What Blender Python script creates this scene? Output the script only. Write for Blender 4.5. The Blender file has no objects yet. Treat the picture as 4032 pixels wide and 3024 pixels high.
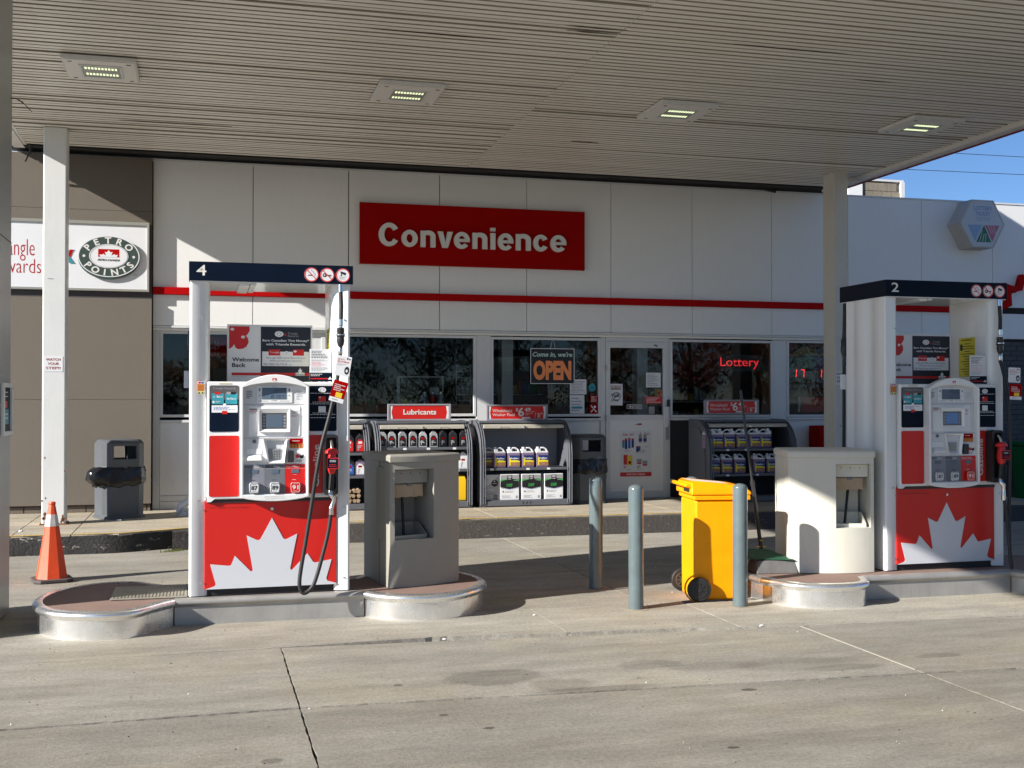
import bpy, bmesh, math, random
from mathutils import Vector, Matrix
random.seed(7)
S = bpy.context.scene
COL = S.collection
PI = math.pi
R = math.radians

# ------------------------------------------------------------------ camera, sky, sun, exposure
cam_d = bpy.data.cameras.new('camera'); cam = bpy.data.objects.new('camera', cam_d); COL.objects.link(cam)
S.camera = cam
cam_d.sensor_width = 36.0; cam_d.sensor_fit = 'HORIZONTAL'
cam_d.lens = 36.0 * 4511.0 / 4032.0
cam_d.clip_start = 0.05; cam_d.clip_end = 3000
cam.location = (0, 0, 1.6)
cam.rotation_euler = (R(90 + 0.785), 0, R(-15.08))

SUN_AZ = R(18.5)          # direction the light travels, from +X towards +Y
SUN_EL = math.atan(0.484)
w = bpy.data.worlds.new('World'); S.world = w; w.use_nodes = True
nt = w.node_tree; nt.nodes.clear()
sky = nt.nodes.new('ShaderNodeTexSky'); sky.sky_type = 'NISHITA'; sky.sun_disc = False
sky.sun_elevation = SUN_EL; sky.sun_rotation = R(251.5)
sky.altitude = 200; sky.air_density = 0.75; sky.dust_density = 0.0; sky.ozone_density = 6.0
bg = nt.nodes.new('ShaderNodeBackground'); bg.inputs['Strength'].default_value = 0.060
wo = nt.nodes.new('ShaderNodeOutputWorld')
nt.links.new(sky.outputs[0], bg.inputs[0]); nt.links.new(bg.outputs[0], wo.inputs[0])
sd = bpy.data.lights.new('sun', 'SUN'); sd.energy = 4.7; sd.angle = R(0.53); sd.color = (1.0, 0.955, 0.89)
sun = bpy.data.objects.new('sun', sd); COL.objects.link(sun)
Ldir = Vector((math.cos(SUN_AZ), math.sin(SUN_AZ), -0.484))
sun.rotation_euler = Ldir.to_track_quat('-Z', 'Y').to_euler(); sun.location = (-10, -5, 12)
S.view_settings.view_transform = 'Standard'; S.view_settings.look = 'None'
S.view_settings.exposure = 1.06; S.view_settings.gamma = 1.0; S.view_settings.use_curve_mapping = False

# ------------------------------------------------------------------ materials
MATS = {}
def mat(name, col, rough=0.5, metal=0.0, var=0.0, vscale=3.0, bump=0.0, bscale=40.0, emit=None, es=1.0, spec=None, dirt=0.0, coat=0.0, spots=None):
    """procedural material: base colour with noise variation, grime and fine bump (world position based)"""
    if name in MATS: return MATS[name]
    m = bpy.data.materials.new(name); m.use_nodes = True; MATS[name] = m
    n = m.node_tree; N = n.nodes; Lk = n.links
    b = N['Principled BSDF']
    b.inputs['Base Color'].default_value = (*col, 1); b.inputs['Roughness'].default_value = rough
    b.inputs['Metallic'].default_value = metal
    if coat: b.inputs['Coat Weight'].default_value = coat; b.inputs['Coat Roughness'].default_value = 0.06
    if spec is not None: b.inputs['Specular IOR Level'].default_value = spec
    if emit: b.inputs['Emission Color'].default_value = (*emit, 1); b.inputs['Emission Strength'].default_value = es
    geo = N.new('ShaderNodeTexCoord')
    src = geo.outputs['Object']
    if var > 0 or dirt > 0:
        nz = N.new('ShaderNodeTexNoise'); nz.inputs['Scale'].default_value = vscale; nz.inputs['Detail'].default_value = 6; nz.inputs['Roughness'].default_value = 0.65
        Lk.new(src, nz.inputs['Vector'])
        mr = N.new('ShaderNodeMapRange'); mr.inputs[1].default_value = 0.3; mr.inputs[2].default_value = 0.7
        mr.inputs[3].default_value = 1 - var; mr.inputs[4].default_value = 1 + var * 0.6
        Lk.new(nz.outputs[0], mr.inputs[0])
        mx = N.new('ShaderNodeVectorMath'); mx.operation = 'SCALE'; mx.inputs[0].default_value = col
        Lk.new(mr.outputs[0], mx.inputs['Scale'])
        out = mx.outputs[0]
        if dirt > 0:
            mp = N.new('ShaderNodeMapping'); mp.inputs['Scale'].default_value = (9, 9, 1.2); Lk.new(src, mp.inputs['Vector'])
            n2 = N.new('ShaderNodeTexNoise'); n2.inputs['Scale'].default_value = 2.2; n2.inputs['Detail'].default_value = 8; n2.inputs['Roughness'].default_value = 0.7
            Lk.new(mp.outputs[0], n2.inputs['Vector'])
            r2 = N.new('ShaderNodeMapRange'); r2.inputs[1].default_value = 0.52; r2.inputs[2].default_value = 0.78; r2.inputs[3].default_value = 0; r2.inputs[4].default_value = dirt
            Lk.new(n2.outputs[0], r2.inputs[0])
            mm = N.new('ShaderNodeMix'); mm.data_type = 'RGBA'; mm.inputs['B'].default_value = (0.10, 0.085, 0.06, 1)
            Lk.new(r2.outputs[0], mm.inputs['Factor']); Lk.new(out, mm.inputs['A']); out = mm.outputs['Result']
        Lk.new(out, b.inputs['Base Color'])
        mr2 = N.new('ShaderNodeMapRange'); mr2.inputs[3].default_value = max(0.02, rough - 0.08); mr2.inputs[4].default_value = min(1, rough + 0.12)
        Lk.new(nz.outputs[0], mr2.inputs[0]); Lk.new(mr2.outputs[0], b.inputs['Roughness'])
    if bump > 0:
        nb = N.new('ShaderNodeTexNoise'); nb.inputs['Scale'].default_value = bscale; nb.inputs['Detail'].default_value = 4
        Lk.new(src, nb.inputs['Vector'])
        bp = N.new('ShaderNodeBump'); bp.inputs['Strength'].default_value = bump; bp.inputs['Distance'].default_value = 0.01
        Lk.new(nb.outputs[0], bp.inputs['Height']); Lk.new(bp.outputs[0], b.inputs['Normal'])
    return m

def concrete(name, col, stains=(), scale=1.0, streak=True):
    m = bpy.data.materials.new(name); m.use_nodes = True; MATS[name] = m
    n = m.node_tree; N = n.nodes; Lk = n.links; b = N['Principled BSDF']
    b.inputs['Roughness'].default_value = 0.88; b.inputs['Specular IOR Level'].default_value = 0.3
    g = N.new('ShaderNodeNewGeometry'); P = g.outputs['Position']
    def noise(sc, det, ro=0.6, vec=None, dist=0.0):
        t = N.new('ShaderNodeTexNoise'); t.inputs['Scale'].default_value = sc; t.inputs['Detail'].default_value = det
        t.inputs['Roughness'].default_value = ro; t.inputs['Distortion'].default_value = dist
        Lk.new(vec or P, t.inputs['Vector']); return t.outputs[0]
    def rng(x, a, b_, c, d):
        r = N.new('ShaderNodeMapRange'); r.inputs[1].default_value = a; r.inputs[2].default_value = b_; r.inputs[3].default_value = c; r.inputs[4].default_value = d
        Lk.new(x, r.inputs[0]); return r.outputs[0]
    def mul(a, b_):
        r = N.new('ShaderNodeMath'); r.operation = 'MULTIPLY'
        Lk.new(a, r.inputs[0])
        if isinstance(b_, float): r.inputs[1].default_value = b_
        else: Lk.new(b_, r.inputs[1])
        return r.outputs[0]
    big = rng(noise(0.55, 5, 0.6), 0.3, 0.7, 0.84, 1.10)
    midv = N.new('ShaderNodeMapping'); midv.inputs['Scale'].default_value = (1.0, 2.6, 1.0); midv.inputs['Rotation'].default_value = (0, 0, R(-6)); Lk.new(P, midv.inputs['Vector'])
    mid = rng(noise(2.6, 7, 0.68, midv.outputs[0]), 0.3, 0.7, 0.80, 1.12)
    fine = rng(noise(42, 5, 0.8), 0.3, 0.7, 0.70, 1.28)
    grit = rng(noise(210, 2, 0.6), 0.35, 0.65, 0.78, 1.2)
    v = mul(mul(big, mid), mul(fine, grit))
    # dark oil spots of many sizes
    vo = N.new('ShaderNodeTexVoronoi'); vo.inputs['Scale'].default_value = 2.7; Lk.new(P, vo.inputs['Vector'])
    pn = N.new('ShaderNodeTexNoise'); pn.inputs['Scale'].default_value = 9; pn.inputs['Detail'].default_value = 3; Lk.new(P, pn.inputs['Vector'])
    ad = N.new('ShaderNodeMath'); ad.operation = 'MULTIPLY_ADD'; ad.inputs[1].default_value = 0.10; Lk.new(pn.outputs[0], ad.inputs[0]); Lk.new(vo.outputs['Distance'], ad.inputs[2])
    sizer = rng(vo.outputs['Color'], 0.3, 1.0, 0.035, 0.115)
    sb = N.new('ShaderNodeMath'); sb.operation = 'SUBTRACT'; Lk.new(ad.outputs[0], sb.inputs[0]); Lk.new(sizer, sb.inputs[1])
    v = mul(v, rng(sb.outputs[0], -0.004, 0.014, 0.60, 1.0))
    vo2 = N.new('ShaderNodeTexVoronoi'); vo2.inputs['Scale'].default_value = 8.5; Lk.new(P, vo2.inputs['Vector'])
    v = mul(v, rng(vo2.outputs['Distance'], 0.035, 0.075, 0.80, 1.0))
    tm = N.new('ShaderNodeMapping'); tm.inputs['Scale'].default_value = (0.35, 3.2, 1); tm.inputs['Rotation'].default_value = (0, 0, R(4)); Lk.new(P, tm.inputs['Vector'])
    v = mul(v, rng(noise(1.0, 6, 0.6, tm.outputs[0]), 0.46, 0.66, 1.0, 0.82))
    for (sx, sy, rx, ry, dk, soft) in stains:
        mp = N.new('ShaderNodeMapping'); mp.vector_type = 'POINT'
        mp.inputs['Location'].default_value = (-sx / rx, -sy / ry, 0); mp.inputs['Scale'].default_value = (1 / rx, 1 / ry, 0); Lk.new(P, mp.inputs['Vector'])
        ln = N.new('ShaderNodeVectorMath'); ln.operation = 'LENGTH'; Lk.new(mp.outputs[0], ln.inputs[0])
        dn = noise(2.2 / max(rx, ry) * 0.6, 4, 0.6)
        a2 = N.new('ShaderNodeMath'); a2.operation = 'MULTIPLY_ADD'; a2.inputs[1].default_value = 0.9; Lk.new(dn, a2.inputs[0]); Lk.new(ln.outputs['Value'], a2.inputs[2])
        v = mul(v, rng(a2.outputs[0], 1.25, 1.25 + soft, dk, 1.0))
    oi = N.new('ShaderNodeObjectInfo'); v = mul(v, rng(oi.outputs['Random'], 0, 1, 0.92, 1.07))
    sc = N.new('ShaderNodeVectorMath'); sc.operation = 'SCALE'; sc.inputs[0].default_value = col; Lk.new(v, sc.inputs['Scale'])
    warm = N.new('ShaderNodeMix'); warm.data_type = 'RGBA'; warm.blend_type = 'MULTIPLY'
    warm.inputs['B'].default_value = (1.03, 0.985, 0.90, 1); Lk.new(rng(noise(0.9, 4), 0.45, 0.7, 0.0, 1.0), warm.inputs['Factor']); Lk.new(sc.outputs[0], warm.inputs['A'])
    Lk.new(warm.outputs['Result'], b.inputs['Base Color'])
    bp = N.new('ShaderNodeBump'); bp.inputs['Strength'].default_value = 0.65; bp.inputs['Distance'].default_value = 0.0035
    sv = N.new('ShaderNodeMapping'); sv.inputs['Scale'].default_value = (70, 6, 1); sv.inputs['Rotation'].default_value = (0, 0, R(8)); Lk.new(P, sv.inputs['Vector'])
    h = N.new('ShaderNodeMath'); h.operation = 'MULTIPLY_ADD'; h.inputs[1].default_value = 0.22; Lk.new(noise(1.0, 3, 0.6, sv.outputs[0]), h.inputs[0]); Lk.new(noise(85, 5, 0.7), h.inputs[2])
    Lk.new(h.outputs[0], bp.inputs['Height']); Lk.new(bp.outputs[0], b.inputs['Normal'])
    return m

def glass_mat(name, tint=(0.82, 0.86, 0.86), ior=1.45):
    m = bpy.data.materials.new(name); m.use_nodes = True; MATS[name] = m
    n = m.node_tree; N = n.nodes; Lk = n.links; N.clear()
    o = N.new('ShaderNodeOutputMaterial'); t = N.new('ShaderNodeBsdfTransparent'); t.inputs[0].default_value = (*tint, 1)
    g = N.new('ShaderNodeBsdfGlossy'); g.inputs['Roughness'].default_value = 0.012
    f = N.new('ShaderNodeFresnel'); f.inputs['IOR'].default_value = ior
    nz = N.new('ShaderNodeTexNoise'); nz.inputs['Scale'].default_value = 1.6
    bp = N.new('ShaderNodeBump'); bp.inputs['Strength'].default_value = 0.05; bp.inputs['Distance'].default_value = 0.02; Lk.new(nz.outputs[0], bp.inputs['Height']); Lk.new(bp.outputs[0], g.inputs['Normal'])
    mx = N.new('ShaderNodeMixShader'); Lk.new(f.outputs[0], mx.inputs[0]); Lk.new(t.outputs[0], mx.inputs[1]); Lk.new(g.outputs[0], mx.inputs[2]); Lk.new(mx.outputs[0], o.inputs[0])
    return m

def chipped(name, base, under, sc=6.0, thr=0.6, zs=1.0):
    m = bpy.data.materials.new(name); m.use_nodes = True; MATS[name] = m
    n = m.node_tree; N = n.nodes; Lk = n.links; b = N['Principled BSDF']; b.inputs['Roughness'].default_value = 0.75
    g = N.new('ShaderNodeNewGeometry')
    mp = N.new('ShaderNodeMapping'); mp.inputs['Scale'].default_value = (1, 1, zs); Lk.new(g.outputs['Position'], mp.inputs['Vector'])
    t = N.new('ShaderNodeTexNoise'); t.inputs['Scale'].default_value = sc; t.inputs['Detail'].default_value = 9; t.inputs['Roughness'].default_value = 0.72; Lk.new(mp.outputs[0], t.inputs['Vector'])
    r = N.new('ShaderNodeMapRange'); r.inputs[1].default_value = thr; r.inputs[2].default_value = thr + 0.02; Lk.new(t.outputs[0], r.inputs[0])
    mx = N.new('ShaderNodeMix'); mx.data_type = 'RGBA'; mx.inputs['A'].default_value = (*base, 1); mx.inputs['B'].default_value = (*under, 1)
    Lk.new(r.outputs[0], mx.inputs['Factor']); Lk.new(mx.outputs['Result'], b.inputs['Base Color'])
    t2 = N.new('ShaderNodeTexNoise'); t2.inputs['Scale'].default_value = 30; t2.inputs['Detail'].default_value = 6; Lk.new(g.outputs['Position'], t2.inputs['Vector'])
    bp = N.new('ShaderNodeBump'); bp.inputs['Strength'].default_value = 0.8; bp.inputs['Distance'].default_value = 0.012; Lk.new(t2.outputs[0], bp.inputs['Height']); Lk.new(bp.outputs[0], b.inputs['Normal'])
    return m

STN = [
    (1.62, 6.42, 0.30, 0.20, 0.70, 0.25), (1.95, 6.15, 0.20, 0.14, 0.78, 0.3), (2.60, 6.50, 0.22, 0.12, 0.76, 0.3), (2.95, 6.35, 0.30, 0.10, 0.80, 0.4),
    (3.45, 6.30, 0.35, 0.16, 0.78, 0.5), (3.70, 6.12, 0.25, 0.07, 0.72, 0.4), (2.1, 6.02, 0.32, 0.05, 0.66, 0.5), (4.45, 6.25, 0.16, 0.06, 0.74, 0.3),
    (1.35, 5.44, 0.030, 0.026, 0.42, 0.15), (1.185, 5.725, 0.028, 0.024, 0.48, 0.15), (1.06, 6.386, 0.03, 0.03, 0.50, 0.15), (2.914, 5.787, 0.05, 0.03, 0.35, 0.15),
    (2.362, 4.846, 0.035, 0.02, 0.35, 0.15), (0.30, 5.2, 0.05, 0.04, 0.6, 0.3), (3.0, 7.9, 0.9, 0.25, 1.12, 0.8), (0.5, 8.2, 1.6, 0.2, 1.14, 0.8), (5.4, 7.6, 1.3, 0.25, 1.12, 0.8)]
M_conc = concrete('forecourt concrete', (0.335, 0.314, 0.268), stains=STN)
M_conc2 = concrete('traffic worn concrete', (0.275, 0.257, 0.218), stains=STN)
M_walk = concrete('sidewalk concrete', (0.40, 0.355, 0.28), stains=[(4.2, 13.9, 0.25, 0.18, 0.7, 0.4)])
M_jnt = mat('joint dirt', (0.085, 0.075, 0.060), 0.95, var=0.4, vscale=12)
M_white = mat('facade white panel', (0.80, 0.80, 0.785), 0.40, var=0.03, vscale=0.7, dirt=0.05, bump=0.25, bscale=1.6)
M_frame = mat('window frame white', (0.66, 0.67, 0.67), 0.4, var=0.05, vscale=2, dirt=0.12)
M_frame2 = mat('cornice beige', (0.50, 0.48, 0.43), 0.45, var=0.05, dirt=0.2)
M_dark = mat('shadow gap black', (0.015, 0.014, 0.014), 0.8)
M_maroon = mat('canopy edge maroon', (0.16, 0.012, 0.035), 0.4)
M_stripe = mat('stripe red', (0.42, 0.004, 0.005), 0.5, var=0.03, spec=0.06)
M_sred = mat('sign red', (0.33, 0.002, 0.001), 0.6, var=0.03, spec=0.05)
M_lett = mat('letter white', (0.70, 0.69, 0.66), 0.5)
M_tan = mat('tan stucco wall', (0.165, 0.142, 0.115), 0.9, var=0.05, vscale=1.2, bump=0.6, bscale=220, dirt=0.08)
M_tanb = mat('dark brown trim', (0.06, 0.05, 0.05), 0.7)
M_alu = mat('brushed aluminium', (0.90, 0.90, 0.89), 0.25, 0.90, var=0.10, vscale=5, bump=0.14, bscale=18, dirt=0.10)
M_alub = mat('dull aluminium skirt', (0.42, 0.41, 0.39), 0.5, 0.55, var=0.15, vscale=3, dirt=0.2)
M_soff = mat('soffit slat paint', (0.84, 0.82, 0.755), 0.30, var=0.03, vscale=0.6)
M_soff2 = mat('soffit slat paint worn', (0.81, 0.785, 0.715), 0.34, var=0.05, vscale=0.6, dirt=0.05)
M_fasc = mat('canopy fascia', (0.74, 0.73, 0.70), 0.35, var=0.03, dirt=0.1)
M_col = mat('column white paint', (0.66, 0.67, 0.66), 0.38, var=0.04, vscale=2.5, dirt=0.10)
M_colR = mat('column cream paint', (0.60, 0.585, 0.53), 0.42, var=0.05, vscale=2.5, dirt=0.15)
M_rust = mat('rust', (0.20, 0.07, 0.025), 0.9, var=0.4, vscale=20)
M_pw = mat('pump white enamel', (0.76, 0.765, 0.76), 0.22, var=0.02, vscale=2, dirt=0.05, coat=0.3)
M_pw2 = mat('pump moulded white', (0.74, 0.745, 0.74), 0.38, var=0.03, vscale=4, bump=0.05, bscale=300)
M_pgrey = mat('pump light grey plate', (0.62, 0.63, 0.64), 0.42, var=0.03)
M_navy = mat('pump navy', (0.003, 0.008, 0.020), 0.42, var=0.1, spec=0.10)
M_pred = mat('pump red', (0.56, 0.014, 0.010), 0.28, var=0.05, vscale=2, dirt=0.06)
M_leaf = mat('leaf white film', (0.56, 0.58, 0.62), 0.3)
M_black = mat('black rubber', (0.016, 0.016, 0.017), 0.55, var=0.2, vscale=15)
M_blackp = mat('black plastic', (0.022, 0.022, 0.024), 0.32, var=0.15, vscale=6)
M_grey1 = mat('grade panel grey', (0.20, 0.21, 0.24), 0.35)
M_grey2 = mat('grade panel dark grey', (0.14, 0.15, 0.17), 0.35)
M_lcd = mat('lcd screen', (0.10, 0.14, 0.19), 0.15, var=0.05)
M_lcdd = mat('lcd digits', (0.012, 0.016, 0.025), 0.3)
M_lcdb = mat('lcd blue lit screen', (0.03, 0.06, 0.12), 0.15, emit=(0.10, 0.22, 0.5), es=0.12)
M_teal = mat('print teal', (0.03, 0.27, 0.33), 0.4)
M_yel = mat('print yellow', (0.75, 0.52, 0.03), 0.4)
M_orange = mat('print orange', (0.62, 0.20, 0.03), 0.4)
M_print = mat('print black', (0.012, 0.012, 0.014), 0.4)
M_pgr = mat('print grey', (0.30, 0.30, 0.31), 0.45)
M_pblue = mat('print blue', (0.03, 0.10, 0.38), 0.4)
M_pgreen = mat('print green', (0.04, 0.36, 0.08), 0.4)
M_paper = mat('white paper', (0.72, 0.73, 0.75), 0.6, var=0.03)
M_chrome = mat('steel fitting', (0.72, 0.72, 0.70), 0.22, 1.0, var=0.1)
M_nozz = mat('nozzle red vinyl', (0.62, 0.02, 0.02), 0.35, var=0.08)
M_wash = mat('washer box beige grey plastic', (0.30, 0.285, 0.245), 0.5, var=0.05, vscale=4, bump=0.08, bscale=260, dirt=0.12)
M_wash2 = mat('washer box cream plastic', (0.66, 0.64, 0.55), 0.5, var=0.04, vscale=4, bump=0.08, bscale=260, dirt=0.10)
M_towel = mat('brown towel', (0.42, 0.31, 0.20), 0.9, var=0.08)
M_itop = mat('island top brown', (0.235, 0.155, 0.125), 0.85, var=0.12, vscale=3, bump=0.4, bscale=90, dirt=0.25)
M_boll = mat('bollard grey blue gloss', (0.115, 0.150, 0.158), 0.18, var=0.16, vscale=5, bump=0.35, bscale=14, dirt=0.08, coat=0.4)
M_rustc = mat('bollard foot stain', (0.33, 0.275, 0.20), 0.9, var=0.2)
M_binY = mat('wheelie bin yellow', (0.95, 0.345, 0.0), 0.42, var=0.10, vscale=4, bump=0.06, bscale=120, spec=0.25)
M_binG = mat('trash bin grey plastic', (0.085, 0.095, 0.105), 0.5, var=0.06, vscale=5, bump=0.1, bscale=200, dirt=0.15)
M_bag = mat('black bag film', (0.01, 0.01, 0.012), 0.22, bump=0.9, bscale=11)
M_cone = mat('cone orange', (0.80, 0.075, 0.012), 0.5, var=0.10, vscale=9, dirt=0.18)
M_coneb = mat('cone band', (0.62, 0.60, 0.58), 0.45, var=0.18, vscale=24)
M_cbase = mat('cone base rubber', (0.09, 0.075, 0.07), 0.7, var=0.15)
M_rack = mat('display rack grey plastic', (0.105, 0.112, 0.13), 0.42, var=0.05, vscale=6, dirt=0.1)
M_rackd = mat('display rack dark interior', (0.03, 0.031, 0.04), 0.6)
M_rackl = mat('display rack light back', (0.34, 0.35, 0.38), 0.6)
M_shut = mat('roll shutter cream', (0.45, 0.42, 0.36), 0.4, dirt=0.1, var=0.03)
M_glass = glass_mat('window glass')
M_wood = mat('counter wood', (0.32, 0.17, 0.085), 0.5, var=0.15)
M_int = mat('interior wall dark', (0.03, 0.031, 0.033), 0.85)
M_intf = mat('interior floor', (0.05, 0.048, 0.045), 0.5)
M_led = mat('led red', (0.3, 0.0, 0.0), 0.4, emit=(1.0, 0.03, 0.04), es=1.3)
M_ledg = mat('canopy led', (0.5, 0.5, 0.3), 0.4, emit=(0.88, 1.0, 0.60), es=0.55)
M_groove = mat('soffit groove shade', (0.27, 0.24, 0.19), 0.9)  # painted shade for the gaps between soffit slats
M_lens = mat('light reflector', (0.30, 0.31, 0.28), 0.3)
M_kerb = chipped('kerb black paint', (0.022, 0.021, 0.020), (0.30, 0.28, 0.24), 4.5, 0.60, 2.2)
M_kerbc = chipped('kerb worn dark', (0.040, 0.035, 0.031), (0.12, 0.10, 0.08), 14, 0.60, 3.0)
M_kyel = chipped('kerb yellow line', (0.58, 0.36, 0.05), (0.35, 0.29, 0.19), 9, 0.56)
M_brick = mat('dark grey brick', (0.085, 0.09, 0.095), 0.85, var=0.25, vscale=5, bump=0.5, bscale=70)
M_brick2 = mat('brown base brick', (0.16, 0.13, 0.10), 0.9, var=0.2, vscale=5, bump=0.5, bscale=70)
M_mort = mat('mortar', (0.035, 0.035, 0.037), 0.95)
M_gbin = mat('green bin', (0.01, 0.16, 0.045), 0.45, var=0.05)
M_block = mat('concrete block', (0.26, 0.225, 0.17), 0.95, var=0.3, vscale=2.5, bump=0.5, bscale=40, dirt=0.4)
M_silver = mat('bottle silver', (0.42, 0.43, 0.45), 0.3, 0.3)
M_clearp = mat('jug purple fluid', (0.20, 0.15, 0.24), 0.2, spec=0.6)
M_jugw = mat('jug white plastic', (0.70, 0.70, 0.72), 0.35)
M_jbr = mat('label brown', (0.34, 0.15, 0.05), 0.5, var=0.25, vscale=60)
M_jy = mat('label yellow', (0.75, 0.62, 0.02), 0.45)
M_jb = mat('label navy', (0.012, 0.03, 0.16), 0.4)
M_green2 = mat('mat green', (0.010, 0.075, 0.038), 0.6, var=0.1)
M_bark = mat('bark', (0.10, 0.075, 0.055), 0.95, var=0.3, vscale=8)
M_lf1 = mat('foliage dark green', (0.035, 0.055, 0.022), 0.7, var=0.4, vscale=0.7)
M_lf2 = mat('foliage autumn red', (0.28, 0.055, 0.03), 0.7, var=0.4, vscale=0.7)
M_lf3 = mat('foliage autumn orange', (0.30, 0.13, 0.035), 0.7, var=0.4, vscale=0.7)
M_foil = mat('crumpled foil wrap', (0.55, 0.54, 0.52), 0.35, 0.3, bump=1.0, bscale=18)

# ------------------------------------------------------------------ mesh helpers
def chain_loc(p):
    v = Vector((0, 0, 0))
    while p is not None:
        v += p.location; p = p.parent
    return v
class MB:
    def __init__(s): s.v = []; s.f = []; s.m = []; s.ms = []; s.cur = 0
    def use(s, m):
        if m not in s.ms: s.ms.append(m)
        s.cur = s.ms.index(m); return s
    def add(s, vs, fs):
        o = len(s.v); s.v += [tuple(v) for v in vs]
        for f in fs: s.f.append([o + i for i in f]); s.m.append(s.cur)
        return s
    def box(s, x0, x1, y0, y1, z0, z1):
        if x0 > x1: x0, x1 = x1, x0
        if y0 > y1: y0, y1 = y1, y0
        if z0 > z1: z0, z1 = z1, z0
        return s.add([(x0,y0,z0),(x1,y0,z0),(x1,y1,z0),(x0,y1,z0),(x0,y0,z1),(x1,y0,z1),(x1,y1,z1),(x0,y1,z1)],
              [(0,3,2,1),(4,5,6,7),(0,1,5,4),(1,2,6,5),(2,3,7,6),(3,0,4,7)])
    def prism(s, A, B):
        """A, B: matching loops (lists of 3D points)"""
        n = len(A)
        c = sum((Vector(b) for b in B), Vector()) / n - sum((Vector(a) for a in A), Vector()) / n
        nn = Vector()
        for i in range(n): nn += Vector(A[i]).cross(Vector(A[(i + 1) % n]))
        fl = nn.dot(c) > 0
        fs = [list(range(n)), [n + i for i in range(n)][::-1]] + [[i, i + n, (i + 1) % n + n, (i + 1) % n] for i in range(n)]
        if fl: fs = [f[::-1] for f in fs]
        return s.add(list(A) + list(B), fs)
    def xz(s, pts, y0, y1): return s.prism([(x, y0, z) for x, z in pts], [(x, y1, z) for x, z in pts])
    def xy(s, pts, z0, z1): return s.prism([(x, y, z0) for x, y in pts], [(x, y, z1) for x, y in pts])
    def yz(s, pts, x0, x1): return s.prism([(x0, y, z) for y, z in pts], [(x1, y, z) for y, z in pts])
    def ring(s, outer, inner, y0, y1, iy0=None):
        """frame between matching outer/inner outlines in XZ"""
        n = len(outer); iy = y0 if iy0 is None else iy0
        V = [(x, y0, z) for x, z in outer] + [(x, iy, z) for x, z in inner] + [(x, y1, z) for x, z in outer] + [(x, y1, z) for x, z in inner]
        F = []
        for i in range(n):
            j = (i + 1) % n
            F += [(i, j, n + j, n + i), (2*n + j, 2*n + i, 3*n + i, 3*n + j), (j, i, 2*n + i, 2*n + j), (n + i, n + j, 3*n + j, 3*n + i)]
        return s.add(V, F)
    def cyl(s, p0, p1, r0, r1=None, n=12, cap=True):
        r1 = r0 if r1 is None else r1
        p0 = Vector(p0); p1 = Vector(p1); d = (p1 - p0).normalized()
        a = d.orthogonal().normalized(); b = d.cross(a)
        V = [p0 + (a * math.cos(t) + b * math.sin(t)) * r0 for t in [2 * PI * i / n for i in range(n)]] + [p1 + (a * math.cos(t) + b * math.sin(t)) * r1 for t in [2 * PI * i / n for i in range(n)]]
        F = [[i, (i + 1) % n, (i + 1) % n + n, i + n] for i in range(n)]
        if cap: F += [list(range(n))[::-1], [i + n for i in range(n)]]
        return s.add(V, F)
    def tube(s, pts, r, n=8, radii=None):
        P = [Vector(p) for p in pts]; V = []; prev = None
        for i, p in enumerate(P):
            d = (P[min(i + 1, len(P) - 1)] - P[max(i - 1, 0)]).normalized()
            a = d.orthogonal() if prev is None else (prev - d * prev.dot(d))
            a.normalize(); prev = a; b = d.cross(a); rr = radii[i] if radii else r
            V += [p + (a * math.cos(t) + b * math.sin(t)) * rr for t in [2 * PI * k / n for k in range(n)]]
        F = []
        for i in range(len(P) - 1):
            for k in range(n): F.append([i*n + k, i*n + (k + 1) % n, (i + 1)*n + (k + 1) % n, (i + 1)*n + k])
        F += [list(range(n))[::-1], [(len(P) - 1) * n + k for k in range(n)]]
        return s.add(V, F)
    def lathe(s, prof, cx=0, cy=0, n=24, sq=None):
        V = []; F = []
        for r, z in prof:
            for k in range(n):
                t = 2 * PI * k / n; V.append((cx + r * math.cos(t), cy + r * math.sin(t), z))
        for i in range(len(prof) - 1):
            for k in range(n): F.append([i*n + k, i*n + (k + 1) % n, (i + 1)*n + (k + 1) % n, (i + 1)*n + k])
        F += [list(range(n))[::-1], [(len(prof) - 1) * n + k for k in range(n)]]
        return s.add(V, F)
    def loft(s, loops, cap=True):
        n = len(loops[0]); V = [p for l in loops for p in l]; F = []
        for i in range(len(loops) - 1):
            for k in range(n): F.append([i*n + k, i*n + (k + 1) % n, (i + 1)*n + (k + 1) % n, (i + 1)*n + k])
        if cap: F += [list(range(n))[::-1], [(len(loops) - 1) * n + k for k in range(n)]]
        return s.add(V, F)
    def build(s, name, m=None, parent=None, local=False, smooth=False, bevel=0, seg=2, kind=None, label=None, loc=None):
        me = bpy.data.meshes.new(name)
        off = Vector((0, 0, 0)) if (local or parent is None) else chain_loc(parent)
        if loc is not None: off = Vector(loc)
        me.from_pydata([tuple(Vector(v) - off) for v in s.v], [], s.f)
        mats = s.ms if s.ms else [m]
        for q in mats: me.materials.append(q)
        if s.ms: me.polygons.foreach_set('material_index', s.m)
        bm = bmesh.new(); bm.from_mesh(me); bmesh.ops.recalc_face_normals(bm, faces=bm.faces); bm.to_mesh(me); bm.free()
        if smooth:
            me.polygons.foreach_set('use_smooth', [True] * len(me.polygons)); me.set_sharp_from_angle(angle=R(38))
        o = bpy.data.objects.new(name, me); COL.objects.link(o)
        if parent is not None: o.parent = parent
        if loc is not None: o.location = loc
        if bevel:
            md = o.modifiers.new('bevel', 'BEVEL'); md.width = bevel; md.segments = seg; md.limit_method = 'ANGLE'; md.angle_limit = R(40)
            if not smooth:
                me.polygons.foreach_set('use_smooth', [True] * len(me.polygons)); me.set_sharp_from_angle(angle=R(38)); md.harden_normals = True
        if kind: o['kind'] = kind
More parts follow.
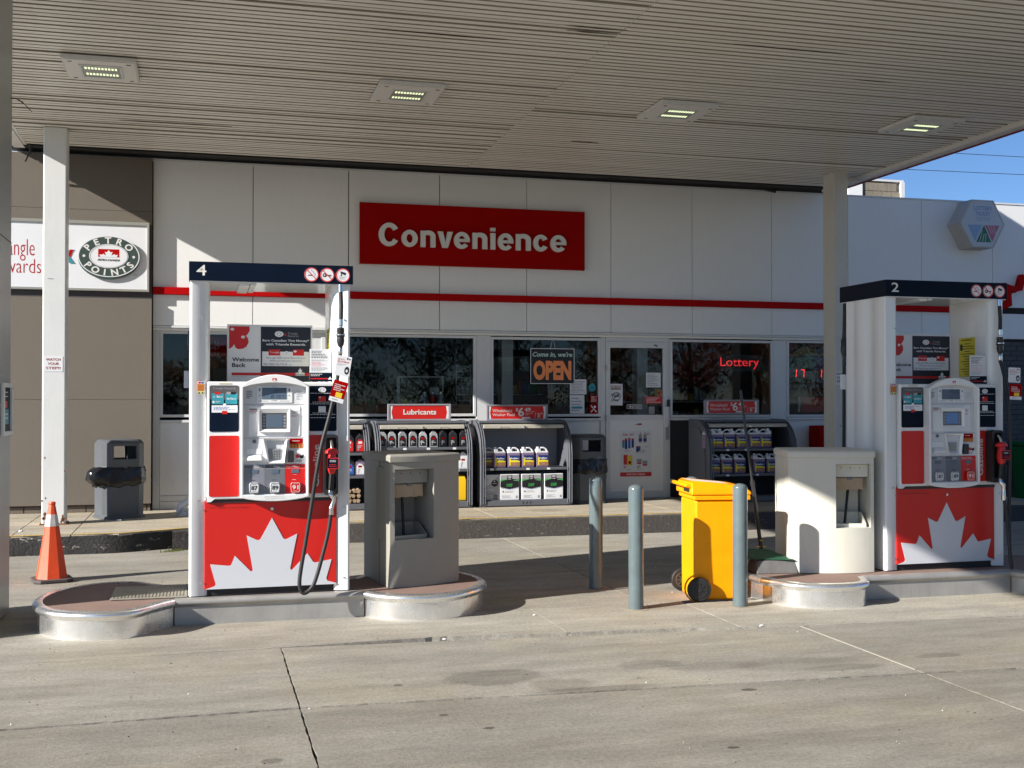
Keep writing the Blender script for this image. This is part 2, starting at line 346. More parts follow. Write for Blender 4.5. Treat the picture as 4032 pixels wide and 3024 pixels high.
        if label: o['label'] = label
        return o
def tag(o, label=None, cat=None, group=None, kind=None):
    if label: o['label'] = label
    if cat: o['category'] = cat
    if group: o['group'] = group
    if kind: o['kind'] = kind
    return o
def thing(name, label, cat, loc=(0, 0, 0), rz=0, group=None):
    o = bpy.data.objects.new(name, None); COL.objects.link(o); o.location = loc; o.rotation_euler = (0, 0, rz); o.empty_display_size = 0.2
    return tag(o, label, cat, group)
def copy_tree(o, parent=None):
    c = o.copy(); COL.objects.link(c)
    if parent is not None: c.parent = parent
    for ch in list(o.children): copy_tree(ch, c)
    return c
def rrect(x0, x1, z0, z1, r, n=4):
    pts = []
    for cx, cz, a0 in ((x1 - r, z1 - r, 0), (x0 + r, z1 - r, 90), (x0 + r, z0 + r, 180), (x1 - r, z0 + r, 270)):
        for i in range(n + 1):
            a = R(a0 + 90 * i / n); pts.append((cx + r * math.cos(a), cz + r * math.sin(a)))
    return pts
def circ(cx, cz, r, n=20, rz=None):
    rz = rz or r
    return [(cx + r * math.cos(2 * PI * i / n), cz + rz * math.sin(2 * PI * i / n)) for i in range(n)]
_tc = {}
def text_mesh(body, bold, shear, extr):
    k = (body, bold, shear, extr)
    if k in _tc: return _tc[k]
    cu = bpy.data.curves.new('t', 'FONT'); cu.body = body; cu.offset = bold; cu.shear = shear; cu.resolution_u = 3; cu.extrude = extr
    cu.align_x = 'LEFT'; cu.space_line = 0.85
    o = bpy.data.objects.new('t', cu); COL.objects.link(o)
    dg = bpy.context.evaluated_depsgraph_get(); dg.update()
    me = bpy.data.meshes.new_from_object(o.evaluated_get(dg))
    vs = [v.co.copy() for v in me.vertices]; fs = [list(p.vertices) for p in me.polygons]
    bpy.data.objects.remove(o); bpy.data.curves.remove(cu); bpy.data.meshes.remove(me)
    _tc[k] = (vs, fs); return _tc[k]
def text_into(mb, body, x0, x1, z0, z1, y, bold=0.0, shear=0.0, thick=0.0, rot=0, center=False):
    """lettering fitted to the box x0..x1, z0..z1 on the plane y (facing -Y)"""
    vs, fs = text_mesh(body, bold, shear, 0.02 if thick > 0 else 0.0)
    ax = min(v.x for v in vs); bx = max(v.x for v in vs); ay = min(v.y for v in vs); by = max(v.y for v in vs)
    out = []
    for v in vs:
        u = (v.x - ax) / max(bx - ax, 1e-6); t = (v.y - ay) / max(by - ay, 1e-6)
        if rot == 90: u, t = 1 - t, u
        yy = y if thick == 0 else (y - thick if v.z > 0 else y)
        out.append((x0 + u * (x1 - x0), yy, z0 + t * (z1 - z0)))
    mb.add(out, fs); return mb
def text(body, x0, x1, z0, z1, y, m, parent, name='lettering', local=False, **k):
    mb = MB(); text_into(mb, body, x0, x1, z0, z1, y, **k)
    return mb.build(name, m, parent, local=local)
def fine(mb, x0, x1, z0, z1, y, rows, rnd=random, short=True):
    """rows of illegible fine print as thin bars"""
    h = (z1 - z0) / rows
    for i in range(rows):
        zz = z1 - h * (i + 0.5); e = x0 + (x1 - x0) * (rnd.uniform(0.55, 1.0) if short else 1.0)
        x = x0
        while x < e - 0.002:
            wd = min(rnd.uniform(0.1, 0.28) * (x1 - x0) * 0.5, e - x); mb.add([(x, y, zz - h*0.2), (x + wd, y, zz - h*0.2), (x + wd, y, zz + h*0.2), (x, y, zz + h*0.2)], [(0, 1, 2, 3)])
            x += wd + (x1 - x0) * 0.03
    return mb
def quad(mb, x0, x1, z0, z1, y):
    return mb.add([(x0, y, z0), (x1, y, z0), (x1, y, z1), (x0, y, z1)], [(0, 1, 2, 3)])
def poly(mb, pts, y): return mb.add([(x, y, z) for x, z in pts], [list(range(len(pts)))])
SEG = {'0':'abcdef','1':'bc','2':'abged','3':'abgcd','4':'fgbc','5':'afgcd','6':'afgedc','7':'abc','8':'abcdefg','9':'abfgcd'}
def seg7(mb, s_, x0, x1, z0, z1, y, t=0.12, sl=0.08):
    n = len(s_); wd = (x1 - x0) / n
    for i, ch in enumerate(s_):
        if ch not in SEG: continue
        a = x0 + i * wd + wd * 0.12; b = a + wd * 0.7; h = z1 - z0; th = h * t; mz = (z0 + z1) / 2
        S_ = {'a': (a, b, z1 - th, z1), 'd': (a, b, z0, z0 + th), 'g': (a, b, mz - th/2, mz + th/2), 'f': (a, a + th, mz, z1), 'b': (b - th, b, mz, z1), 'e': (a, a + th, z0, mz), 'c': (b - th, b, z0, mz)}
        for c in SEG[ch]:
            p, q, r, u = S_[c]; g = th * 0.2
            k = lambda zz: (zz - z0) * sl
            mb.add([(p + g + k(r), y, r + g), (q - g + k(r), y, r + g), (q - g + k(u), y, u - g), (p + g + k(u), y, u - g)], [(0, 1, 2, 3)])
LEAF = [(.485,.742),(.566,.591),(.581,.583),(.597,.588),(.666,.622),(.616,.372),(.620,.360),(.632,.361),(.740,.476),(.780,.415),(.795,.406),(.916,.427),(.877,.290),(.886,.270),(.949,.252),(.949,.2442),(.017,.2412),
        (.082,.262),(.091,.275),(.051,.421),(.184,.405),(.198,.411),(.224,.476),(.335,.360),(.347,.361),(.349,.374),(.306,.620),(.377,.585),(.392,.583),(.404,.591)]
def leaf_small(mb, cx, z0, w_, y, h_=None):
    """small white maple leaf emblem standing on z0, width w_"""
    k = w_ / 0.9; kz = (h_ / 0.5) if h_ else k
    poly(mb, [(cx + (x - .485) * k, z0 + (z - .242) * kz) for x, z in LEAF], y)

# ================================================================== GROUND
ground = MB().add([(-400, -400, -0.04), (400, -400, -0.04), (400, 400, -0.04), (-400, 400, -0.04)], [(0, 1, 2, 3)]).build('ground', M_jnt, kind='structure')
far = concrete('outer lot paving', (0.34, 0.32, 0.275))
for q in ((-60, -10.3, -14, 60), (14.9, 60, -14, 60), (-10.3, 14.9, -14, -9), (-10.3, -2.7, 15.3, 60), (-2.7, 14.9, 24.1, 60)):
    MB().add([(q[0], q[2], -0.004), (q[1], q[2], -0.004), (q[1], q[3], -0.004), (q[0], q[3], -0.004)], [(0, 1, 2, 3)]).build('outer_paving', far, ground)
MB().add([(-400, -400, -0.02), (400, -400, -0.02), (400, -14, -0.02), (-400, -14, -0.02)], [(0, 1, 2, 3)]).build('road', mat('asphalt', (0.06, 0.06, 0.06), 0.9, var=0.2), kind='structure')
def chain(a, b, step=0.05, j=0.0030):
    (x0, y0), (x1, y1) = a, b; L = math.hypot(x1 - x0, y1 - y0); n = max(1, int(L / step)); dx, dy = (x1 - x0) / L, (y1 - y0) / L; out = []
    for i in range(n):
        t = i / n; o = random.uniform(-j, j) * (0 if i == 0 else 1)
        if random.random() < 0.03: o += 0.006
        out.append((x0 + (x1 - x0) * t - dy * o, y0 + (y1 - y0) * t + dx * o))
    return out
def interp(P, x):
    for (a, b), (c, d) in zip(P, P[1:]):
        if a <= x <= c: return b + (d - b) * (x - a) / (c - a)
    return P[0][1] if x < P[0][0] else P[-1][1]
JX6 = [(-7, 5.95), (-3.1, 5.98), (0.49, 6.048), (2.6, 5.98), (4.08, 5.868), (4.72, 5.81), (12, 5.3)]
JX75 = [(-7, 7.4), (-1.18, 7.50), (0.49, 7.554), (1.6, 7.62), (2.45, 7.52), (3.25, 7.46), (4.09, 7.305), (5.88, 7.236), (12, 7.0)]
cols = [-10.3, -6.7, -3.1, 0.49, 4.08, 7.67, 11.3, 14.9]
def slab(quad4, g=0.005, gy=None, name='concrete_slab', z1=0.0, z0=-0.035, m=None, parent=None):
    cx = sum(p[0] for p in quad4) / len(quad4); cy = sum(p[1] for p in quad4) / len(quad4)
    ins = [(x + (g if x < cx else -g), y + ((gy or g) if y < cy else -(gy or g))) for x, y in quad4]
    pts = []
    for i in range(len(ins)): pts += chain(ins[i], ins[(i + 1) % len(ins)])
    return MB().xy(pts, z0, z1).build(name, m or M_conc, parent or ground)
for a, b in zip(cols, cols[1:]):
    slab([(a, -9), (b, -9), (b, -4.5), (a, -4.5)]); slab([(a, -4.5), (b, -4.5), (b, 0.5), (a, 0.5)])
    slab([(a, 0.5), (b, 0.5), (b, interp(JX6, b)), (a, interp(JX6, a))], gy=.019, m=M_conc2)
    slab([(a, interp(JX6, a)), (b, interp(JX6, b)), (b, interp(JX75, b)), (a, interp(JX75, a))], gy=.014)
cd = [-10.3, -3.1, 2.42, 3.66, 8.6, 14.9]
for a, b in zip(cd, cd[1:]):
    top = 8.47 if a < 3 else 8.36
    xs = [a] + [x for x, _ in JX75 if a < x < b] + [b]
    slab([(x, interp(JX75, x)) for x in xs] + [(b, top), (a, top)], g=0.003)
ce = [-10.3, -6.4, -3.3, 0.0, 3.35, 6.9, 10.4, 14.9]
for a, b in zip(ce, ce[1:]):
    def tp(x): return 8.47 if x < 3.5 else 8.36
    slab([(a, tp(a)), (b, tp(b)), (b, 10.75), (a, 10.75)], g=0.004); slab([(a, 10.75), (b, 10.75), (b, 13.0 if a < 9 else 15.2), (a, 13.0 if a < 9 else 15.2)], g=0.004)
MB().box(4.074, 4.086, 5.95, 7.30, 0.0, 0.004).build('joint_sealant', mat('pale sealant', (0.33, 0.305, 0.255), 0.8), ground)
# grit and pale scraps lying on the slabs (uncountable)
g = MB()
for i in range(420):
    x = random.uniform(-1.8, 6.2); y = random.uniform(4.6, 12.4); s_ = random.uniform(0.002, 0.0065)
    g.use(M_paper if random.random() < 0.14 else (M_jnt if random.random() < 0.7 else M_rustc))
    g.add([(x - s_, y, 0.001), (x, y - s_ * .8, 0.001), (x + s_, y, 0.001), (x, y + s_ * .7, 0.001), (x, y, 0.001 + s_)], [(0, 1, 4), (1, 2, 4), (2, 3, 4), (3, 0, 4)])
tag(g.build('grit'), 'fine grit and pale flecks scattered over the concrete', 'grit', kind='stuff')

# ------------------------------------------------------------------ sidewalk with painted kerb
walk = MB().box(-12, 11.2, 13.05, 15.3, -0.04, 0.188).build('sidewalk', M_jnt, kind='structure')
wx = [-12, -8, -4.9, -1.90, -1.32, 1.05, 3.38, 5.75, 8.1, 11.2]
KF = [(-12, 12.66), (-0.85, 12.66), (-0.30, 12.92), (0.1, 13.09), (2.9, 13.14), (11.2, 13.10)]
for a, b in zip(wx, wx[1:]):
    xs = [a] + [x for x, _ in KF if a < x < b] + [b]
    pts = []
    lo = [(x + (0.006 if x == a else (-0.006 if x == b else 0)), interp(KF, x) + 0.0) for x in xs]
    for p, q in zip(lo, lo[1:]): pts += chain(p, q, 0.1, 0.012 if a < 0 else 0.004)
    pts.append(lo[-1]); pts += [(b - 0.006, 15.25), (a + 0.006, 15.25)]
    MB().xy(pts, 0.0, 0.200).build('concrete_slab', M_walk, walk)
def strip_profile(x0, x1, prof, name, m, parent, step=0.14, jit=0.006, off=None):
    n = max(2, int((x1 - x0) / step)); loops = []
    for i in range(n + 1):
        x = x0 + (x1 - x0) * i / n; y = interp(KF, x)
        loops.append([(x, y + dy + random.uniform(-jit, jit), z + random.uniform(-jit, jit) * 0.5) for dy, z in prof])
    return MB().loft(loops).build(name, m, parent, smooth=True)
strip_profile(-12, -0.32, [(-0.010, 0.185), (-0.022, 0.10), (-0.035, 0.0), (-0.035, -0.03), (0.06, -0.03), (0.06, 0.185)], 'kerb', M_kerb, walk, jit=0.010)
strip_profile(-0.315, 11.2, [(-0.015, 0.19), (-0.08, 0.175), (-0.13, 0.11), (-0.24, 0.03), (-0.27, -0.005), (-0.27, -0.03), (0.04, -0.03), (0.04, 0.19)], 'kerb', M_kerbc, walk, jit=0.005)
for a, b in ((-12, -0.32), (-0.315, 11.2)):
    n = int((b - a) / 0.12); V = []; F = []
    for i in range(n + 1):
        x = a + (b - a) * i / n; y = interp(KF, x); V += [(x, y - 0.004 + random.uniform(0, 0.012), 0.2035), (x, y + 0.065 + random.uniform(-0.004, 0.004), 0.2035)]
        if i: F.append((2*i - 2, 2*i, 2*i + 1, 2*i - 1))
    MB().add(V, F).build('yellow_line', M_kyel, walk)
# moss in the kerb corner
mo = MB()
for i in range(60):
    x = random.gauss(-0.30, 0.06); y = 12.62 + random.uniform(-0.03, 0.03) + (x + 0.30) * 0.4; h = random.uniform(0.01, 0.035)
    mo.add([(x - .008, y, 0), (x + .008, y, 0), (x + random.uniform(-.01, .01), y, h)], [(0, 1, 2)])
tag(mo.build('weeds', mat('moss', (0.10, 0.12, 0.02), 0.9)), 'small green weeds in the broken kerb corner', 'weeds', kind='stuff')

# ================================================================== STORE BUILDING
store = thing('store_building', 'white panelled convenience store with red stripe, tan left end and dark brick right end', 'building', (4, 15.2, 0.2))
seams = [-0.62, 0.615, 1.852, 3.082, 4.306, 5.54, 6.777, 8.037, 9.297, 10.557, 11.82, 13.05, 14.3, 15.55]
for i, (a, b) in enumerate(zip(seams, seams[1:])):
    g0 = 0.006 if i in (1, 2) else 0.0035
    MB().box(a + g0 * (i > 0), b - g0, 15.2, 15.235, 3.034, 4.640).build('wall_panel', M_white, store, bevel=0.002)
    MB().box(a + g0 * (i > 0), b - g0, 15.2, 15.235, 2.545, 2.936).build('wall_panel', M_white, store, bevel=0.002)
MB().box(-0.70, 15.6, 15.236, 15.27, 2.50, 4.63).build('backing_wall', M_dark, store)
# red stripe in lengths, then the outline leaf at the right
for a, b in ((-0.62, 2.45), (2.453, 5.54), (5.543, 8.62), (8.623, 11.86)):
    MB().box(a, b, 15.15, 15.199, 2.938, 3.030).build('red_stripe', M_stripe, store, bevel=0.003)
LP = [(11.80, 2.984), (12.05, 3.085), (12.04, 3.24), (11.965, 3.36), (12.15, 3.31), (12.25, 3.335), (12.30, 3.50), (12.45, 3.42), (12.62, 3.62), (12.56, 3.86), (12.70, 3.84), (12.86, 4.12), (13.02, 3.84), (13.16, 3.86), (13.10, 3.62), (13.27, 3.42), (13.42, 3.50), (13.47, 3.335), (13.57, 3.31), (13.75, 3.36), (13.68, 3.24), (13.67, 3.085), (13.92, 2.984)]
lm = MB(); th = 0.043
for (x0, z0), (x1, z1) in zip(LP, LP[1:]):
    L = math.hypot(x1 - x0, z1 - z0); ux, uz = (x1 - x0) / L, (z1 - z0) / L; nx, nz = -uz * th, ux * th; e = 0.03
    lm.xz([(x0 - ux*e - nx, z0 - uz*e - nz), (x1 + ux*e - nx, z1 + uz*e - nz), (x1 + ux*e + nx, z1 + uz*e + nz), (x0 - ux*e + nx, z0 - uz*e + nz)], 15.10 + 0.0007 * random.random(), 15.198)
lm.build('leaf_outline_stripe', M_stripe, store)
MB().box(13.92, 15.6, 15.15, 15.199, 2.938, 3.030).build('red_stripe', M_stripe, store)
# coping, roof, box behind
MB().box(-2.62, 15.6, 15.19, 15.45, 4.641, 4.665).build('roof_coping', M_frame, store)
MB().box(-2.6, 15.6, 15.30, 24.0, 4.30, 4.40).build('roof', mat('roof gravel', (0.25, 0.24, 0.22), 0.95, var=0.2), store)
MB().box(15.56, 15.6, 15.24, 24.0, 0.0, 4.64).build('side_wall', M_white, store)
MB().box(-2.62, -2.56, 15.14, 24.0, 0.0, 4.64).build('side_wall', M_tan, store)
MB().box(-2.6, 15.6, 23.9, 24.0, 0.0, 4.64).build('rear_wall', M_tan, store)
# tan end
for z0, z1 in ((0.296, 1.60), (1.603, 2.868)): MB().box(-2.6, -0.632, 15.11, 15.20, z0, z1).build('stucco_panel', M_tan, store, bevel=0.002)
MB().box(-2.6, -0.632, 15.135, 15.20, 2.87, 2.962).build('dark_trim_band', M_tanb, store)
MB().box(-2.6, -0.632, 15.11, 15.20, 3.80, 3.965).build('stucco_panel', M_tan, store, bevel=0.002)
MB().box(-2.6, -0.632, 15.11, 15.20, 3.968, 4.640).build('stucco_panel', M_tan, store, bevel=0.002)
MB().box(-2.6, -0.632, 15.13, 15.20, 2.962, 3.80).build('stucco_panel', M_tanb, store)
MB().box(-2.6, -0.632, 15.16, 15.24, 0.17, 0.30).build('mortar', M_mort, store)
for r_ in range(2):
    x = -2.6 - 0.12 * r_
    z0 = 0.200 + r_ * 0.082
    while x < -0.66:
        MB().box(max(x, -2.6) + 0.004, min(x + 0.235, -0.64) - 0.004, 15.145 + random.uniform(0, .004), 15.19, z0 + 0.003, min(z0 + 0.077, 0.292)).build('brick', M_brick2, store); x += 0.24
# ---------------- openings
def win(x0, x1, z0, z1, yf=15.262, depth=0.06, fw=0.035, name='window'):
    f = MB().ring([(x0, z0), (x1, z0), (x1, z1), (x0, z1)], [(x0 + fw, z0 + fw), (x1 - fw, z0 + fw), (x1 - fw, z1 - fw), (x0 + fw, z1 - fw)], yf - 0.018, yf + depth).build(name, M_frame, store, bevel=0.003)
    MB().box(x0 + fw, x1 - fw, yf + 0.012, yf + 0.018, z0 + fw, z1 - fw).build('pane', M_glass, f)
    return f
W = {}
W[0] = win(-0.533, 0.585, 1.375, 2.478)
W[1] = win(0.74, 1.50, 1.375, 2.20)
W[2] = win(1.70, 3.60, 1.375, 2.475)
W[3] = win(3.81, 5.40, 1.365, 2.465)
W[4] = win(6.455, 8.085, 1.345, 2.465)
W[5] = win(8.305, 9.62, 1.345, 2.475)
for a, b, z0 in ((-0.62, -0.535, 0.2), (0.587, 0.738, 0.2), (1.502, 1.698, 0.2), (3.602, 3.808, 0.2), (5.402, 5.472, 0.2), (6.415, 6.453, 0.2), (8.087, 8.303, 0.2), (9.622, 9.74, 0.2)):
    MB().box(a, b, 15.25, 15.34, z0, 2.478).build('mullion', M_frame, store, bevel=0.004)
MB().box(0.74, 1.50, 15.26, 15.33, 2.202, 2.478).build('infill_panel', M_frame, store)
MB().box(-0.62, 9.74, 15.215, 15.34, 2.480, 2.512).build('window_head', M_col if False else M_soff, store, bevel=0.004)
MB().box(-0.62, 9.74, 15.19, 15.34, 2.514, 2.541).build('cornice', M_frame, store, bevel=0.004)
for a, b in ((-0.533, 0.585), (0.74, 1.50), (1.70, 3.60), (3.81, 5.40), (6.455, 8.085), (8.305, 9.62)):
    MB().box(a, b, 15.235, 15.34, 1.305, 1.340).build('window_sill', M_frame, store, bevel=0.004)
for a, b in ((-0.533, 0.585), (0.74, 1.50), (1.70, 3.60), (3.81, 5.40), (8.305, 9.62)):
    MB().box(a + .002, b - .002, 15.285, 15.33, 0.375, 1.302).build('kick_panel', M_white, store)
    MB().box(a + .002, b - .002, 15.262, 15.34, 0.2, 0.30).build('kick_panel', M_frame, store, bevel=0.003)
    MB().box(a + .002, b - .002, 15.272, 15.33, 0.303, 0.372).build('kick_rail', M_frame, store)
MB().box(6.455, 8.085, 15.32, 15.34, 0.2, 1.30).build('kick_panel', mat('dark kick panel', (0.03, 0.03, 0.033), 0.7), store)
# ---------------- entrance door
door = MB().ring([(5.476, .21), (6.412, .21), (6.412, 2.42), (5.476, 2.42)], [(5.540, .30), (6.345, .30), (6.345, 2.335), (5.540, 2.335)], 15.235, 15.30).build('door', M_frame, store, bevel=0.003)
MB().box(5.541, 6.344, 15.25, 15.29, 1.310, 1.385).build('door_rail', M_frame, door, bevel=0.003)
MB().box(5.541, 6.344, 15.268, 15.276, 1.386, 2.334).build('pane', M_glass, door)
MB().box(5.541, 6.344, 15.262, 15.285, 0.301, 1.309).build('lower_panel', M_white, door)
MB().box(5.474, 6.414, 15.24, 15.31, 2.422, 2.478).build('door_head', M_frame, store)
MB().box(5.43, 6.46, 15.18, 15.34, 0.2, 0.209).build('threshold', M_alub, store)
MB().box(6.325, 6.395, 15.16, 15.185, 1.21, 1.50).build('handle', M_frame, door, bevel=0.008)
MB().box(6.34, 6.38, 15.185, 15.236, 1.25, 1.28).box(6.34, 6.38, 15.185, 15.236, 1.43, 1.46).build('handle_bracket', M_frame, door)
MB().box(6.395, 6.43, 15.20, 15.234, 1.50, 1.60).build('lock_case', M_blackp, door, bevel=0.003)
MB().box(6.375, 6.425, 15.215, 15.234, 1.03, 1.24).build('latch_guard', M_alub, door, bevel=0.003)
MB().xz([(6.195, 2.375), (6.22, 2.39), (6.22, 2.38), (6.25, 2.38), (6.25, 2.355), (6.235, 2.355), (6.235, 2.37), (6.22, 2.37), (6.22, 2.362)], 15.231, 15.2345).build('arrow_mark', M_print, door)
for z in (0.5, 1.3, 2.0): MB().cyl((5.474, 15.228, z), (5.474, 15.228, z + .09), .010).build('hinge', M_alub, door)
# ---------------- decals on door and window
def notice(x0, x1, z0, z1, y, parent, name='notice', bg_=None, rows=8, ink=None, head=None, headm=None):
    o = MB().box(x0, x1, y, y + 0.002, z0, z1).build(name, bg_ or M_paper, parent)
    mb = MB(); w_ = x1 - x0; h = z1 - z0
    fine(mb, x0 + w_*.1, x1 - w_*.1, z0 + h*.1, z1 - h*(.3 if head else .1), y - 0.001, rows)
    mb.build('fine_print', ink or M_pgr, o)
    if head: text(head, x0 + w_*.12, x1 - w_*.12, z1 - h*.24, z1 - h*.08, y - .001, headm or M_print, o, bold=.02)
    return o
YD = 15.262
n_ = notice(5.545, 5.735, 1.52, 1.825, YD, door, rows=3)
mb = MB(); mb.ring(circ(5.64, 1.645, .062, 24), circ(5.64, 1.645, .054, 24), YD - .002, YD - .0005); mb.xz([(5.594, 1.607), (5.600, 1.601), (5.686, 1.683), (5.680, 1.689)], YD - .002, YD - .0005); mb.box(5.60, 5.68, YD - .002, YD - .0005, 1.64, 1.655); mb.build('no_sign', M_print, n_)
text('NO SMOKING\nNO VAPING', 5.56, 5.72, 1.75, 1.80, YD - .001, M_pred, n_, bold=.01)
notice(6.09, 6.315, 1.775, 1.985, YD, door, rows=7)
n_ = notice(6.255, 6.335, 1.66, 1.738, YD, door, bg_=M_orange, rows=1, ink=M_print)
MB().ring(circ(6.295, 1.70, .030, 18), circ(6.295, 1.70, .023, 18), YD - .003, YD - .001).build('no_sign', M_print, n_)
n_ = notice(6.07, 6.335, 1.545, 1.645, YD, door, bg_=M_pred, rows=4, ink=M_paper)
io = MB().ring(rrect(5.80, 6.025, 1.47, 1.532, .01), rrect(5.806, 6.019, 1.476, 1.526, .008), YD, YD + .003).build('in_out_sticker', M_paper, door)
text('IN', 5.83, 5.89, 1.483, 1.519, YD, M_paper, io, bold=.02); text('OUT', 5.925, 6.01, 1.483, 1.519, YD, M_paper, io, bold=.02); MB().box(5.905, 5.911, YD, YD + .002, 1.478, 1.524).build('divider', M_paper, io)
notice(6.13, 6.22, 1.40, 1.50, YD, door, rows=3, bg_=M_pgr)
po = MB().box(5.694, 6.168, 15.256, 15.261, 0.512, 1.159).build('poster', M_paper, door)
mb = MB(); YP = 15.255
mb.use(M_pred); quad(mb, 5.694, 6.168, .512, .572, YP)
for tx, a, b, z0, z1 in (('2/$6', 5.735, 5.81, 1.085, 1.12), ('3/$7', 5.83, 5.905, 1.085, 1.12), ('$1', 6.10, 6.135, 1.10, 1.13), ('$2', 6.03, 6.065, .865, .89), ('$3', 5.745, 5.785, .625, .665), ('$3', 5.95, 6.00, .63, .665)): text_into(mb, tx, a, b, z0, z1, YP - .001, bold=.02)
mb.use(M_paper); text_into(mb, 'EVERYDAY DEALS', 5.79, 6.07, .53, .555, YP - .001, bold=.02)
for i, (a, z, h, m_) in enumerate(((5.725, .92, .11, M_teal), (5.765, .90, .15, M_jb), (5.815, .91, .15, M_pblue), (5.865, .92, .13, M_jb), (5.935, .86, .08, M_jb), (5.965, .87, .07, M_pblue))): mb.use(m_); quad(mb, a, a + .036, z, z + h, YP - .0006); mb.use(M_pred); quad(mb, a, a + .036, z + h*.82, z + h*.95, YP - .0009)
for a in (5.975, 6.045): mb.use(M_pgr); poly(mb, rrect(a, a + .05, .99, 1.11, .012), YP - .0006); mb.use(M_jb); quad(mb, a, a + .05, 1.01, 1.05, YP - .0009); mb.use(M_pgr); quad(mb, a + .018, a + .032, 1.11, 1.14, YP - .0006)
mb.use(M_nozz); quad(mb, 5.745, 5.81, .68, .82, YP - .0006); mb.use(M_yel); quad(mb, 5.80, 5.875, .67, .81, YP - .0009); mb.use(M_sred); poly(mb, circ(5.838, .71, .022, 12), YP - .0012)
for a, z in ((5.945, .69), (6.03, .665)): mb.use(M_pgr); poly(mb, rrect(a, a + .075, z, z + .07, .01), YP - .0006); mb.use(M_pred); poly(mb, circ(a + .0375, z + .006, .038, 14, .012), YP - .0009)
mb.use(M_pgr)
for a, b, z in ((5.79, 5.87, .60), (5.95, 6.05, .60), (5.93, 6.1, .84), (6.06, 6.13, .92), (5.76, 5.9, .865)): fine(mb, a, b, z, z + .022, YP - .0007, 2)
mb.build('print', None, po)
MB().xz([(5.915, 1.24), (6.02, 1.24), (6.02, 1.246), (5.915, 1.246)], 15.257, 15.261).xz([(5.95, 1.247), (6.02, 1.247), (6.02, 1.262), (5.975, 1.262)], 15.257, 15.261).build('small_logo', M_sred, door)
YW = 15.25
notice(4.947, 5.19, 1.675, 1.885, YW, W[3], rows=8); n_ = notice(4.947, 5.16, 1.405, 1.665, YW, W[3], rows=5)
mb = MB(); quad(mb, 4.98, 5.125, 1.475, 1.505, YW - .002); mb.build('teal_bar', M_teal, n_)
d_ = MB().xz(circ(5.275, 1.77, .055, 20), YW, YW + .002).build('round_sticker', M_teal, W[3]); text('Uber', 5.245, 5.305, 1.758, 1.782, YW - .001, M_print, d_, bold=.01)
notice(5.248, 5.362, 1.56, 1.66, YW, W[3], bg_=M_sred, rows=5, ink=M_paper)
n_ = notice(5.233, 5.362, 1.405, 1.535, YW, W[3], bg_=M_sred, rows=1, ink=M_sred)
mb = MB(); mb.xz([(5.25, 1.515), (5.262, 1.525), (5.345, 1.43), (5.333, 1.42)], YW - .002, YW - .001); mb.xz([(5.25, 1.43), (5.262, 1.42), (5.29, 1.455), (5.278, 1.462)], YW - .002, YW - .001); mb.xz(circ(5.315, 1.50, .018, 10), YW - .002, YW - .001); mb.build('print', M_paper, n_)

# ---------------- interior
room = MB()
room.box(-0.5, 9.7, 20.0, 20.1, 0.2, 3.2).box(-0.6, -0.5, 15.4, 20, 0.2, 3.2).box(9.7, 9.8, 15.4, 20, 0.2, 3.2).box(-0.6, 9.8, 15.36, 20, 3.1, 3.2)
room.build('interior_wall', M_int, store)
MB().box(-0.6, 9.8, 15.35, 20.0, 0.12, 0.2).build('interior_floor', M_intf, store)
for x in (0.3, 4.03, 6.05): MB().box(x, x + 0.16, 15.5, 15.7, 0.2, 3.1).build('interior_column', M_frame, store)
# window counter and goods on it
ctr = thing('window_counter', 'low brown wooden counter behind the two wide left windows', 'counter', (2.7, 15.55, 0.2))
MB().box(1.72, 3.58, 15.42, 15.8, 1.50, 1.53).build('counter_top', M_wood, ctr)
for i in range(5): MB().box(1.73 + i*.37, 2.08 + i*.37, 15.40, 15.43, 1.38, 1.495).build('front_board', M_wood, ctr, bevel=0.004)
for i in range(3):
    m_ = (M_pblue, M_nozz, M_silver)[i]
    c = thing('travel_mug', ('clear travel mug with blue handle', 'clear travel mug with dark red print', 'silver travel mug with grey lid')[i] + ', standing in the wide window above the lubricants rack', 'mug', (2.93 + i * .115, 15.50, 1.53), group='travel mugs in the window')
    MB().lathe([(.030, 0), (.034, .10), (.036, .15)], n=16).build('cup', M_silver if i != 1 else M_clearp, c, local=True, smooth=True)
    MB().lathe([(.038, .151), (.038, .175), (.030, .18)], n=16).build('lid', M_chrome, c, local=True, smooth=True)
    MB().cyl((0, 0, .03), (0, 0, .12), .0352, n=16).build('band', m_, c, local=True)
    if i == 0: MB().tube([(-.034, 0, .12), (-.06, 0, .115), (-.065, 0, .08), (-.06, 0, .05), (-.033, 0, .045)], .006).build('handle', m_, c, local=True, smooth=True)
c = thing('bell_cone', 'small yellow funnel on the counter behind the lubricants sign', 'funnel', (2.66, 15.5, 1.53))
MB().lathe([(.05, 0), (.045, .02), (.022, .08), (.012, .10)], n=16).build('body', M_yel, c, local=True, smooth=True); MB().lathe([(.053, -.001), (.053, .006)], n=16).build('rim', M_yel, c, local=True)
c = thing('sunglasses_rack', 'wire rack holding two pairs of glasses at the right side of the wide window', 'rack', (3.50, 15.6, 1.53))
mb = MB()
for x in (-.10, .10): mb.cyl((x, 0, 0), (x, 0, .55), .004, n=6)
for k in range(7): mb.cyl((-.10, 0, .06 + .08*k), (.10, 0, .06 + .08*k), .003, n=6)
mb.build('wire_frame', M_paper, c, local=True)
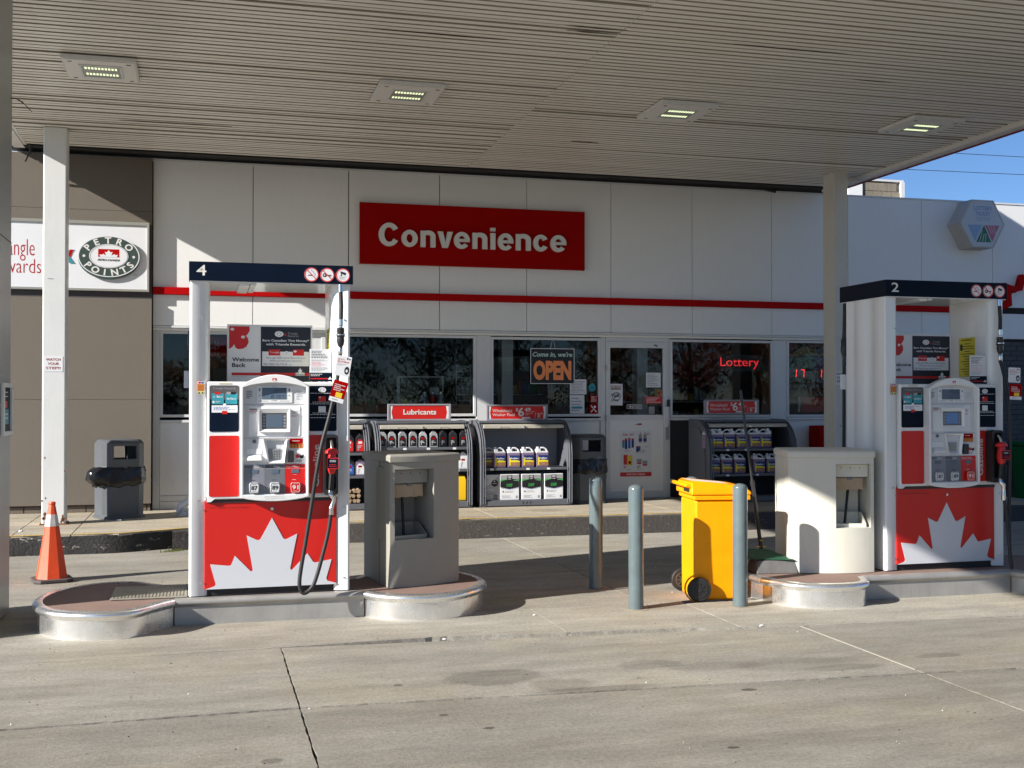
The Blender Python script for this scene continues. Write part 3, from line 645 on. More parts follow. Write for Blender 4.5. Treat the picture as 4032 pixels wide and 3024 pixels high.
for z in (.50, .25):
    mb = MB()
    for x in (-.055, .055): mb.ring([(x + a, z + b) for a, b in circ(0, 0, .042, 14, .03)], [(x + a, z + b) for a, b in circ(0, 0, .034, 14, .023)], -.04, -.034)
    mb.box(-.015, .015, -.04, -.036, z, z + .006).box(-.1, -.094, -.04, .05, z, z + .006).box(.094, .1, -.04, .05, z, z + .006)
    mb.build('glasses', M_paper, c, local=True)
c = thing('display_case', 'clear topped display case with white card behind the mugs', 'display case', (3.0, 15.75, 1.53))
MB().box(-.40, .25, .0, .3, 0, .02).build('base', M_blackp, c, local=True); MB().box(-.41, -.37, 0, .02, .02, .38).box(.23, .25, 0, .02, .02, .38).box(-.41, .25, 0, .02, .38, .395).build('frame', M_paper, c, local=True); MB().box(-.36, .22, .0, .005, .02, .38).build('pane', M_glass, c, local=True); MB().box(.05, .18, -.02, -.016, .14, .24).build('card', M_paper, c, local=True)
for nm, x, y, wd, h, m_, lb, ct in (('stock_shelf', 7.6, 18.2, 1.6, 1.8, M_pgr, 'tall grey stocked shelf deep inside, beyond the lottery window', 'shelf'), ('cooler_cabinet', 4.9, 19.0, 1.5, 2.0, M_grey1, 'dark cooler cabinet deep inside the store behind the open sign', 'cooler'), ('snack_shelf', 2.6, 18.4, 1.5, 1.5, M_pgr, 'low snack shelf inside the store behind the mugs', 'shelf')):
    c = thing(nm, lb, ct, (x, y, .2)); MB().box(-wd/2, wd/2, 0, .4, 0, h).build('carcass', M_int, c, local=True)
    for k in range(4):
        mb = MB(); xx = -wd/2 + .03
        while xx < wd/2 - .1:
            ww = random.uniform(.06, .12); mb.use(random.choice([M_nozz, M_teal, M_yel, M_pblue, M_pgreen, M_paper, M_orange])); mb.box(xx, xx + ww - .01, -.08, -.001, .25 + k*h*.21, .25 + k*h*.21 + random.uniform(.12, .24)); xx += ww
        mb.build('goods', None, c, local=True, kind='stuff'); MB().box(-wd/2, wd/2, -.10, 0, .22 + k*h*.21, .24 + k*h*.21).build('shelf', M_frame, c, local=True)

# ================================================================== SIGNS ON THE STORE
sg = thing('convenience_sign', 'large red rectangular sign with raised white word Convenience on the white wall', 'sign', (3.56, 15.2, 3.81))
MB().box(2.0, 5.12, 15.13, 15.198, 3.405, 4.217).build('panel', M_sred, sg, bevel=0.004)
for q in (1.995, 5.12): MB().box(q, q + .005, 15.125, 15.198, 3.40, 4.222).build('edge_trim', M_sred, sg)
def arc_band(cx, cz, rx, rz, ix, iz, a0, a1, n=26):
    o_ = [(cx + rx * math.cos(R(a0 + (a1 - a0) * k / n)), cz + rz * math.sin(R(a0 + (a1 - a0) * k / n))) for k in range(n + 1)]
    i_ = [(cx + ix * math.cos(R(a0 + (a1 - a0) * k / n)), cz + iz * math.sin(R(a0 + (a1 - a0) * k / n))) for k in range(n + 1)]
    return o_ + i_[::-1]
def big_letter(ch, x0, x1, z0, z1, y0=15.085, y1=15.129):
    w_ = x1 - x0; h = z1 - z0; cx, cz = (x0 + x1) / 2, (z0 + z1) / 2; s_ = .066; m_ = MB()
    if ch in 'oCce':
        sv = s_ * (.80 if ch != 'C' else .86); rx, rz = w_ / 2, h / 2
        if ch == 'o': m_.ring(circ(cx, cz, rx, 36, rz), circ(cx, cz, rx - s_, 36, rz - sv), y0, y1)
        elif ch == 'C': m_.xz(arc_band(cx + .01, cz, rx, rz, rx - s_ * 1.08, rz - sv, 33, 327), y0, y1)
        elif ch == 'c': m_.xz(arc_band(cx + .006, cz, rx, rz, rx - s_, rz - sv, 30, 330), y0, y1)
        else:
            m_.xz(arc_band(cx, cz, rx, rz, rx - s_, rz - sv, 0, 322), y0, y1); m_.xz([(cx - rx + s_ * .6, cz - .019), (cx + rx - .001, cz - .019), (cx + rx - .001, cz + .019), (cx - rx + s_ * .6, cz + .019)], y0 - .0006, y1 - .0006)
    elif ch == 'n':
        m_.box(x0, x0 + s_, y0, y1, z0, z1 - .006)
        r_ = w_ / 2; top = [(x1, z0), (x1, z1 - r_ * .75)] + [(x0 + w_ * .5 + (w_ / 2) * math.cos(R(a)), z1 - r_ * .75 + r_ * .75 * math.sin(R(a))) for a in range(0, 140, 12)]
        inn = [(x0 + w_ * .48 + (w_ / 2 - s_ * 1.0 + .004) * math.cos(R(a)), z1 - r_ * .75 - .01 + (r_ * .75 - s_ * .72) * math.sin(R(a))) for a in range(160, -1, -16)] + [(x1 - s_, z0)]
        m_.xz(top + inn, y0 - .0006, y1 - .0006)
    elif ch == 'v': m_.xz([(x0, z1), (x0 + s_ * 1.08, z1), (cx, z0 + h * .34), (x1 - s_ * 1.08, z1), (x1, z1), (cx + s_ * .56, z0), (cx - s_ * .56, z0)], y0, y1)
    elif ch == 'i': m_.box(x0, x1, y0, y1, z0, z0 + .222).box(x0, x1, y0, y1, z1 - .046, z1)
    return m_.build('letter', M_lett, sg)
for q in [('C', 2.229, 2.507, 3.64, 3.952), ('o', 2.544, 2.761, 3.641, 3.867), ('n', 2.802, 3.003, 3.645, 3.868), ('v', 3.033, 3.24, 3.645, 3.861), ('e', 3.257, 3.475, 3.638, 3.866), ('n', 3.514, 3.719, 3.645, 3.866), ('i', 3.765, 3.832, 3.645, 3.938), ('e', 3.867, 4.086, 3.639, 3.871), ('n', 4.123, 4.334, 3.645, 3.872), ('c', 4.365, 4.579, 3.640, 3.871), ('e', 4.618, 4.845, 3.640, 3.874)]: big_letter(*q)
sg = thing('rewards_sign', 'white framed rewards sign box with round green points logo on the tan wall', 'sign', (-1.6, 15.11, 3.39))
MB().ring([(-2.55, 2.955), (-.662, 2.955), (-.662, 3.825), (-2.55, 3.825)], [(-2.52, 2.985), (-.69, 2.985), (-.69, 3.785), (-2.52, 3.785)], 15.088, 15.1295).build('frame', mat('sign frame grey', (.28, .28, .25), .4), sg, bevel=0.004)
MB().box(-2.52, -.69, 15.104, 15.1295, 2.985, 3.785).build('face', M_paper, sg)
YS = 15.1025
text('Triangle', -2.505, -2.01, 3.305, 3.57, YS, M_stripe, sg, bold=-.012); text('Rewards', -2.52, -1.935, 3.155, 3.33, YS, M_stripe, sg, bold=-.012)
mb = MB(); mb.use(M_stripe); mb.xz([(-1.70, 3.46), (-1.655, 3.46), (-1.56, 3.29), (-1.605, 3.29)], YS - .002, YS); mb.xz([(-1.632, 3.365), (-1.60, 3.365), (-1.56, 3.46), (-1.60, 3.46)], YS - .004, YS - .002); mb.use(M_teal); mb.xz([(-1.60, 3.46), (-1.545, 3.46), (-1.635, 3.375), (-1.66, 3.40)], YS - .003, YS - .0021); mb.xz([(-1.60, 3.29), (-1.545, 3.29), (-1.62, 3.39), (-1.65, 3.37)], YS - .005, YS - .0041); mb.build('cross_mark', None, sg)
dk = mat('logo dark green', (.045, .07, .06), .4)
lg = MB().xz(circ(-1.142, 3.362, .362, 48, .262), YS - .028, YS).build('logo_disc', dk, sg)
MB().ring(circ(-1.142, 3.385, .364, 48, .258), circ(-1.142, 3.385, .352, 48, .247), YS - .034, YS - .028).build('rim', M_paper, lg)
MB().xz(circ(-1.142, 3.385, .352, 48, .247), YS - .0335, YS - .0282).build('ring_face', dk, lg)
MB().xz(circ(-1.142, 3.388, .232, 40, .150), YS - .038, YS - .0336).build('centre_face', M_paper, lg)
MB().ring(circ(-1.142, 3.388, .222, 40, .142), circ(-1.142, 3.388, .218, 40, .139), YS - .040, YS - .0381).build('thin_line', M_pgr, lg)
def glyphs(mb, s_, cx, cz, rx, rz, a0, a1, h, y, flip=False, bold=.03):
    n = len(s_)
    for i, ch in enumerate(s_):
        a = R(a0 + (a1 - a0) * (i / (n - 1) if n > 1 else 0)); px, pz = cx + rx * math.cos(a), cz + rz * math.sin(a)
        tx, tz = -rx * math.sin(a), rz * math.cos(a)
        ang = math.atan2(tz, tx) + (0 if flip else PI)
        vs, fs = text_mesh(ch, bold, 0, 0.0)
        mx = sum((min(v.x for v in vs), max(v.x for v in vs))) / 2; my = sum((min(v.y for v in vs), max(v.y for v in vs))) / 2
        k = h / 0.7; c_, s2 = math.cos(ang), math.sin(ang)
        mb.add([(px + ((v.x - mx) * c_ - (v.y - my) * s2) * k * 1.15, y, pz + ((v.x - mx) * s2 + (v.y - my) * c_) * k) for v in vs], fs)
mb = MB(); glyphs(mb, 'PETRO', -1.142, 3.387, .292, .198, 148, 36, .075, YS - .036); glyphs(mb, 'POINTS', -1.142, 3.383, .292, .198, 214, 330, .075, YS - .036, flip=True)
for x in (-1.435, -.848): poly(mb, circ(x, 3.385, .017, 12), YS - .036)
mb.build('lettering', M_lett, lg)
mb = MB(); mb.use(M_stripe); quad(mb, -1.268, -1.02, 3.375, 3.475, YS - .0395); mb.use(M_paper)
leaf_small(mb, -1.144, 3.375, .225, YS - .0402, .088); mb.use(M_print); text_into(mb, 'PETRO-CANADA', -1.27, -1.01, 3.325, 3.352, YS - .0395, bold=.03, shear=.1); mb.build('emblem', None, lg)
mb = MB(); text_into(mb, 'TM', -.855, -.815, 3.155, 3.178, YS - .001, bold=0); mb.build('trademark_letters', M_pgr, sg)

# hexagonal lottery sign
hx = thing('lottery_sign', 'faded hexagonal lottery ticket centre sign box on the right end of the wall', 'sign', (11.4, 15.2, 4.27))
HX = [(11.0, 4.27), (11.22, 4.635), (11.60, 4.635), (11.80, 4.27), (11.60, 3.905), (11.22, 3.905)]
HX = [(x + .0, z) for x, z in HX]
hc = mat('faded sign shell', (.50, .48, .45), .5, dirt=.3, var=.05)
MB().xz(HX, 14.90, 15.198).build('case', hc, hx, bevel=0.012)
sc_ = lambda k: [(11.41 + (x - 11.41) * k, 4.27 + (z - 4.27) * k) for x, z in HX]
MB().ring(sc_(.985), sc_(.93), 14.885, 14.8995).build('rim', hc, hx)
MB().xz(sc_(.925), 14.890, 14.8998).build('face', mat('faded sign face', (.50, .53, .57), .35), hx)
mb = MB(); YH = 14.8885
mb.use(mat('faded blue', (.17, .30, .50), .5)); text_into(mb, 'LOTTERY', 11.25, 11.58, 4.47, 4.535, YH, bold=.02); text_into(mb, 'TICKET', 11.28, 11.54, 4.39, 4.45, YH, bold=.02)
mb.use(mat('faded light blue', (.30, .40, .52), .5)); text_into(mb, 'CENTRE', 11.28, 11.54, 4.31, 4.37, YH, bold=.02)
mb.use(mat('faded blue2', (.25, .38, .56), .5)); poly(mb, [(11.14, 4.25), (11.40, 4.25), (11.27, 4.0)], YH)
mb.use(mat('logo green', (.01, .16, .10), .5)); poly(mb, [(11.29, 3.99), (11.555, 3.99), (11.43, 4.25)], YH - .001)
mb.use(mat('logo pink', (.45, .14, .22), .5)); poly(mb, [(11.445, 4.25), (11.70, 4.25), (11.575, 4.0)], YH)
mb.use(hx.children[2].data.materials[0])
for k in range(3): x = 11.345 + k*.05; poly(mb, [(x, 4.0), (x + .012, 4.0), (x + .062 - k*.02, 4.0 + .12 + (.05 if k == 0 else 0)), (x + .05 - k*.02, 4.0 + .12 + (.05 if k == 0 else 0))], YH - .002)
for k in range(3): x = 11.49 + k*.05; poly(mb, [(x, 4.25), (x + .012, 4.25), (x + .075 - k*.012, 4.12), (x + .063 - k*.012, 4.12)], YH - .002)
mb.build('print', None, hx)

# open sign
op = thing('open_sign', 'black window sign reading Come in, we are OPEN in orange letters', 'sign', (4.69, 15.24, 2.07))
def sk(x, z): return x, z
MB().box(4.37, 5.01, 15.240, 15.243, 1.820, 2.314).build('board', M_print, op)
MB().ring([(4.37, 1.820), (5.01, 1.820), (5.01, 2.314), (4.37, 2.314)], [(4.379, 1.829), (5.001, 1.829), (5.001, 2.305), (4.379, 2.305)], 15.2385, 15.2398).build('border', M_paper, op)
text("Come in, we're", 4.40, 4.98, 2.185, 2.265, 15.238, mat('open sign pale', (.45, .62, .55), .5), op, bold=.03, shear=.25)
text('OPEN', 4.41, 4.965, 1.870, 2.145, 15.238, mat('open sign orange', (.80, .25, .08), .5, emit=(.9, .28, .10), es=0.02), op, bold=.055)
MB().cyl((4.66, 15.241, 2.314), (4.69, 15.241, 2.44), .002, n=5).cyl((4.73, 15.241, 2.314), (4.70, 15.241, 2.44), .002, n=5).build('hanging_cord', M_paper, op)
# LED lottery sign
lt = thing('lottery_led_sign', 'glowing red dotted word Lottery inside the window right of the door', 'LED sign', (7.6, 15.42, 2.14))
vs, fs = text_mesh('Lottery', .0, 0, 0.0)
ax, bx = min(v.x for v in vs), max(v.x for v in vs); ay, by = min(v.y for v in vs), max(v.y for v in vs)
tris = []
for f in fs:
    for k in range(1, len(f) - 1): tris.append((vs[f[0]], vs[f[k]], vs[f[k + 1]]))
def inside(x, y):
    for a, b, c in tris:
        d1 = (x - b.x) * (a.y - b.y) - (a.x - b.x) * (y - b.y); d2 = (x - c.x) * (b.y - c.y) - (b.x - c.x) * (y - c.y); d3 = (x - a.x) * (c.y - a.y) - (c.x - a.x) * (y - a.y)
        if not ((d1 < 0 or d2 < 0 or d3 < 0) and (d1 > 0 or d2 > 0 or d3 > 0)): return True
    return False
mb = MB(); NX, NY = 58, 19; X0, X1, Z0, Z1 = 7.32, 7.945, 2.055, 2.225
for i in range(NX):
    for j in range(NY):
        if inside(ax + (bx - ax) * (i + .5) / NX, ay + (by - ay) * (j + .5) / NY):
            x = X0 + (X1 - X0) * i / NX; z = Z0 + (Z1 - Z0) * j / NY; r_ = .0042; mb.add([(x - r_, 15.415, z), (x, 15.415, z - r_), (x + r_, 15.415, z), (x, 15.415, z + r_)], [(0, 1, 2, 3)])
mb.build('led_dots', M_led, lt)
MB().box(7.28, 7.98, 15.42, 15.44, 2.02, 2.26).build('back_board', mat('tinted acrylic', (.01, .01, .012), .3), lt)
# jackpot board
jp = thing('jackpot_display', 'lottery jackpot board with yellow arch and red digits in the far right window', 'display board', (8.75, 15.45, 1.95))
mb = MB(); Y_ = 15.42; mb.use(M_print); quad(mb, 8.36, 9.45, 1.76, 2.40, Y_ + .004)
mb.use(mat('dim yellow', (.32, .26, .04), .5)); poly(mb, [(8.47 + .48 * t, 2.27 + .13 * math.sin(PI * t)) for t in [i / 12 for i in range(13)]], Y_); quad(mb, 8.36, 9.4, 2.262, 2.282, Y_ - .001)
mb.use(mat('dim green', (.02, .13, .03), .5)); quad(mb, 8.36, 8.83, 2.06, 2.24, Y_); quad(mb, 8.36, 8.83, 1.86, 1.92, Y_); mb.use(M_jb); quad(mb, 8.84, 9.4, 2.06, 2.24, Y_); quad(mb, 8.84, 9.4, 1.86, 1.92, Y_)
mb.use(M_pgr); text_into(mb, 'MAX', 8.48, 8.66, 2.10, 2.16, Y_ - .002, shear=.2); text_into(mb, '649', 8.88, 9.08, 2.13, 2.20, Y_ - .002); text_into(mb, 'MILLION', 8.37, 8.58, 1.875, 1.905, Y_ - .002); mb.use(M_print); text_into(mb, 'Lotto Spot!', 8.58, 8.86, 2.30, 2.345, Y_ - .002)
mb.build('board', None, jp)
mb = MB(); seg7(mb, '1', 8.50, 8.57, 1.935, 2.055, Y_ - .004, .14); seg7(mb, '7', 8.61, 8.70, 1.935, 2.055, Y_ - .004, .14); seg7(mb, '1', 8.92, 8.99, 1.935, 2.055, Y_ - .004, .14); seg7(mb, '5', 9.07, 9.16, 1.935, 2.055, Y_ - .004, .14)
mb.build('red_digits', M_led, jp)
# red banner in last window, red poster in first
b_ = MB().box(8.62, 9.5, 15.40, 15.41, 1.42, 1.64).build('red_window_banner', M_nozz); tag(b_, 'plain red banner strip low in the far right window', 'banner')
wb = MB().xz([(8.565, 1.42), (8.60, 1.42), (8.612, 1.53), (8.60, 1.64), (8.565, 1.64), (8.58, 1.53)], 15.398, 15.399).build('white_bracket', M_paper, b_)
b_ = MB().box(-.05, .30, 15.40, 15.41, 2.16, 2.42).build('red_price_poster', M_sred); tag(b_, 'red price poster in the window behind the left pump, seen beside its pillar', 'poster')
text('2/$5', .07, .2, 2.32, 2.37, 15.399, M_pgr, b_); text('3/$7', .07, .2, 2.25, 2.30, 15.399, M_pgr, b_); text('2/$4', .07, .2, 2.17, 2.215, 15.399, M_pgr, b_)

# ---------------- brick end of the store
MB().box(9.76, 15.6, 15.255, 15.30, 0.0, 2.53).build('mortar', M_mort, store)
bmesh_ = None; rest = MB(); row = 0; z = 0.225
MB().box(9.76, 15.6, 15.20, 15.26, -0.02, 0.215).build('brick_wall_footing', mat('footing concrete', (.13, .125, .12), .9, var=.1), store)
base_me = None
while z < 2.50:
    x = 9.76 - (0.105 if row % 2 else 0)
    while x < 15.5:
        a, b = max(x, 9.765), min(x + .203, 15.58)
        if b - a > .03:
            if 11.75 < x < 13.1:
                yy = 15.235 + random.uniform(-.003, .003)
                if abs((b - a) - .203) < 1e-3:
                    if base_me is None:
                        base_me = MB().box(-.1015, .1015, 0, .03, -.0345, .0345).build('brick', M_brick, store, local=True).data
                        bpy.data.objects.remove([o for o in store.children if o.data is base_me][0])
                    o = bpy.data.objects.new('brick', base_me); COL.objects.link(o); o.parent = store; o.location = Vector(((a + b) / 2, yy, z + .0345)) - store.location
                else: MB().box(a, b, yy, yy + .03, z, z + .069).build('brick', M_brick, store)
            else: rest.box(a, b, 15.235 + random.uniform(-.003, .003), 15.265, z, z + .069)
        x += .210
    z += .0765; row += 1
rest.build('brickwork', M_brick, store, kind='stuff')

# ================================================================== THINGS ON AND BEHIND THE ROOF
rb = thing('rooftop_enclosure', 'weathered block and white metal enclosure standing above the right roofline', 'rooftop enclosure', (12.2, 19, 4.4))
MB().box(12.35, 12.72, 19.0, 20.2, 4.4, 5.72).build('block_wall', M_block, rb)
for r_ in range(8):
    for c_ in range(4):
        x0 = 11.95 + c_ * .195 - (.09 if r_ % 2 else 0); z0 = 4.42 + r_ * .158
        MB().box(max(x0, 11.94) + .003, min(x0 + .19, 12.70), 18.965, 18.999, z0 + .003, z0 + .153).build('block', M_block, rb, bevel=0.003)
MB().box(11.93, 12.78, 18.95, 20.2, 5.71, 5.75).build('cap', M_frame, rb); MB().box(12.71, 12.79, 18.93, 20.2, 4.4, 5.71).build('corner_post', M_frame, rb)
MB().box(11.60, 11.90, 18.95, 20.2, 4.4, 5.75).build('white_panel', M_white, rb); MB().box(11.90, 11.93, 18.95, 20.2, 4.4, 5.70).build('dark_slot', M_dark, rb)
for i, (za, zb) in enumerate(((11.50, 12.3), (10.72, 11.75))):
    o = MB().tube([(20 + k * 6, 40, za + (zb - za) * k / 10 * 1.0 - .10 * math.sin(PI * k / 10)) for k in range(11)], .012, n=5).build('power_line', M_black); tag(o, ('upper', 'lower')[i] + ' thin power line crossing the blue sky above the white roofline', 'power line', 'power lines in the sky')

# ================================================================== CANOPY
can = thing('fuel_canopy', 'large flat canopy with beige slatted soffit on square white columns over the pumps', 'canopy', (3.2, 9, 0))
ZS = 4.67
def edge_l(y): return -2.75 + (y - 2.8) / 12.1 * 0.53
XR, YB, YF = 8.74, 14.90, 2.80
MB().box(-2.2, XR - .02, YF + .1, YB - .02, ZS + .035, ZS + .06).build('soffit_backing', M_dark, can)
MB().add([(edge_l(YF), YF, 6.05), (XR + .1, YF, 6.05), (XR + .1, YB, 6.05), (edge_l(YB), YB, 6.05)], [(0, 1, 2, 3)]).build('roof_deck', M_dark, can)
sl = {}
def slat_mesh(length, v):
    k = (round(length, 3), v)
    if k in sl: return sl[k]
    hw = .0405
    mb = MB().loft([[(x, -hw, .030), (x, -hw, .010), (x, -hw + .006, 0), (x, hw - .006, 0), (x, hw, .010), (x, hw, .030)] for x in (0, length)])
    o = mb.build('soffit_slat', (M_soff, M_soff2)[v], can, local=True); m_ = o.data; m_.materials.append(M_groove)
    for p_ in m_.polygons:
        if abs(p_.normal.y) > .5: p_.material_index = 1  # slat sides coloured dark to draw the shadow lines in the gaps
    bpy.data.objects.remove(o); sl[k] = m_; return m_
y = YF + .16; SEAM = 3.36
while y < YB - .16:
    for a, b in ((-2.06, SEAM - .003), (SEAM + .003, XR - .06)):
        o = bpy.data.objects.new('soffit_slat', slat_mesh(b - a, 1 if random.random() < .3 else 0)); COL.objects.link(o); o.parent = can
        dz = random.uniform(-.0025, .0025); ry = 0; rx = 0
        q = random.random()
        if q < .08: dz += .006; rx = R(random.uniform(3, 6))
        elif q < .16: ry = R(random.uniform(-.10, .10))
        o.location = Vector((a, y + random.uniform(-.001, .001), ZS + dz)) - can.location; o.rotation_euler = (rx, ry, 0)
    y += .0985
# rusty tears and hanging bits on the soffit
for x, y_, L in ((-.2, 8.62, .5), (2.85, 8.9, .55), (2.9, 9.02, .45), (6.0, 9.7, .45), (1.3, 9.4, 1.2), (4.4, 9.0, 1.1), (-.9, 13.2, 1.2), (4.2, 12.9, .35)):
    pts = []; n = 10
    for i in range(n + 1): t = i / n; pts.append((x + L * t, y_ + .006 * random.uniform(0, 1) + .012 * math.sin(PI * t)))
    for i in range(n, -1, -1): t = i / n; pts.append((x + L * t, y_ - .003 - random.uniform(0, .008) * math.sin(PI * t)))
    MB().xy(pts, ZS - .006, ZS - .0035).build('torn_seam', mat('dark torn edge', (.05, .035, .02), .9), can)
# perimeter trim and fascia
for nm, x0, x1, m_ in (('right', XR - .06, XR, M_fasc), ('rightf', XR, XR + .07, M_fasc)):
    pass
MB().box(XR - .055, XR - .002, YF, YB, ZS - .05, ZS + .05).build('edge_channel', M_fasc, can, bevel=.004)
MB().box(XR + .0, XR + .10, YF, YB + .02, ZS - .045, 6.12).build('fascia', M_fasc, can)
MB().box(XR + .101, XR + .115, YF, YB + .02, ZS - .062, ZS + .05).build('red_trim', M_maroon, can)
MB().box(-2.09, -2.06, YF, YB, ZS - .008, ZS + .05).build('edge_channel', M_fasc, can)
MB().prism([(edge_l(YF), YF, ZS - .02), (edge_l(YB), YB, ZS - .02), (-2.095, YB, ZS - .02), (-2.095, YF, ZS - .02)], [(edge_l(YF), YF, ZS + .05), (edge_l(YB), YB, ZS + .05), (-2.095, YB, ZS + .05), (-2.095, YF, ZS + .05)]).build('edge_panel', M_fasc, can)
MB().prism([(edge_l(YF), YF, ZS - .0), (edge_l(YB), YB, ZS - .0), (edge_l(YB) - .08, YB, ZS - .0), (edge_l(YF) - .08, YF, ZS - .0)], [(edge_l(YF), YF, 6.12), (edge_l(YB), YB, 6.12), (edge_l(YB) - .08, YB, 6.12), (edge_l(YF) - .08, YF, 6.12)]).build('fascia', M_fasc, can)
MB().box(edge_l(YF), XR, YF - .08, YF, ZS - .02, 6.12).build('fascia', M_fasc, can)
MB().box(-2.2, XR - .0, YB - .13, YB + .005, ZS - .012, ZS + .02).build('edge_channel', M_dark, can)
MB().box(-2.3, XR, YB + .006, YB + .10, ZS + .03, 6.12).build('fascia', M_blackp, can)
MB().box(-2.3, 9.0, YB + .11, YB + .80, ZS + .03, ZS + .9).build('gutter_box', M_dark, can)
MB().tube([(-2.2, YB + .16, ZS + .04), (0, YB + .17, ZS + .02), (2, YB + .16, ZS + .045), (4, YB + .17, ZS + .02), (6, YB + .16, ZS + .04), (7.6, YB + .16, ZS + .03), (8.0, YB + .1, ZS - .06)], .018, n=6).build('cable', M_black, can)
# columns
c = MB().box(-1.742, -1.492, 13.73, 13.97, .2, ZS).build('column', M_col, can, bevel=.018, seg=3)
MB().box(-1.760, -1.476, 13.715, 13.985, .2, .215).build('base_plate', M_rust, c)
mb = MB()
for i in range(14):
    x = random.choice([random.uniform(-1.743, -1.70), random.uniform(-1.54, -1.491)]); z = .22 + abs(random.gauss(0, .05)); s_ = random.uniform(.006, .022)
    mb.xz([(x - s_, z), (x, z - s_*1.4), (x + s_, z), (x + .2*s_, z + s_*1.6)], 13.7275, 13.7295)
for x, z in ((-1.735, .47), (-1.70, .50), (-1.50, .80), (-1.71, .95)): mb.xz([(x - .007, z), (x, z - .012), (x + .008, z), (x, z + .014)], 13.7275, 13.7295)
mb.build('rust_patches', M_rust, c)
st = MB().box(-1.722, -1.525, 13.7268, 13.7292, 1.915, 2.085).build('sticker', M_paper, c)
for t_, z0 in (('WATCH', 2.035), ('YOUR', 1.988), ('STEP!!', 1.940)): text(t_, -1.702 if t_ != 'YOUR' else -1.685, -1.548 if t_ != 'YOUR' else -1.562, z0, z0 + .030, 13.7255, mat('faded red ink', (.30, .07, .06), .5), st, bold=.02)
MB().box(-1.69, -1.63, 13.7268, 13.729, 2.955, 2.960).build('scratch', M_pgr, c)
c = MB().box(8.19, 8.40, 13.73, 14.02, .2, ZS).build('column', M_colR, can, bevel=.012, seg=2)
st = MB().box(8.21, 8.38, 13.7268, 13.7292, 1.80, 1.98).build('sticker', M_paper, c)
for t_, z0 in (('WATCH', 1.93), ('YOUR', 1.88), ('STEP!!', 1.83)): text(t_, 8.22, 8.36, z0, z0 + .032, 13.7255, M_print, st, bold=.02)
MB().tube([(8.26, 13.726, 1.255), (8.29, 13.724, 1.245), (8.31, 13.724, 1.25)], .004, n=4).build('wire_clip', M_black, c)
bc = MB().box(-2.05, -1.405, 8.30, 9.345, 0.0, ZS).build('clad_column', mat('clad column satin grey', (.40, .41, .40), .34, .35, var=.08, vscale=1.2, dirt=.08), can, bevel=.02, seg=3)
MB().box(-1.4045, -1.4020, 8.32, 9.33, 2.78, 2.785).build('seam', M_jnt, bc)
fr = MB()
fr.add([], []); o_ = [(8.895, 1.336), (9.315, 1.336), (9.315, 1.723), (8.895, 1.723)]; i_ = [(8.94, 1.37), (9.27, 1.37), (9.27, 1.69), (8.94, 1.69)]
n = 4; V = [(-1.38, y, z) for y, z in o_] + [(-1.38, y, z) for y, z in i_] + [(-1.404, y, z) for y, z in o_] + [(-1.404, y, z) for y, z in i_]
F = []
for i in range(4):
    j = (i + 1) % 4; F += [(i, j, 4 + j, 4 + i), (8 + j, 8 + i, 12 + i, 12 + j), (j, i, 8 + i, 8 + j), (4 + i, 4 + j, 12 + j, 12 + i)]
fr.add(V, F); fr.build('poster_frame', M_frame, bc, bevel=.006)
pp = MB().box(-1.404, -1.398, 8.94, 9.27, 1.37, 1.69).build('framed_poster', M_navy, bc)
mb = MB().use(M_teal).box(-1.398, -1.3968, 9.0, 9.20, 1.42, 1.53).use(M_pred).box(-1.398, -1.3967, 9.0, 9.14, 1.54, 1.59)
mb.use(M_paper)
for z in (1.46, 1.49, 1.62, 1.65): mb.box(-1.3966, -1.3960, 9.02, 9.16, z, z + .008)
mb.build('print', None, pp)
mb = MB()
for k in range(3): mb.tube([(-1.404, 9.25, 3.86), (-1.37, 9.26, 3.865), (-1.33 + .01*k, 9.28, 3.85 - .01*k), (-1.29 + .015*k, 9.30, 3.81 - .015*k)], .003, n=5)
mb.build('loose_wires', M_black, bc)
MB().tube([(-2.02, 14.7, 4.66), (-2.03, 14.86, 4.62), (-2.10, 14.95, 4.5)], .012, n=6).build('pipe', M_black, can)

# recessed square canopy lights
def canopy_light():
    t = thing('canopy_light', '', 'ceiling light', (0, 0, ZS))
    MB().box(-.32, .32, -.345, .345, -.045, -.006).build('housing', M_frame, t, local=True, bevel=.006)
    mb = MB(); mb.box(-.305, .305, -.33, .33, -.052, -.0455); mb.build('face_plate', M_fasc, t, local=True, bevel=.003)
    def fr_(a, b, c_, d, w_, z0, z1):
        return MB().box(a, b, c_, c_ + w_, z0, z1).box(a, b, d - w_, d, z0, z1).box(a, a + w_, c_ + w_, d - w_, z0, z1).box(b - w_, b, c_ + w_, d - w_, z0, z1)
    fr_(-.185, .185, -.20, .20, .02, -.060, -.0525).build('lens_frame', M_frame, t, local=True)
    ln = MB().box(-.164, .164, -.179, .179, -.0555, -.0525).build('lens', M_lens, t, local=True)
    mb = MB()
    for yy in (-.10, .09):
        for k in range(10): x = -.13 + k * .029; mb.box(x - .0085, x + .0085, yy - .028, yy + .028, -.0585, -.056)
    mb.build('led_strip', M_ledg, ln, local=True)
    mb = MB()
    for x in (-.25, .25):
        for yy in (-.27, .27): mb.box(x - .018, x + .018, yy - .006, yy + .006, -.056, -.0525)
    mb.build('clip', M_blackp, t, local=True)
    return t
l0 = canopy_light()
LL = [(-.913, 11.115, 'square canopy light nearest the left column, first of the row of four'), (1.945, 11.20, 'square canopy light above the left part of the convenience sign, second in its row'),
      (4.82, 11.18, 'square canopy light above and right of the convenience sign, third in its row'), (7.68, 11.06, 'square canopy light nearest the blue sky, last of the row of four')]
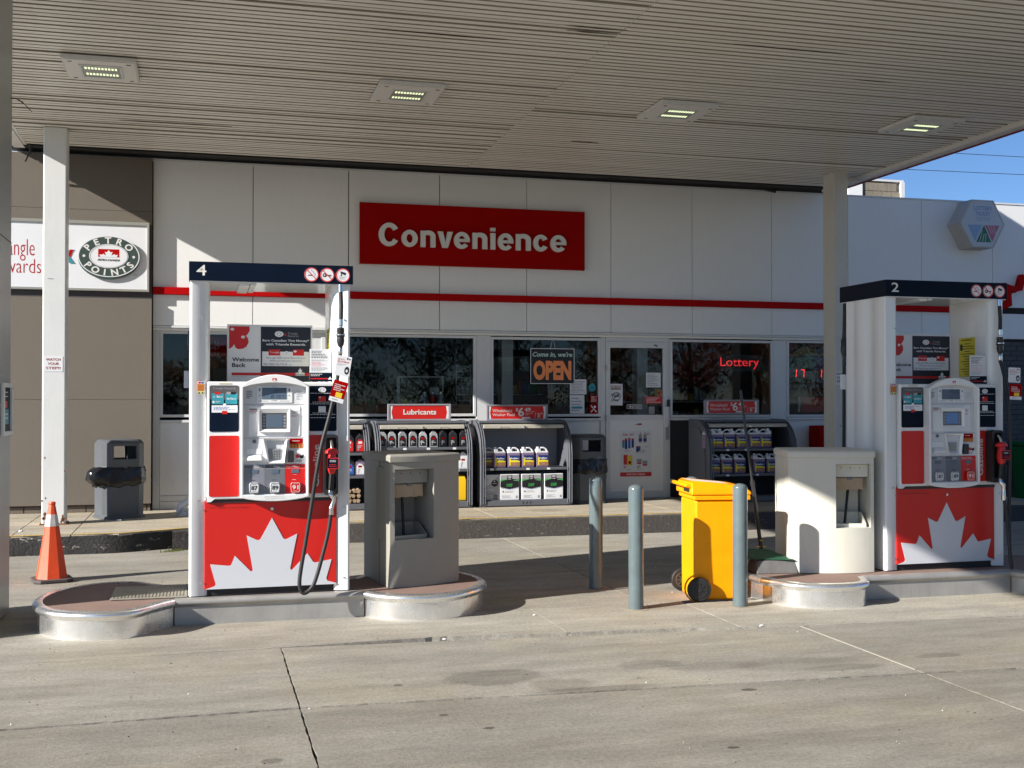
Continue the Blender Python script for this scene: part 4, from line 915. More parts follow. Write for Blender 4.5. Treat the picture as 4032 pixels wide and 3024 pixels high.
for i, (x, y, lb) in enumerate(LL):
    o = l0 if i == 0 else copy_tree(l0); o.location = (x, y, ZS); o['label'] = lb; o['group'] = 'square lights in the canopy soffit'

# ================================================================== PUMP ISLANDS
def smooth_loop(pts, it=2):
    for _ in range(it):
        q = []
        for i in range(len(pts)):
            a, b = pts[i], pts[(i + 1) % len(pts)]; q += [(a[0]*.75 + b[0]*.25, a[1]*.75 + b[1]*.25), (a[0]*.25 + b[0]*.75, a[1]*.25 + b[1]*.75)]
        pts = q
    return pts
def chaikin_open(pts, it=2):
    for _ in range(it):
        q = [pts[0]]
        for i in range(len(pts) - 1):
            a, b = pts[i], pts[i + 1]; q += [(a[0]*.75 + b[0]*.25, a[1]*.75 + b[1]*.25), (a[0]*.25 + b[0]*.75, a[1]*.25 + b[1]*.75)]
        q.append(pts[-1]); pts = q
    return pts
def skirt(pts, name, m, parent, h=.19, inward=.03):
    """sheet metal skirt along an open path with a rolled top bead; left side of the path is outside"""
    n = len(pts); nor = []
    for i in range(n):
        a, b = pts[max(i - 1, 0)], pts[min(i + 1, n - 1)]; dx, dy = b[0] - a[0], b[1] - a[1]; L = math.hypot(dx, dy); nor.append((dy / L, -dx / L))
    prof = [(-.012, 0.0), (-.012, h - .062), (-.002, h - .052)] + [(-.012 + .030 * math.sin(R(t)) , h - .026 - .026 * math.cos(R(t))) for t in (20, 50, 80, 110, 140, 165, 180)] + [(-.05, h), (-.05, h - .01), (-.03, h - .05), (-.03, 0)]
    loops = [[(pts[i][0] + nor[i][0] * o, pts[i][1] + nor[i][1] * o, z) for o, z in prof] for i in range(n)]
    return MB().loft(loops).build(name, m, parent, smooth=True)
def island(label, left, body_y, right, xj, xk, back_y, loc, mats=(None, None, None)):
    t = thing('pump_island', label, 'pump island', loc, group='raised pump islands')
    L = chaikin_open(left); Rr = chaikin_open(right)
    outline = L + [(p[0], p[1]) for p in Rr]
    top = [(x + 0, y + 0) for x, y in outline]
    # shrink a little for the top slab
    cx = sum(p[0] for p in top) / len(top); cy = body_y + .3
    ins = []; n = len(top)
    for i in range(n):
        a, b = top[i - 1], top[(i + 1) % n]; dx, dy = b[0] - a[0], b[1] - a[1]; L_ = math.hypot(dx, dy); ins.append((top[i][0] - dy / L_ * .022, top[i][1] + dx / L_ * .022))
    MB().xy(ins, 0.0, .186).build('island_top', M_itop, t)
    skirt(L, 'nose_skirt', mats[0] or M_alu, t); skirt([(xj, body_y), ((xj + xk) / 2, body_y - .004), (xk, body_y)], 'body_skirt', mats[1] or M_alub, t); skirt(Rr, 'nose_skirt', mats[2] or M_alu, t)
    skirt([(xk, back_y), ((xj + xk) / 2, back_y), (xj, back_y)], 'body_skirt', M_alub, t)
    return t
i1 = island('left pump island with rounded polished metal noses and brown top, under pump four',
    [(-.21, 9.085), (-.36, 9.22), (-.50, 9.40), (-.75, 9.42), (-.97, 9.25), (-1.10, 9.0), (-1.15, 8.72), (-1.10, 8.42), (-.98, 8.20), (-.80, 8.09), (-.58, 8.05), (-.42, 8.12), (-.30, 8.32), (-.19, 8.46)],
    8.455, [(1.15, 8.455), (1.22, 8.33), (1.36, 8.22), (1.56, 8.17), (1.80, 8.22), (2.02, 8.42), (2.13, 8.68), (2.13, 9.0), (2.02, 9.25), (1.75, 9.45), (1.45, 9.42), (1.25, 9.25), (1.15, 9.085)],
    -.19, 1.15, 9.085, (.5, 8.77, 0))
i2 = island('right pump island with polished metal nose beside the yellow bin, under pump two',
    [(5.10, 8.78), (5.0, 8.92), (4.82, 9.15), (4.55, 9.18), (4.34, 9.0), (4.25, 8.75), (4.265, 8.45), (4.315, 8.12), (4.42, 7.93), (4.68, 7.82), (4.93, 7.84), (5.03, 7.95), (5.10, 8.12)],
    8.115, [(6.47, 8.115), (6.50, 7.98), (6.70, 7.86), (6.95, 7.85), (7.25, 7.95), (7.42, 8.2), (7.46, 8.5), (7.35, 8.8), (7.1, 9.0), (6.8, 8.98), (6.6, 8.9), (6.47, 8.78)],
    5.10, 6.47, 8.78, (5.8, 8.45, 0), mats=(None, M_alub, M_alub))
hp = thing('hatch_plate', 'ribbed pale metal hatch plate lying on the left island nose before pump four', 'hatch plate', (-.35, 8.82, .19))
MB().box(-.63, -.105, 8.515, 9.06, .190, .200).build('plate', mat('weathered tread plate', (.36, .33, .27), .6, .3, var=.2, vscale=8, dirt=.3), hp, bevel=.003)
for k in range(22): MB().box(-.618 + k * .0235, -.606 + k * .0235, 8.53, 9.045, .2002, .2045).build('rib', MATS['weathered tread plate'], hp)

# ================================================================== FUEL PUMPS   (local frame: x right, y back from the front plane, z up from the island)
def bez(x0, x1, zb, zm, zt, ztm, n=10):
    """panel outline with arched top and sagging bottom: x0..x1, sides from zb to zt, middle bottom zm, middle top ztm"""
    pts = []; c = .018
    for i in range(n + 1):
        t = i / n; pts.append((x0 + (x1 - x0) * t, zb - (zb - zm) * math.sin(PI * t) ** .8))
    for i in range(n + 1):
        t = i / n; pts.append((x1 - (x1 - x0) * t, zt + (ztm - zt) * math.sin(PI * t) ** .75))
    return pts
def lx(x): return x - .48
def lz(z): return z - .19
def P2(x0, x1, z0, z1): return (lx(x0), lx(x1), lz(z0), lz(z1))
def fuel_pump(num, price, litres, label, loc, hose_pts, screen_lit, tags, grp='fuel pumps'):
    t = thing('fuel_pump', label, 'fuel pump', loc, group=grp)
    K = dict(local=True)
    # side columns: full depth shells with shallow flutes
    for sx, name in ((-1, 'side_panel'), (1, 'side_panel')):
        xo = lx(-.098) if sx < 0 else lx(1.052); xi = lx(.010) if sx < 0 else lx(.955); s_ = -1 if sx < 0 else 1
        o_ = lambda d: xo - s_ * d
        prof = [(xi, .012), (o_(.016), .0), (o_(.004), .012), (xo, .05), (xo, .16), (o_(.008), .175), (o_(.008), .275), (o_(.0), .29), (xo, .44), (o_(.008), .455), (o_(.008), .5), (xo, .53), (o_(.004), .588), (o_(.016), .60), (xi, .588), (xi - s_ * .02, .57), (xi - s_ * .035, .53), (xi - s_ * .035, .07), (xi - s_ * .02, .03)]
        p = MB().xy(prof, .004, 2.262).build(name, M_pw, t, **K, bevel=.004)
        mb = MB()
        for z in (.10, .62, 2.0): mb.cyl((lx(.0) if sx < 0 else lx(1.005), .004, z), (lx(.0) if sx < 0 else lx(1.005), -.004, z), .0055, n=10)
        mb.build('screw', M_chrome, p, **K)
        if sx < 0:
            s1 = MB().box(*(lx(-.040), lx(.007)), -.0035, .003, lz(1.655), lz(1.732)).build('warning_sticker', M_orange, p, **K)
            mb = MB().use(M_paper); quad(mb, lx(-.040), lx(.007), lz(1.713), lz(1.732), -.0042); mb.use(M_pred); quad(mb, lx(-.035), lx(-.018), lz(1.716), lz(1.729), -.005); mb.use(M_pblue); quad(mb, lx(-.014), lx(.002), lz(1.716), lz(1.729), -.005)
            mb.use(M_print)
            for k in range(3): quad(mb, lx(-.037), lx(.004), lz(1.669 + k * .014), lz(1.672 + k * .014), -.0042)
            mb.use(mat('pale yellow print', (.55, .55, .25), .5)); quad(mb, lx(-.040), lx(.007), lz(1.640), lz(1.662), -.0042); mb.use(M_print)
            for k in (-.030, -.006): poly(mb, [(lx(k - .007), lz(1.644)), (lx(k + .009), lz(1.644)), (lx(k + .001), lz(1.658))], -.005)
            mb.build('print', None, s1, **K)
            mb = MB(); fine(mb, lx(-.035), lx(-.01), lz(.865), lz(.885), -.001, 2); mb.build('scuffs', M_sred, p, **K)
    # header canopy
    h = MB().box(lx(-.102), lx(1.066), -.03, .68, 2.262, 2.398).build('header', M_navy, t, **K, bevel=.003)
    MB().box(lx(-.094), lx(1.058), -.022, .672, 2.255, 2.2615).build('header_underside', M_pw, h, **K)
    MB().box(lx(.25), lx(.32), .02, .62, 2.235, 2.2545).box(lx(.33), lx(.37), .02, .62, 2.24, 2.2545).build('cable_tray', M_pw2, h, **K)
    text(num, lx(-.050), lx(.018), 2.298, 2.374, -.0315, M_lett, h, name='number', **K, bold=.008)
    for k, cx in enumerate((.762, .876, .991)):
        cx = lx(cx); cz = 2.326
        d = MB().xz(circ(cx, cz, .052, 28), -.0325, -.0305).build('round_sign', M_paper, h, **K)
        mb = MB().use(M_nozz).ring(circ(cx, cz, .0515, 28), circ(cx, cz, .0445, 28), -.0335, -.0326)
        mb.use(M_print); yq = -.0331
        if k == 0:
            quad(mb, cx - .025, cx + .008, cz - .009, cz - .002, yq); mb.use(M_pblue)
            mb.tube([(cx + .022, yq, cz - .006), (cx + .026, yq, cz + .008), (cx + .014, yq, cz + .013), (cx + .010, yq, cz + .026), (cx + .0, yq, cz + .028), (cx - .004, yq, cz + .036)], .0016, n=4)
        elif k == 1:
            mb.ring(circ(cx - .018, cz - .002, .015, 16), circ(cx - .020, cz - .001, .006, 16), yq, yq + .0004); quad(mb, cx - .006, cx + .030, cz - .005, cz + .001, yq); quad(mb, cx + .016, cx + .020, cz - .012, cz - .004, yq); quad(mb, cx + .024, cx + .028, cz - .011, cz - .004, yq)
        else:
            poly(mb, [(cx - .018, cz + .030), (cx + .024, cz + .018), (cx + .018, cz + .000), (cx - .018, cz + .015)], yq); quad(mb, cx - .014, cx - .008, cz + .000, cz + .014, yq); poly(mb, circ(cx - .012, cz + .0, .006, 8), yq); mb.use(M_pgr); fine(mb, cx - .028, cx + .028, cz - .03, cz - .008, yq, 4)
        if k < 2:
            mb.use(M_nozz); a = .033; mb.xz([(cx - a - .003, cz + a - .001), (cx - a + .001, cz + a + .003), (cx + a + .003, cz - a + .001), (cx + a - .001, cz - a - .003)], -.0342, -.0336)
        mb.build('pictogram', None, d, **K)
    # lower door with the leaf
    dd = MB().box(lx(.013), lx(.951), .004, .05, lz(.243), lz(.875)).build('lower_door', M_pred, t, **K, bevel=.003)
    mb = MB(); mb.xz([(lx(x), lz(z)) for x, z in LEAF], .0005, .0035); mb.build('maple_leaf', M_leaf, dd, **K)
    mb = MB(); text_into(mb, 'Petro-Canada is a Suncor business', lx(.05), lx(.32), lz(.818), lz(.832), .003); mb.build('lettering', mat('dark red print', (.25, .01, .01), .5), dd, **K)
    MB().cyl((lx(.485), .004, lz(.808)), (lx(.485), -.008, lz(.808)), .011, n=14).cyl((lx(.485), -.008, lz(.808)), (lx(.485), -.010, lz(.808)), .005, n=8).build('door_lock', M_chrome, dd, **K, smooth=True)
    MB().box(lx(.012), lx(.952), .03, .56, .0, lz(.240)).build('plinth', M_black, t, **K)
    MB().box(lx(.012), lx(.952), .51, .59, lz(.243), lz(.875)).build('rear_door', M_pred, t, **K)
    # cabinet
    cb = MB().box(lx(.026), lx(.956), -.022, .60, lz(.885), lz(1.730)).build('cabinet', M_pw2, t, **K, bevel=.012, seg=3)
    MB().box(lx(.03), lx(.95), -.005, .58, lz(.86), lz(.884)).build('cabinet_underside', M_blackp, cb, **K)
    MB().xz([(lx(.026), lz(.90)), (lx(.026), lz(.868)), (lx(.055), lz(.868)), (lx(.085), lz(.893))], -.022, .02).build('corner_gusset', M_pw2, cb, **K)
    MB().xz(rrect(lx(.11), lx(.20), lz(1.708), lz(1.722), .006), -.0235, -.0222).build('tape_strip', mat('old tape', (.55, .50, .38), .5), cb, **K)
    # left decal panels
    pl = MB().xz(rrect(*P2(.043, .249, 1.370, 1.702), .014), -.026, -.0222).build('loyalty_panel', M_navy, cb, **K)
    mb = MB(); yq = -.0268
    mb.use(mat('panel grey top', (.09, .085, .09), .4)); poly(mb, rrect(*P2(.046, .246, 1.60, 1.699), .012), yq + .0003)
    mb.use(M_pgr); text_into(mb, 'Triangle Rewards', lx(.066), lx(.226), lz(1.671), lz(1.689), yq)
    mb.use(M_teal); quad(mb, *P2(.058, .143, 1.568, 1.645), yq); quad(mb, *P2(.153, .236, 1.568, 1.645), yq)
    mb.use(M_pred); quad(mb, *P2(.079, .119, 1.638, 1.656), yq - .0004); quad(mb, *P2(.130, .166, 1.497, 1.520), yq - .0008); mb.use(M_pgr); quad(mb, *P2(.160, .190, 1.638, 1.656), yq - .0004); mb.use(M_print); quad(mb, *P2(.192, .226, 1.638, 1.656), yq - .0004)
    mb.use(M_paper); quad(mb, *P2(.058, .238, 1.508, 1.560), yq); poly(mb, circ(lx(.148), lz(1.562), .012, 14), yq - .0006)
    text_into(mb, '3¢', lx(.091), lx(.115), lz(1.612), lz(1.630), yq - .0005, bold=.03); text_into(mb, '5¢-7¢', lx(.163), lx(.205), lz(1.598), lz(1.614), yq - .0005, bold=.03)
    fine(mb, *P2(.068, .090, 1.612, 1.628), yq - .0005, 2); fine(mb, *P2(.117, .138, 1.612, 1.628), yq - .0005, 2); fine(mb, *P2(.208, .232, 1.600, 1.614), yq - .0005, 2); fine(mb, *P2(.085, .135, 1.578, 1.592), yq - .0005, 2); poly(mb, rrect(*P2(.064, .078, 1.576, 1.591), .003), yq - .0005)
    mb.use(M_pblue); fine(mb, *P2(.072, .225, 1.524, 1.55), yq - .0006, 3)
    mb.build('print', None, pl, **K)
    MB().xz(rrect(*P2(.041, .251, .905, 1.342), .014), -.026, -.0222).build('red_panel', M_pred, cb, **K)
    # right decals
    pr_ = MB().xz(rrect(*P2(.747, .948, 1.370, 1.702), .012), -.026, -.0222).build('points_panel', M_navy, cb, **K)
    mb = MB().use(M_paper); mb.ring(circ(lx(.842), lz(1.672), .028, 24, .019), circ(lx(.842), lz(1.672), .016, 24, .010), yq - .001, yq)
    poly(mb, circ(lx(.842), lz(1.672), .013, 16, .008), yq)
    for a, b, z in ((.757, .935, 1.643), (.772, .925, 1.578), (.757, .935, 1.565), (.772, .92, 1.498), (.752, .938, 1.487), (.757, .935, 1.464)): fine(mb, *P2(a, b, z, z + .009), yq, 1, short=False)
    quad(mb, *P2(.815, .868, 1.508, 1.552), yq); mb.use(M_pred); quad(mb, *P2(.815, .868, 1.588, 1.626), yq); mb.use(M_paper); poly(mb, circ(lx(.826), lz(1.617), .007, 10, .005), yq - .0006)
    mb.build('print', None, pr_, **K)
    gp = MB().xz(rrect(*P2(.748, .846, .915, 1.342), .006), -.026, -.0222).build('grade_strip', M_pred, cb, **K)
    text('Gasoline', lx(.776), lx(.820), lz(.965), lz(1.272), -.0268, M_lett, gp, **K, bold=.015, rot=90)
    # nozzle boot
    bt = MB().ring(rrect(*P2(.846, .950, .908, 1.345), .022), rrect(*P2(.862, .938, .945, 1.325), .016), -.115, -.0225).build('nozzle_boot', M_blackp, cb, **K, smooth=True)
    MB().box(*P2(.858, .940, .94, 1.33)[:2], -.05, -.0228, *P2(0, 0, .94, 1.33)[2:]).build('boot_back', M_black, bt, **K)
    # centre module
    so = bez(lx(.258), lx(.743), lz(.897), lz(.869), lz(1.694), lz(1.782)); si = bez(lx(.278), lx(.722), lz(.921), lz(.919), lz(1.688), lz(1.722))
    mo_ = MB().ring(so, si, -.095, -.0225).build('module_bezel', M_pw, t, **K, bevel=.008, seg=3)
    pt = bez(lx(.276), lx(.724), lz(.918), lz(.916), lz(1.690), lz(1.724))
    fc = MB().prism([(x, -.074 + .036 * max(0, (z - lz(.92)) / .8) , z) for x, z in pt], [(x, -.0226, z) for x, z in pt]).build('module_face', M_pgrey, t, **K)
    def fy(z): return -.074 + .036 * max(0, (lz(z) - lz(.92)) / .8)      # y of the raked face at world height z
    mb = MB().use(M_pred).box(*P2(.479, .509, 1.735, 1.755)[:2], -.0965, -.095, lz(1.735), lz(1.755)).use(M_paper); leaf_small(mb, lx(.494), lz(1.737), .026, -.0968, .014); mb.build('badge', None, mo_, **K)
    mb = MB(); text_into(mb, 'GILBARCO', lx(.462), lx(.565), lz(.901), lz(.910), -.0955); text_into(mb, 'VEEDER-ROOT', lx(.462), lx(.575), lz(.886), lz(.896), -.0955); mb.ring(circ(lx(.442), lz(.898), .013, 16), circ(lx(.442), lz(.898), .010, 16), -.0962, -.0955); mb.build('embossed_name', mat('emboss shade', (.55, .55, .54), .4), mo_, **K)
    def slab_(x0, x1, z0, z1, d, nm, m_, par, r_=.006, bev=.003):
        pts_ = rrect(*P2(x0, x1, z0, z1), r_); return MB().prism([(x, -.074 + .036 * max(0, (z - lz(.92)) / .8) - d, z) for x, z in pts_], [(x, -.074 + .036 * max(0, (z - lz(.92)) / .8) - .0003, z) for x, z in pts_]).build(nm, m_, par, **K, bevel=bev)
    for z in (1.566, 1.323): MB().box(lx(.279), lx(.721), fy(z) - .0015, fy(z) - .0002, lz(z) - .0015, lz(z) + .0015).build('panel_joint', M_pgr, fc, **K)
    # displays
    fd = slab_(.372, .625, 1.577, 1.699, .006, 'display_frame', M_pw2, fc, .008)
    ld = MB().prism([(x, fy(z + .19) - .0075, z) for x, z in rrect(*P2(.409, .584, 1.602, 1.687), .002)], [(x, fy(z + .19) - .0062, z) for x, z in rrect(*P2(.409, .584, 1.602, 1.687), .002)]).build('sales_display', M_lcd, fd, **K)
    mb = MB(); yy = fy(1.64) - .0092
    seg7(mb, price, lx(.475), lx(.580), lz(1.648), lz(1.681), yy, .13); seg7(mb, litres, lx(.470), lx(.568), lz(1.608), lz(1.634), yy, .13); mb.build('digits', M_lcdd, ld, **K)
    mb = MB(); yy = fy(1.64) - .0085; text_into(mb, '$', lx(.385), lx(.397), lz(1.660), lz(1.682), yy, bold=.02); text_into(mb, '$', lx(.597), lx(.609), lz(1.660), lz(1.682), yy, bold=.02); text_into(mb, 'TOTAL', lx(.478), lx(.515), lz(1.690), lz(1.696), yy - .002); text_into(mb, 'LITRES', lx(.476), lx(.517), lz(1.588), lz(1.596), yy); fine(mb, *P2(.385, .40, 1.625, 1.636), yy, 1); fine(mb, *P2(.597, .612, 1.625, 1.636), yy, 1); fine(mb, *P2(.385, .455, 1.586, 1.594), yy, 1, short=False); fine(mb, *P2(.535, .605, 1.586, 1.594), yy, 1, short=False)
    mb.build('print', M_print, fd, **K)
    for x0, m_ in ((.300, M_print), (.652, mat('grille light', (.45, .45, .46), .5))):
        sp = slab_(x0 - .004, x0 + .046, 1.604, 1.668, .002, 'speaker_plate', M_pgrey, fc, .004, 0); mb = MB()
        for k in range(5): quad(mb, *P2(x0, x0 + (.040 if k > 0 else .022), 1.611 + k * .012, 1.615 + k * .012), fy(1.63) - .0042)
        mb.build('speaker_slots', m_, sp, **K)
    mp_ = slab_(.315, .680, 1.337, 1.553, .005, 'display_door', M_pw2, fc, .008)
    sb_ = MB().ring(rrect(*P2(.387, .607, 1.366, 1.536), .008), rrect(*P2(.408, .586, 1.388, 1.503), .004), fy(1.45) - .030, fy(1.45) - .004, fy(1.45) - .016).build('screen_surround', M_pw, fc, **K, smooth=False, bevel=.002)
    sc0 = MB().box(*P2(.408, .586, 1.388, 1.503)[:2], fy(1.45) - .012, fy(1.45) - .006, lz(1.388), lz(1.503)).build('screen_panel', mat('screen panel grey', (.12, .12, .12), .4), fc, **K)
    MB().box(*P2(.438, .556, 1.400, 1.492)[:2], fy(1.45) - .0135, fy(1.45) - .0121, lz(1.400), lz(1.492)).build('screen', M_lcdb if screen_lit else M_lcd, sc0, **K)
    mb = MB()
    for k in range(4):
        for x in (.416, .561): quad(mb, *P2(x, x + .016, 1.402 + k * .023, 1.416 + k * .023), fy(1.45) - .0135)
    mb.build('soft_keys', M_pgr, sc0, **K)
    mb = MB().use(M_print); quad(mb, *P2(.320, .376, 1.528, 1.534), fy(1.5) - .007); mb.use(M_pred); quad(mb, *P2(.320, .376, 1.516, 1.521), fy(1.5) - .007); mb.use(M_pgr); fine(mb, *P2(.320, .372, 1.500, 1.512), fy(1.5) - .007, 2); fine(mb, *P2(.615, .672, 1.495, 1.522), fy(1.5) - .007, 3); mb.use(M_pred); fine(mb, *P2(.615, .672, 1.475, 1.487), fy(1.5) - .007, 2); mb.build('print', None, mp_, **K)
    # pay section
    kr = [(lx(.416), lz(1.322)), (lx(.588), lz(1.320)), (lx(.566), lz(1.142)), (lx(.452), lz(1.142))][::-1]; ki = [(lx(.440), lz(1.306)), (lx(.570), lz(1.304)), (lx(.548), lz(1.160)), (lx(.460), lz(1.160))][::-1]
    kq = MB().ring(kr, ki, fy(1.23) - .030, fy(1.23) - .0003, fy(1.23) - .012).build('keypad_surround', M_pw, fc, **K, bevel=.002)
    kp = MB().box(*P2(.458, .536, 1.170, 1.246)[:2], fy(1.2) - .006, fy(1.2) - .001, lz(1.170), lz(1.246)).build('keypad', M_pgr, kq, **K)
    mb = MB()
    for r_ in range(4):
        for c_ in range(4): mb.box(lx(.462 + c_ * .0185), lx(.4755 + c_ * .0185), fy(1.2) - .010, fy(1.2) - .006, lz(1.174 + r_ * .0175), lz(1.1865 + r_ * .0175))
    kk = mb.build('keys', M_chrome, kp, **K) if False else None
    mb2 = mb; mb2.build('keypad_keys', mat('steel keys', (.35, .36, .35), .35, .4), kq, **K)
    MB().cyl((lx(.356), fy(1.3), lz(1.300)), (lx(.356), fy(1.3) - .006, lz(1.300)), .014, n=18).cyl((lx(.356), fy(1.3) - .006, lz(1.300)), (lx(.356), fy(1.3) - .009, lz(1.300)), .006, n=10).build('key_lock', M_grey2, fc, **K, smooth=True)
    slab_(.302, .412, 1.207, 1.247, .002, 'receipt_plate', M_pw2, fc, .004, 0)
    MB().prism([(lx(.305), fy(1.18) - .045, lz(1.163)), (lx(.408), fy(1.18) - .045, lz(1.163)), (lx(.404), fy(1.18) - .0005, lz(1.158)), (lx(.309), fy(1.18) - .0005, lz(1.158))], [(lx(.305), fy(1.18) - .040, lz(1.180)), (lx(.408), fy(1.18) - .040, lz(1.180)), (lx(.400), fy(1.18) - .0005, lz(1.204)), (lx(.316), fy(1.18) - .0005, lz(1.204))]).build('receipt_lip', M_pw, fc, **K, bevel=.004)
    lb_ = slab_(.605, .700, 1.249, 1.318, .0012, 'card_label', M_sred, fc, .003, 0); mb = MB(); quad(mb, *P2(.605, .700, 1.249, 1.280), fy(1.27) - .0022); mb.build('orange_band', M_orange, lb_, **K)
    mb = MB().use(M_paper); fine(mb, *P2(.625, .68, 1.296, 1.306), fy(1.3) - .0032, 1); mb.use(M_print)
    for k in range(4): quad(mb, *P2(.611 + k * .022, .624 + k * .022, 1.269, 1.276), fy(1.27) - .0035); quad(mb, *P2(.614 + k * .022, .622 + k * .022, 1.254, 1.261), fy(1.27) - .0035)
    mb.build('print', None, lb_, **K)
    slab_(.581, .716, 1.141, 1.236, .003, 'reader_plate', M_pw2, fc, .005, 0)
    MB().box(lx(.586), lx(.634), fy(1.19) - .035, fy(1.19) - .003, lz(1.148), lz(1.232)).build('card_reader', M_blackp, fc, **K, bevel=.006)
    mb = MB().use(M_nozz); poly(mb, circ(lx(.662), lz(1.19), .014, 12), fy(1.19) - .0045); mb.use(M_print); poly(mb, [(lx(.676), lz(1.20)), (lx(.69), lz(1.192)), (lx(.704), lz(1.205)), (lx(.706), lz(1.18)), (lx(.69), lz(1.172)), (lx(.675), lz(1.182))], fy(1.19) - .0045); fine(mb, *P2(.648, .705, 1.148, 1.166), fy(1.15) - .0045, 3); mb.build('tap_print', None, fc, **K)
    # grade selection
    for k, (x0, x1, m_, nm, oc, mbt) in enumerate(((.284, .428, M_grey1, 'RegularClean', '87', M_pgrey), (.430, .571, M_grey2, 'PlusClean', '89', M_pgrey), (.573, .716, M_pred, 'SuperClean', '91', M_pred))):
        g_ = slab_(x0, x1, .924, 1.133, .003, 'grade_panel', m_, fc, .002, 0); yq2 = fy(1.03) - .007
        yt = lambda z: fy(z) - .0038
        mb = MB().use(M_print if k < 2 else M_lett); text_into(mb, nm[:-5], lx(x0 + .006), lx(x0 + .060), lz(1.108), lz(1.123), yt(1.115), bold=.01); mb.use(M_lett); text_into(mb, 'Clean', lx(x0 + .062), lx(x0 + .104), lz(1.110), lz(1.123), yt(1.115), bold=.01)
        quad(mb, *P2(x0 + .002, x1 - .002, 1.1025, 1.1035), yt(1.103)); mb.use(M_print if k < 2 else M_lett); fine(mb, *P2(x0 + .055, x0 + .083, 1.056, 1.060), yt(1.058), 1, short=False); quad(mb, *P2(x0 + .05, x0 + .078, 1.020, 1.023), yt(1.02)); mb.build('print', None, g_, **K)
        pd = MB().box(lx(x0 + .044), lx(x0 + .098), yt(1.08) - .002, yt(1.08) + .001, lz(1.069), lz(1.096)).build('price_display', M_lcd, g_, **K)
        cxb = x0 + .071; bs = [(-.026, .930), (.026, .930), (.033, .940), (.036, .990), (.028, 1.005), (-.028, 1.005), (-.036, .990), (-.033, .940)]
        yb = fy(.97) - .0035
        bt_ = MB().xz([(lx(cxb + a), lz(z)) for a, z in bs][::1], yb - .028, yb).build('grade_button', mbt, g_, **K, bevel=.005) if False else MB().xz([(lx(cxb + a), lz(z)) for a, z in bs], yb - .028, yb).build('grade_button', mbt, fc, **K, bevel=.005)
        mb = MB().ring([(lx(cxb + a * .93), lz(.9675 + (z - .9675) * .93)) for a, z in bs], [(lx(cxb + a * .84), lz(.9675 + (z - .9675) * .86)) for a, z in bs], yb - .0292, yb - .0284)
        text_into(mb, oc, lx(cxb - .022), lx(cxb + .022), lz(.953), lz(.983), yb - .029, bold=.03); fine(mb, lx(cxb - .014), lx(cxb + .014), lz(.942), lz(.947), yb - .029, 1, short=False); fine(mb, lx(cxb - .016), lx(cxb + .016), lz(.990), lz(.996), yb - .029, 1, short=False)
        mb.build('octane_number', M_print if k < 2 else M_lett, bt_, **K)
    # display boards above the cabinet
    bd = MB().box(lx(.178), lx(.800), .375, .39, lz(1.66), lz(2.161)).build('top_poster', M_paper, t, **K)
    def bx_(x): return lx(.178) + (x - .170) / (.763 - .170) * .622
    def bz_(z): return lz(1.746) + (z - 1.740) / (2.137 - 1.740) * (2.161 - 1.746)
    mb = MB(); y0 = .3742
    mb.use(mat('poster navy', (.013, .015, .024), .35)); quad(mb, bx_(.400), bx_(.757), bz_(1.73), bz_(2.130), y0)
    mb.use(M_pred)
    poly(mb, [(bx_(a), bz_(b)) for a, b in ((.178, 2.13), (.320, 2.13), (.322, 2.10), (.308, 2.075), (.295, 2.062), (.310, 2.045), (.315, 2.015), (.300, 1.985), (.275, 1.968), (.245, 1.965), (.225, 1.972), (.213, 2.0), (.198, 1.978), (.178, 1.965))], y0 - .0004)
    poly(mb, rrect(bx_(.195), bx_(.757), bz_(1.776), bz_(1.796), .008), y0 - .0006)
    mb.use(M_paper)
    for a, b in ((.200, 2.108), (.275, 2.053)): poly(mb, circ(bx_(a), bz_(b), .014, 12, .011), y0 - .0006)
    quad(mb, bx_(.410), bx_(.745), bz_(1.845), bz_(1.95), y0 - .0005)
    text_into(mb, 'Earn Canadian Tire Money*', bx_(.413), bx_(.745), bz_(2.018), bz_(2.040), y0 - .0005, bold=.018); text_into(mb, 'with Triangle Rewards.', bx_(.437), bx_(.722), bz_(1.990), bz_(2.012), y0 - .0005, bold=.018)
    mb.ring(circ(bx_(.530), bz_(2.078), .033, 24, .022), circ(bx_(.530), bz_(2.078), .018, 24, .011), y0 - .001, y0 - .0001); poly(mb, circ(bx_(.530), bz_(2.078), .015, 16, .009), y0 - .0005)
    mb.use(M_pgr); text_into(mb, 'Triangle\nRewards', bx_(.592), bx_(.668), bz_(2.058), bz_(2.092), y0 - .0005)
    mb.use(M_pred); text_into(mb, 'x', bx_(.568), bx_(.584), bz_(2.066), bz_(2.082), y0 - .0005, bold=.03); quad(mb, bx_(.455), bx_(.538), bz_(1.922), bz_(1.966), y0 - .0009); quad(mb, bx_(.628), bx_(.708), bz_(1.922), bz_(1.966), y0 - .0009)
    mb.use(M_paper); text_into(mb, 'Triangle', bx_(.462), bx_(.531), bz_(1.935), bz_(1.952), y0 - .0012); poly(mb, circ(bx_(.645), bz_(1.953), .012, 12, .008), y0 - .0012)
    poly(mb, circ(bx_(.583), bz_(1.940), .017, 16, .015), y0 - .0009); mb.use(M_pgr); text_into(mb, '+', bx_(.576), bx_(.590), bz_(1.934), bz_(1.946), y0 - .0014)
    mb.use(M_pblue if False else M_grey2); text_into(mb, 'Plus, get 20% more Petro-Points', bx_(.440), bx_(.715), bz_(1.895), bz_(1.911), y0 - .0009, bold=.01); text_into(mb, 'when you link your accounts.', bx_(.462), bx_(.694), bz_(1.875), bz_(1.890), y0 - .0009, bold=.01); fine(mb, bx_(.42), bx_(.735), bz_(1.85), bz_(1.866), y0 - .0009, 2)
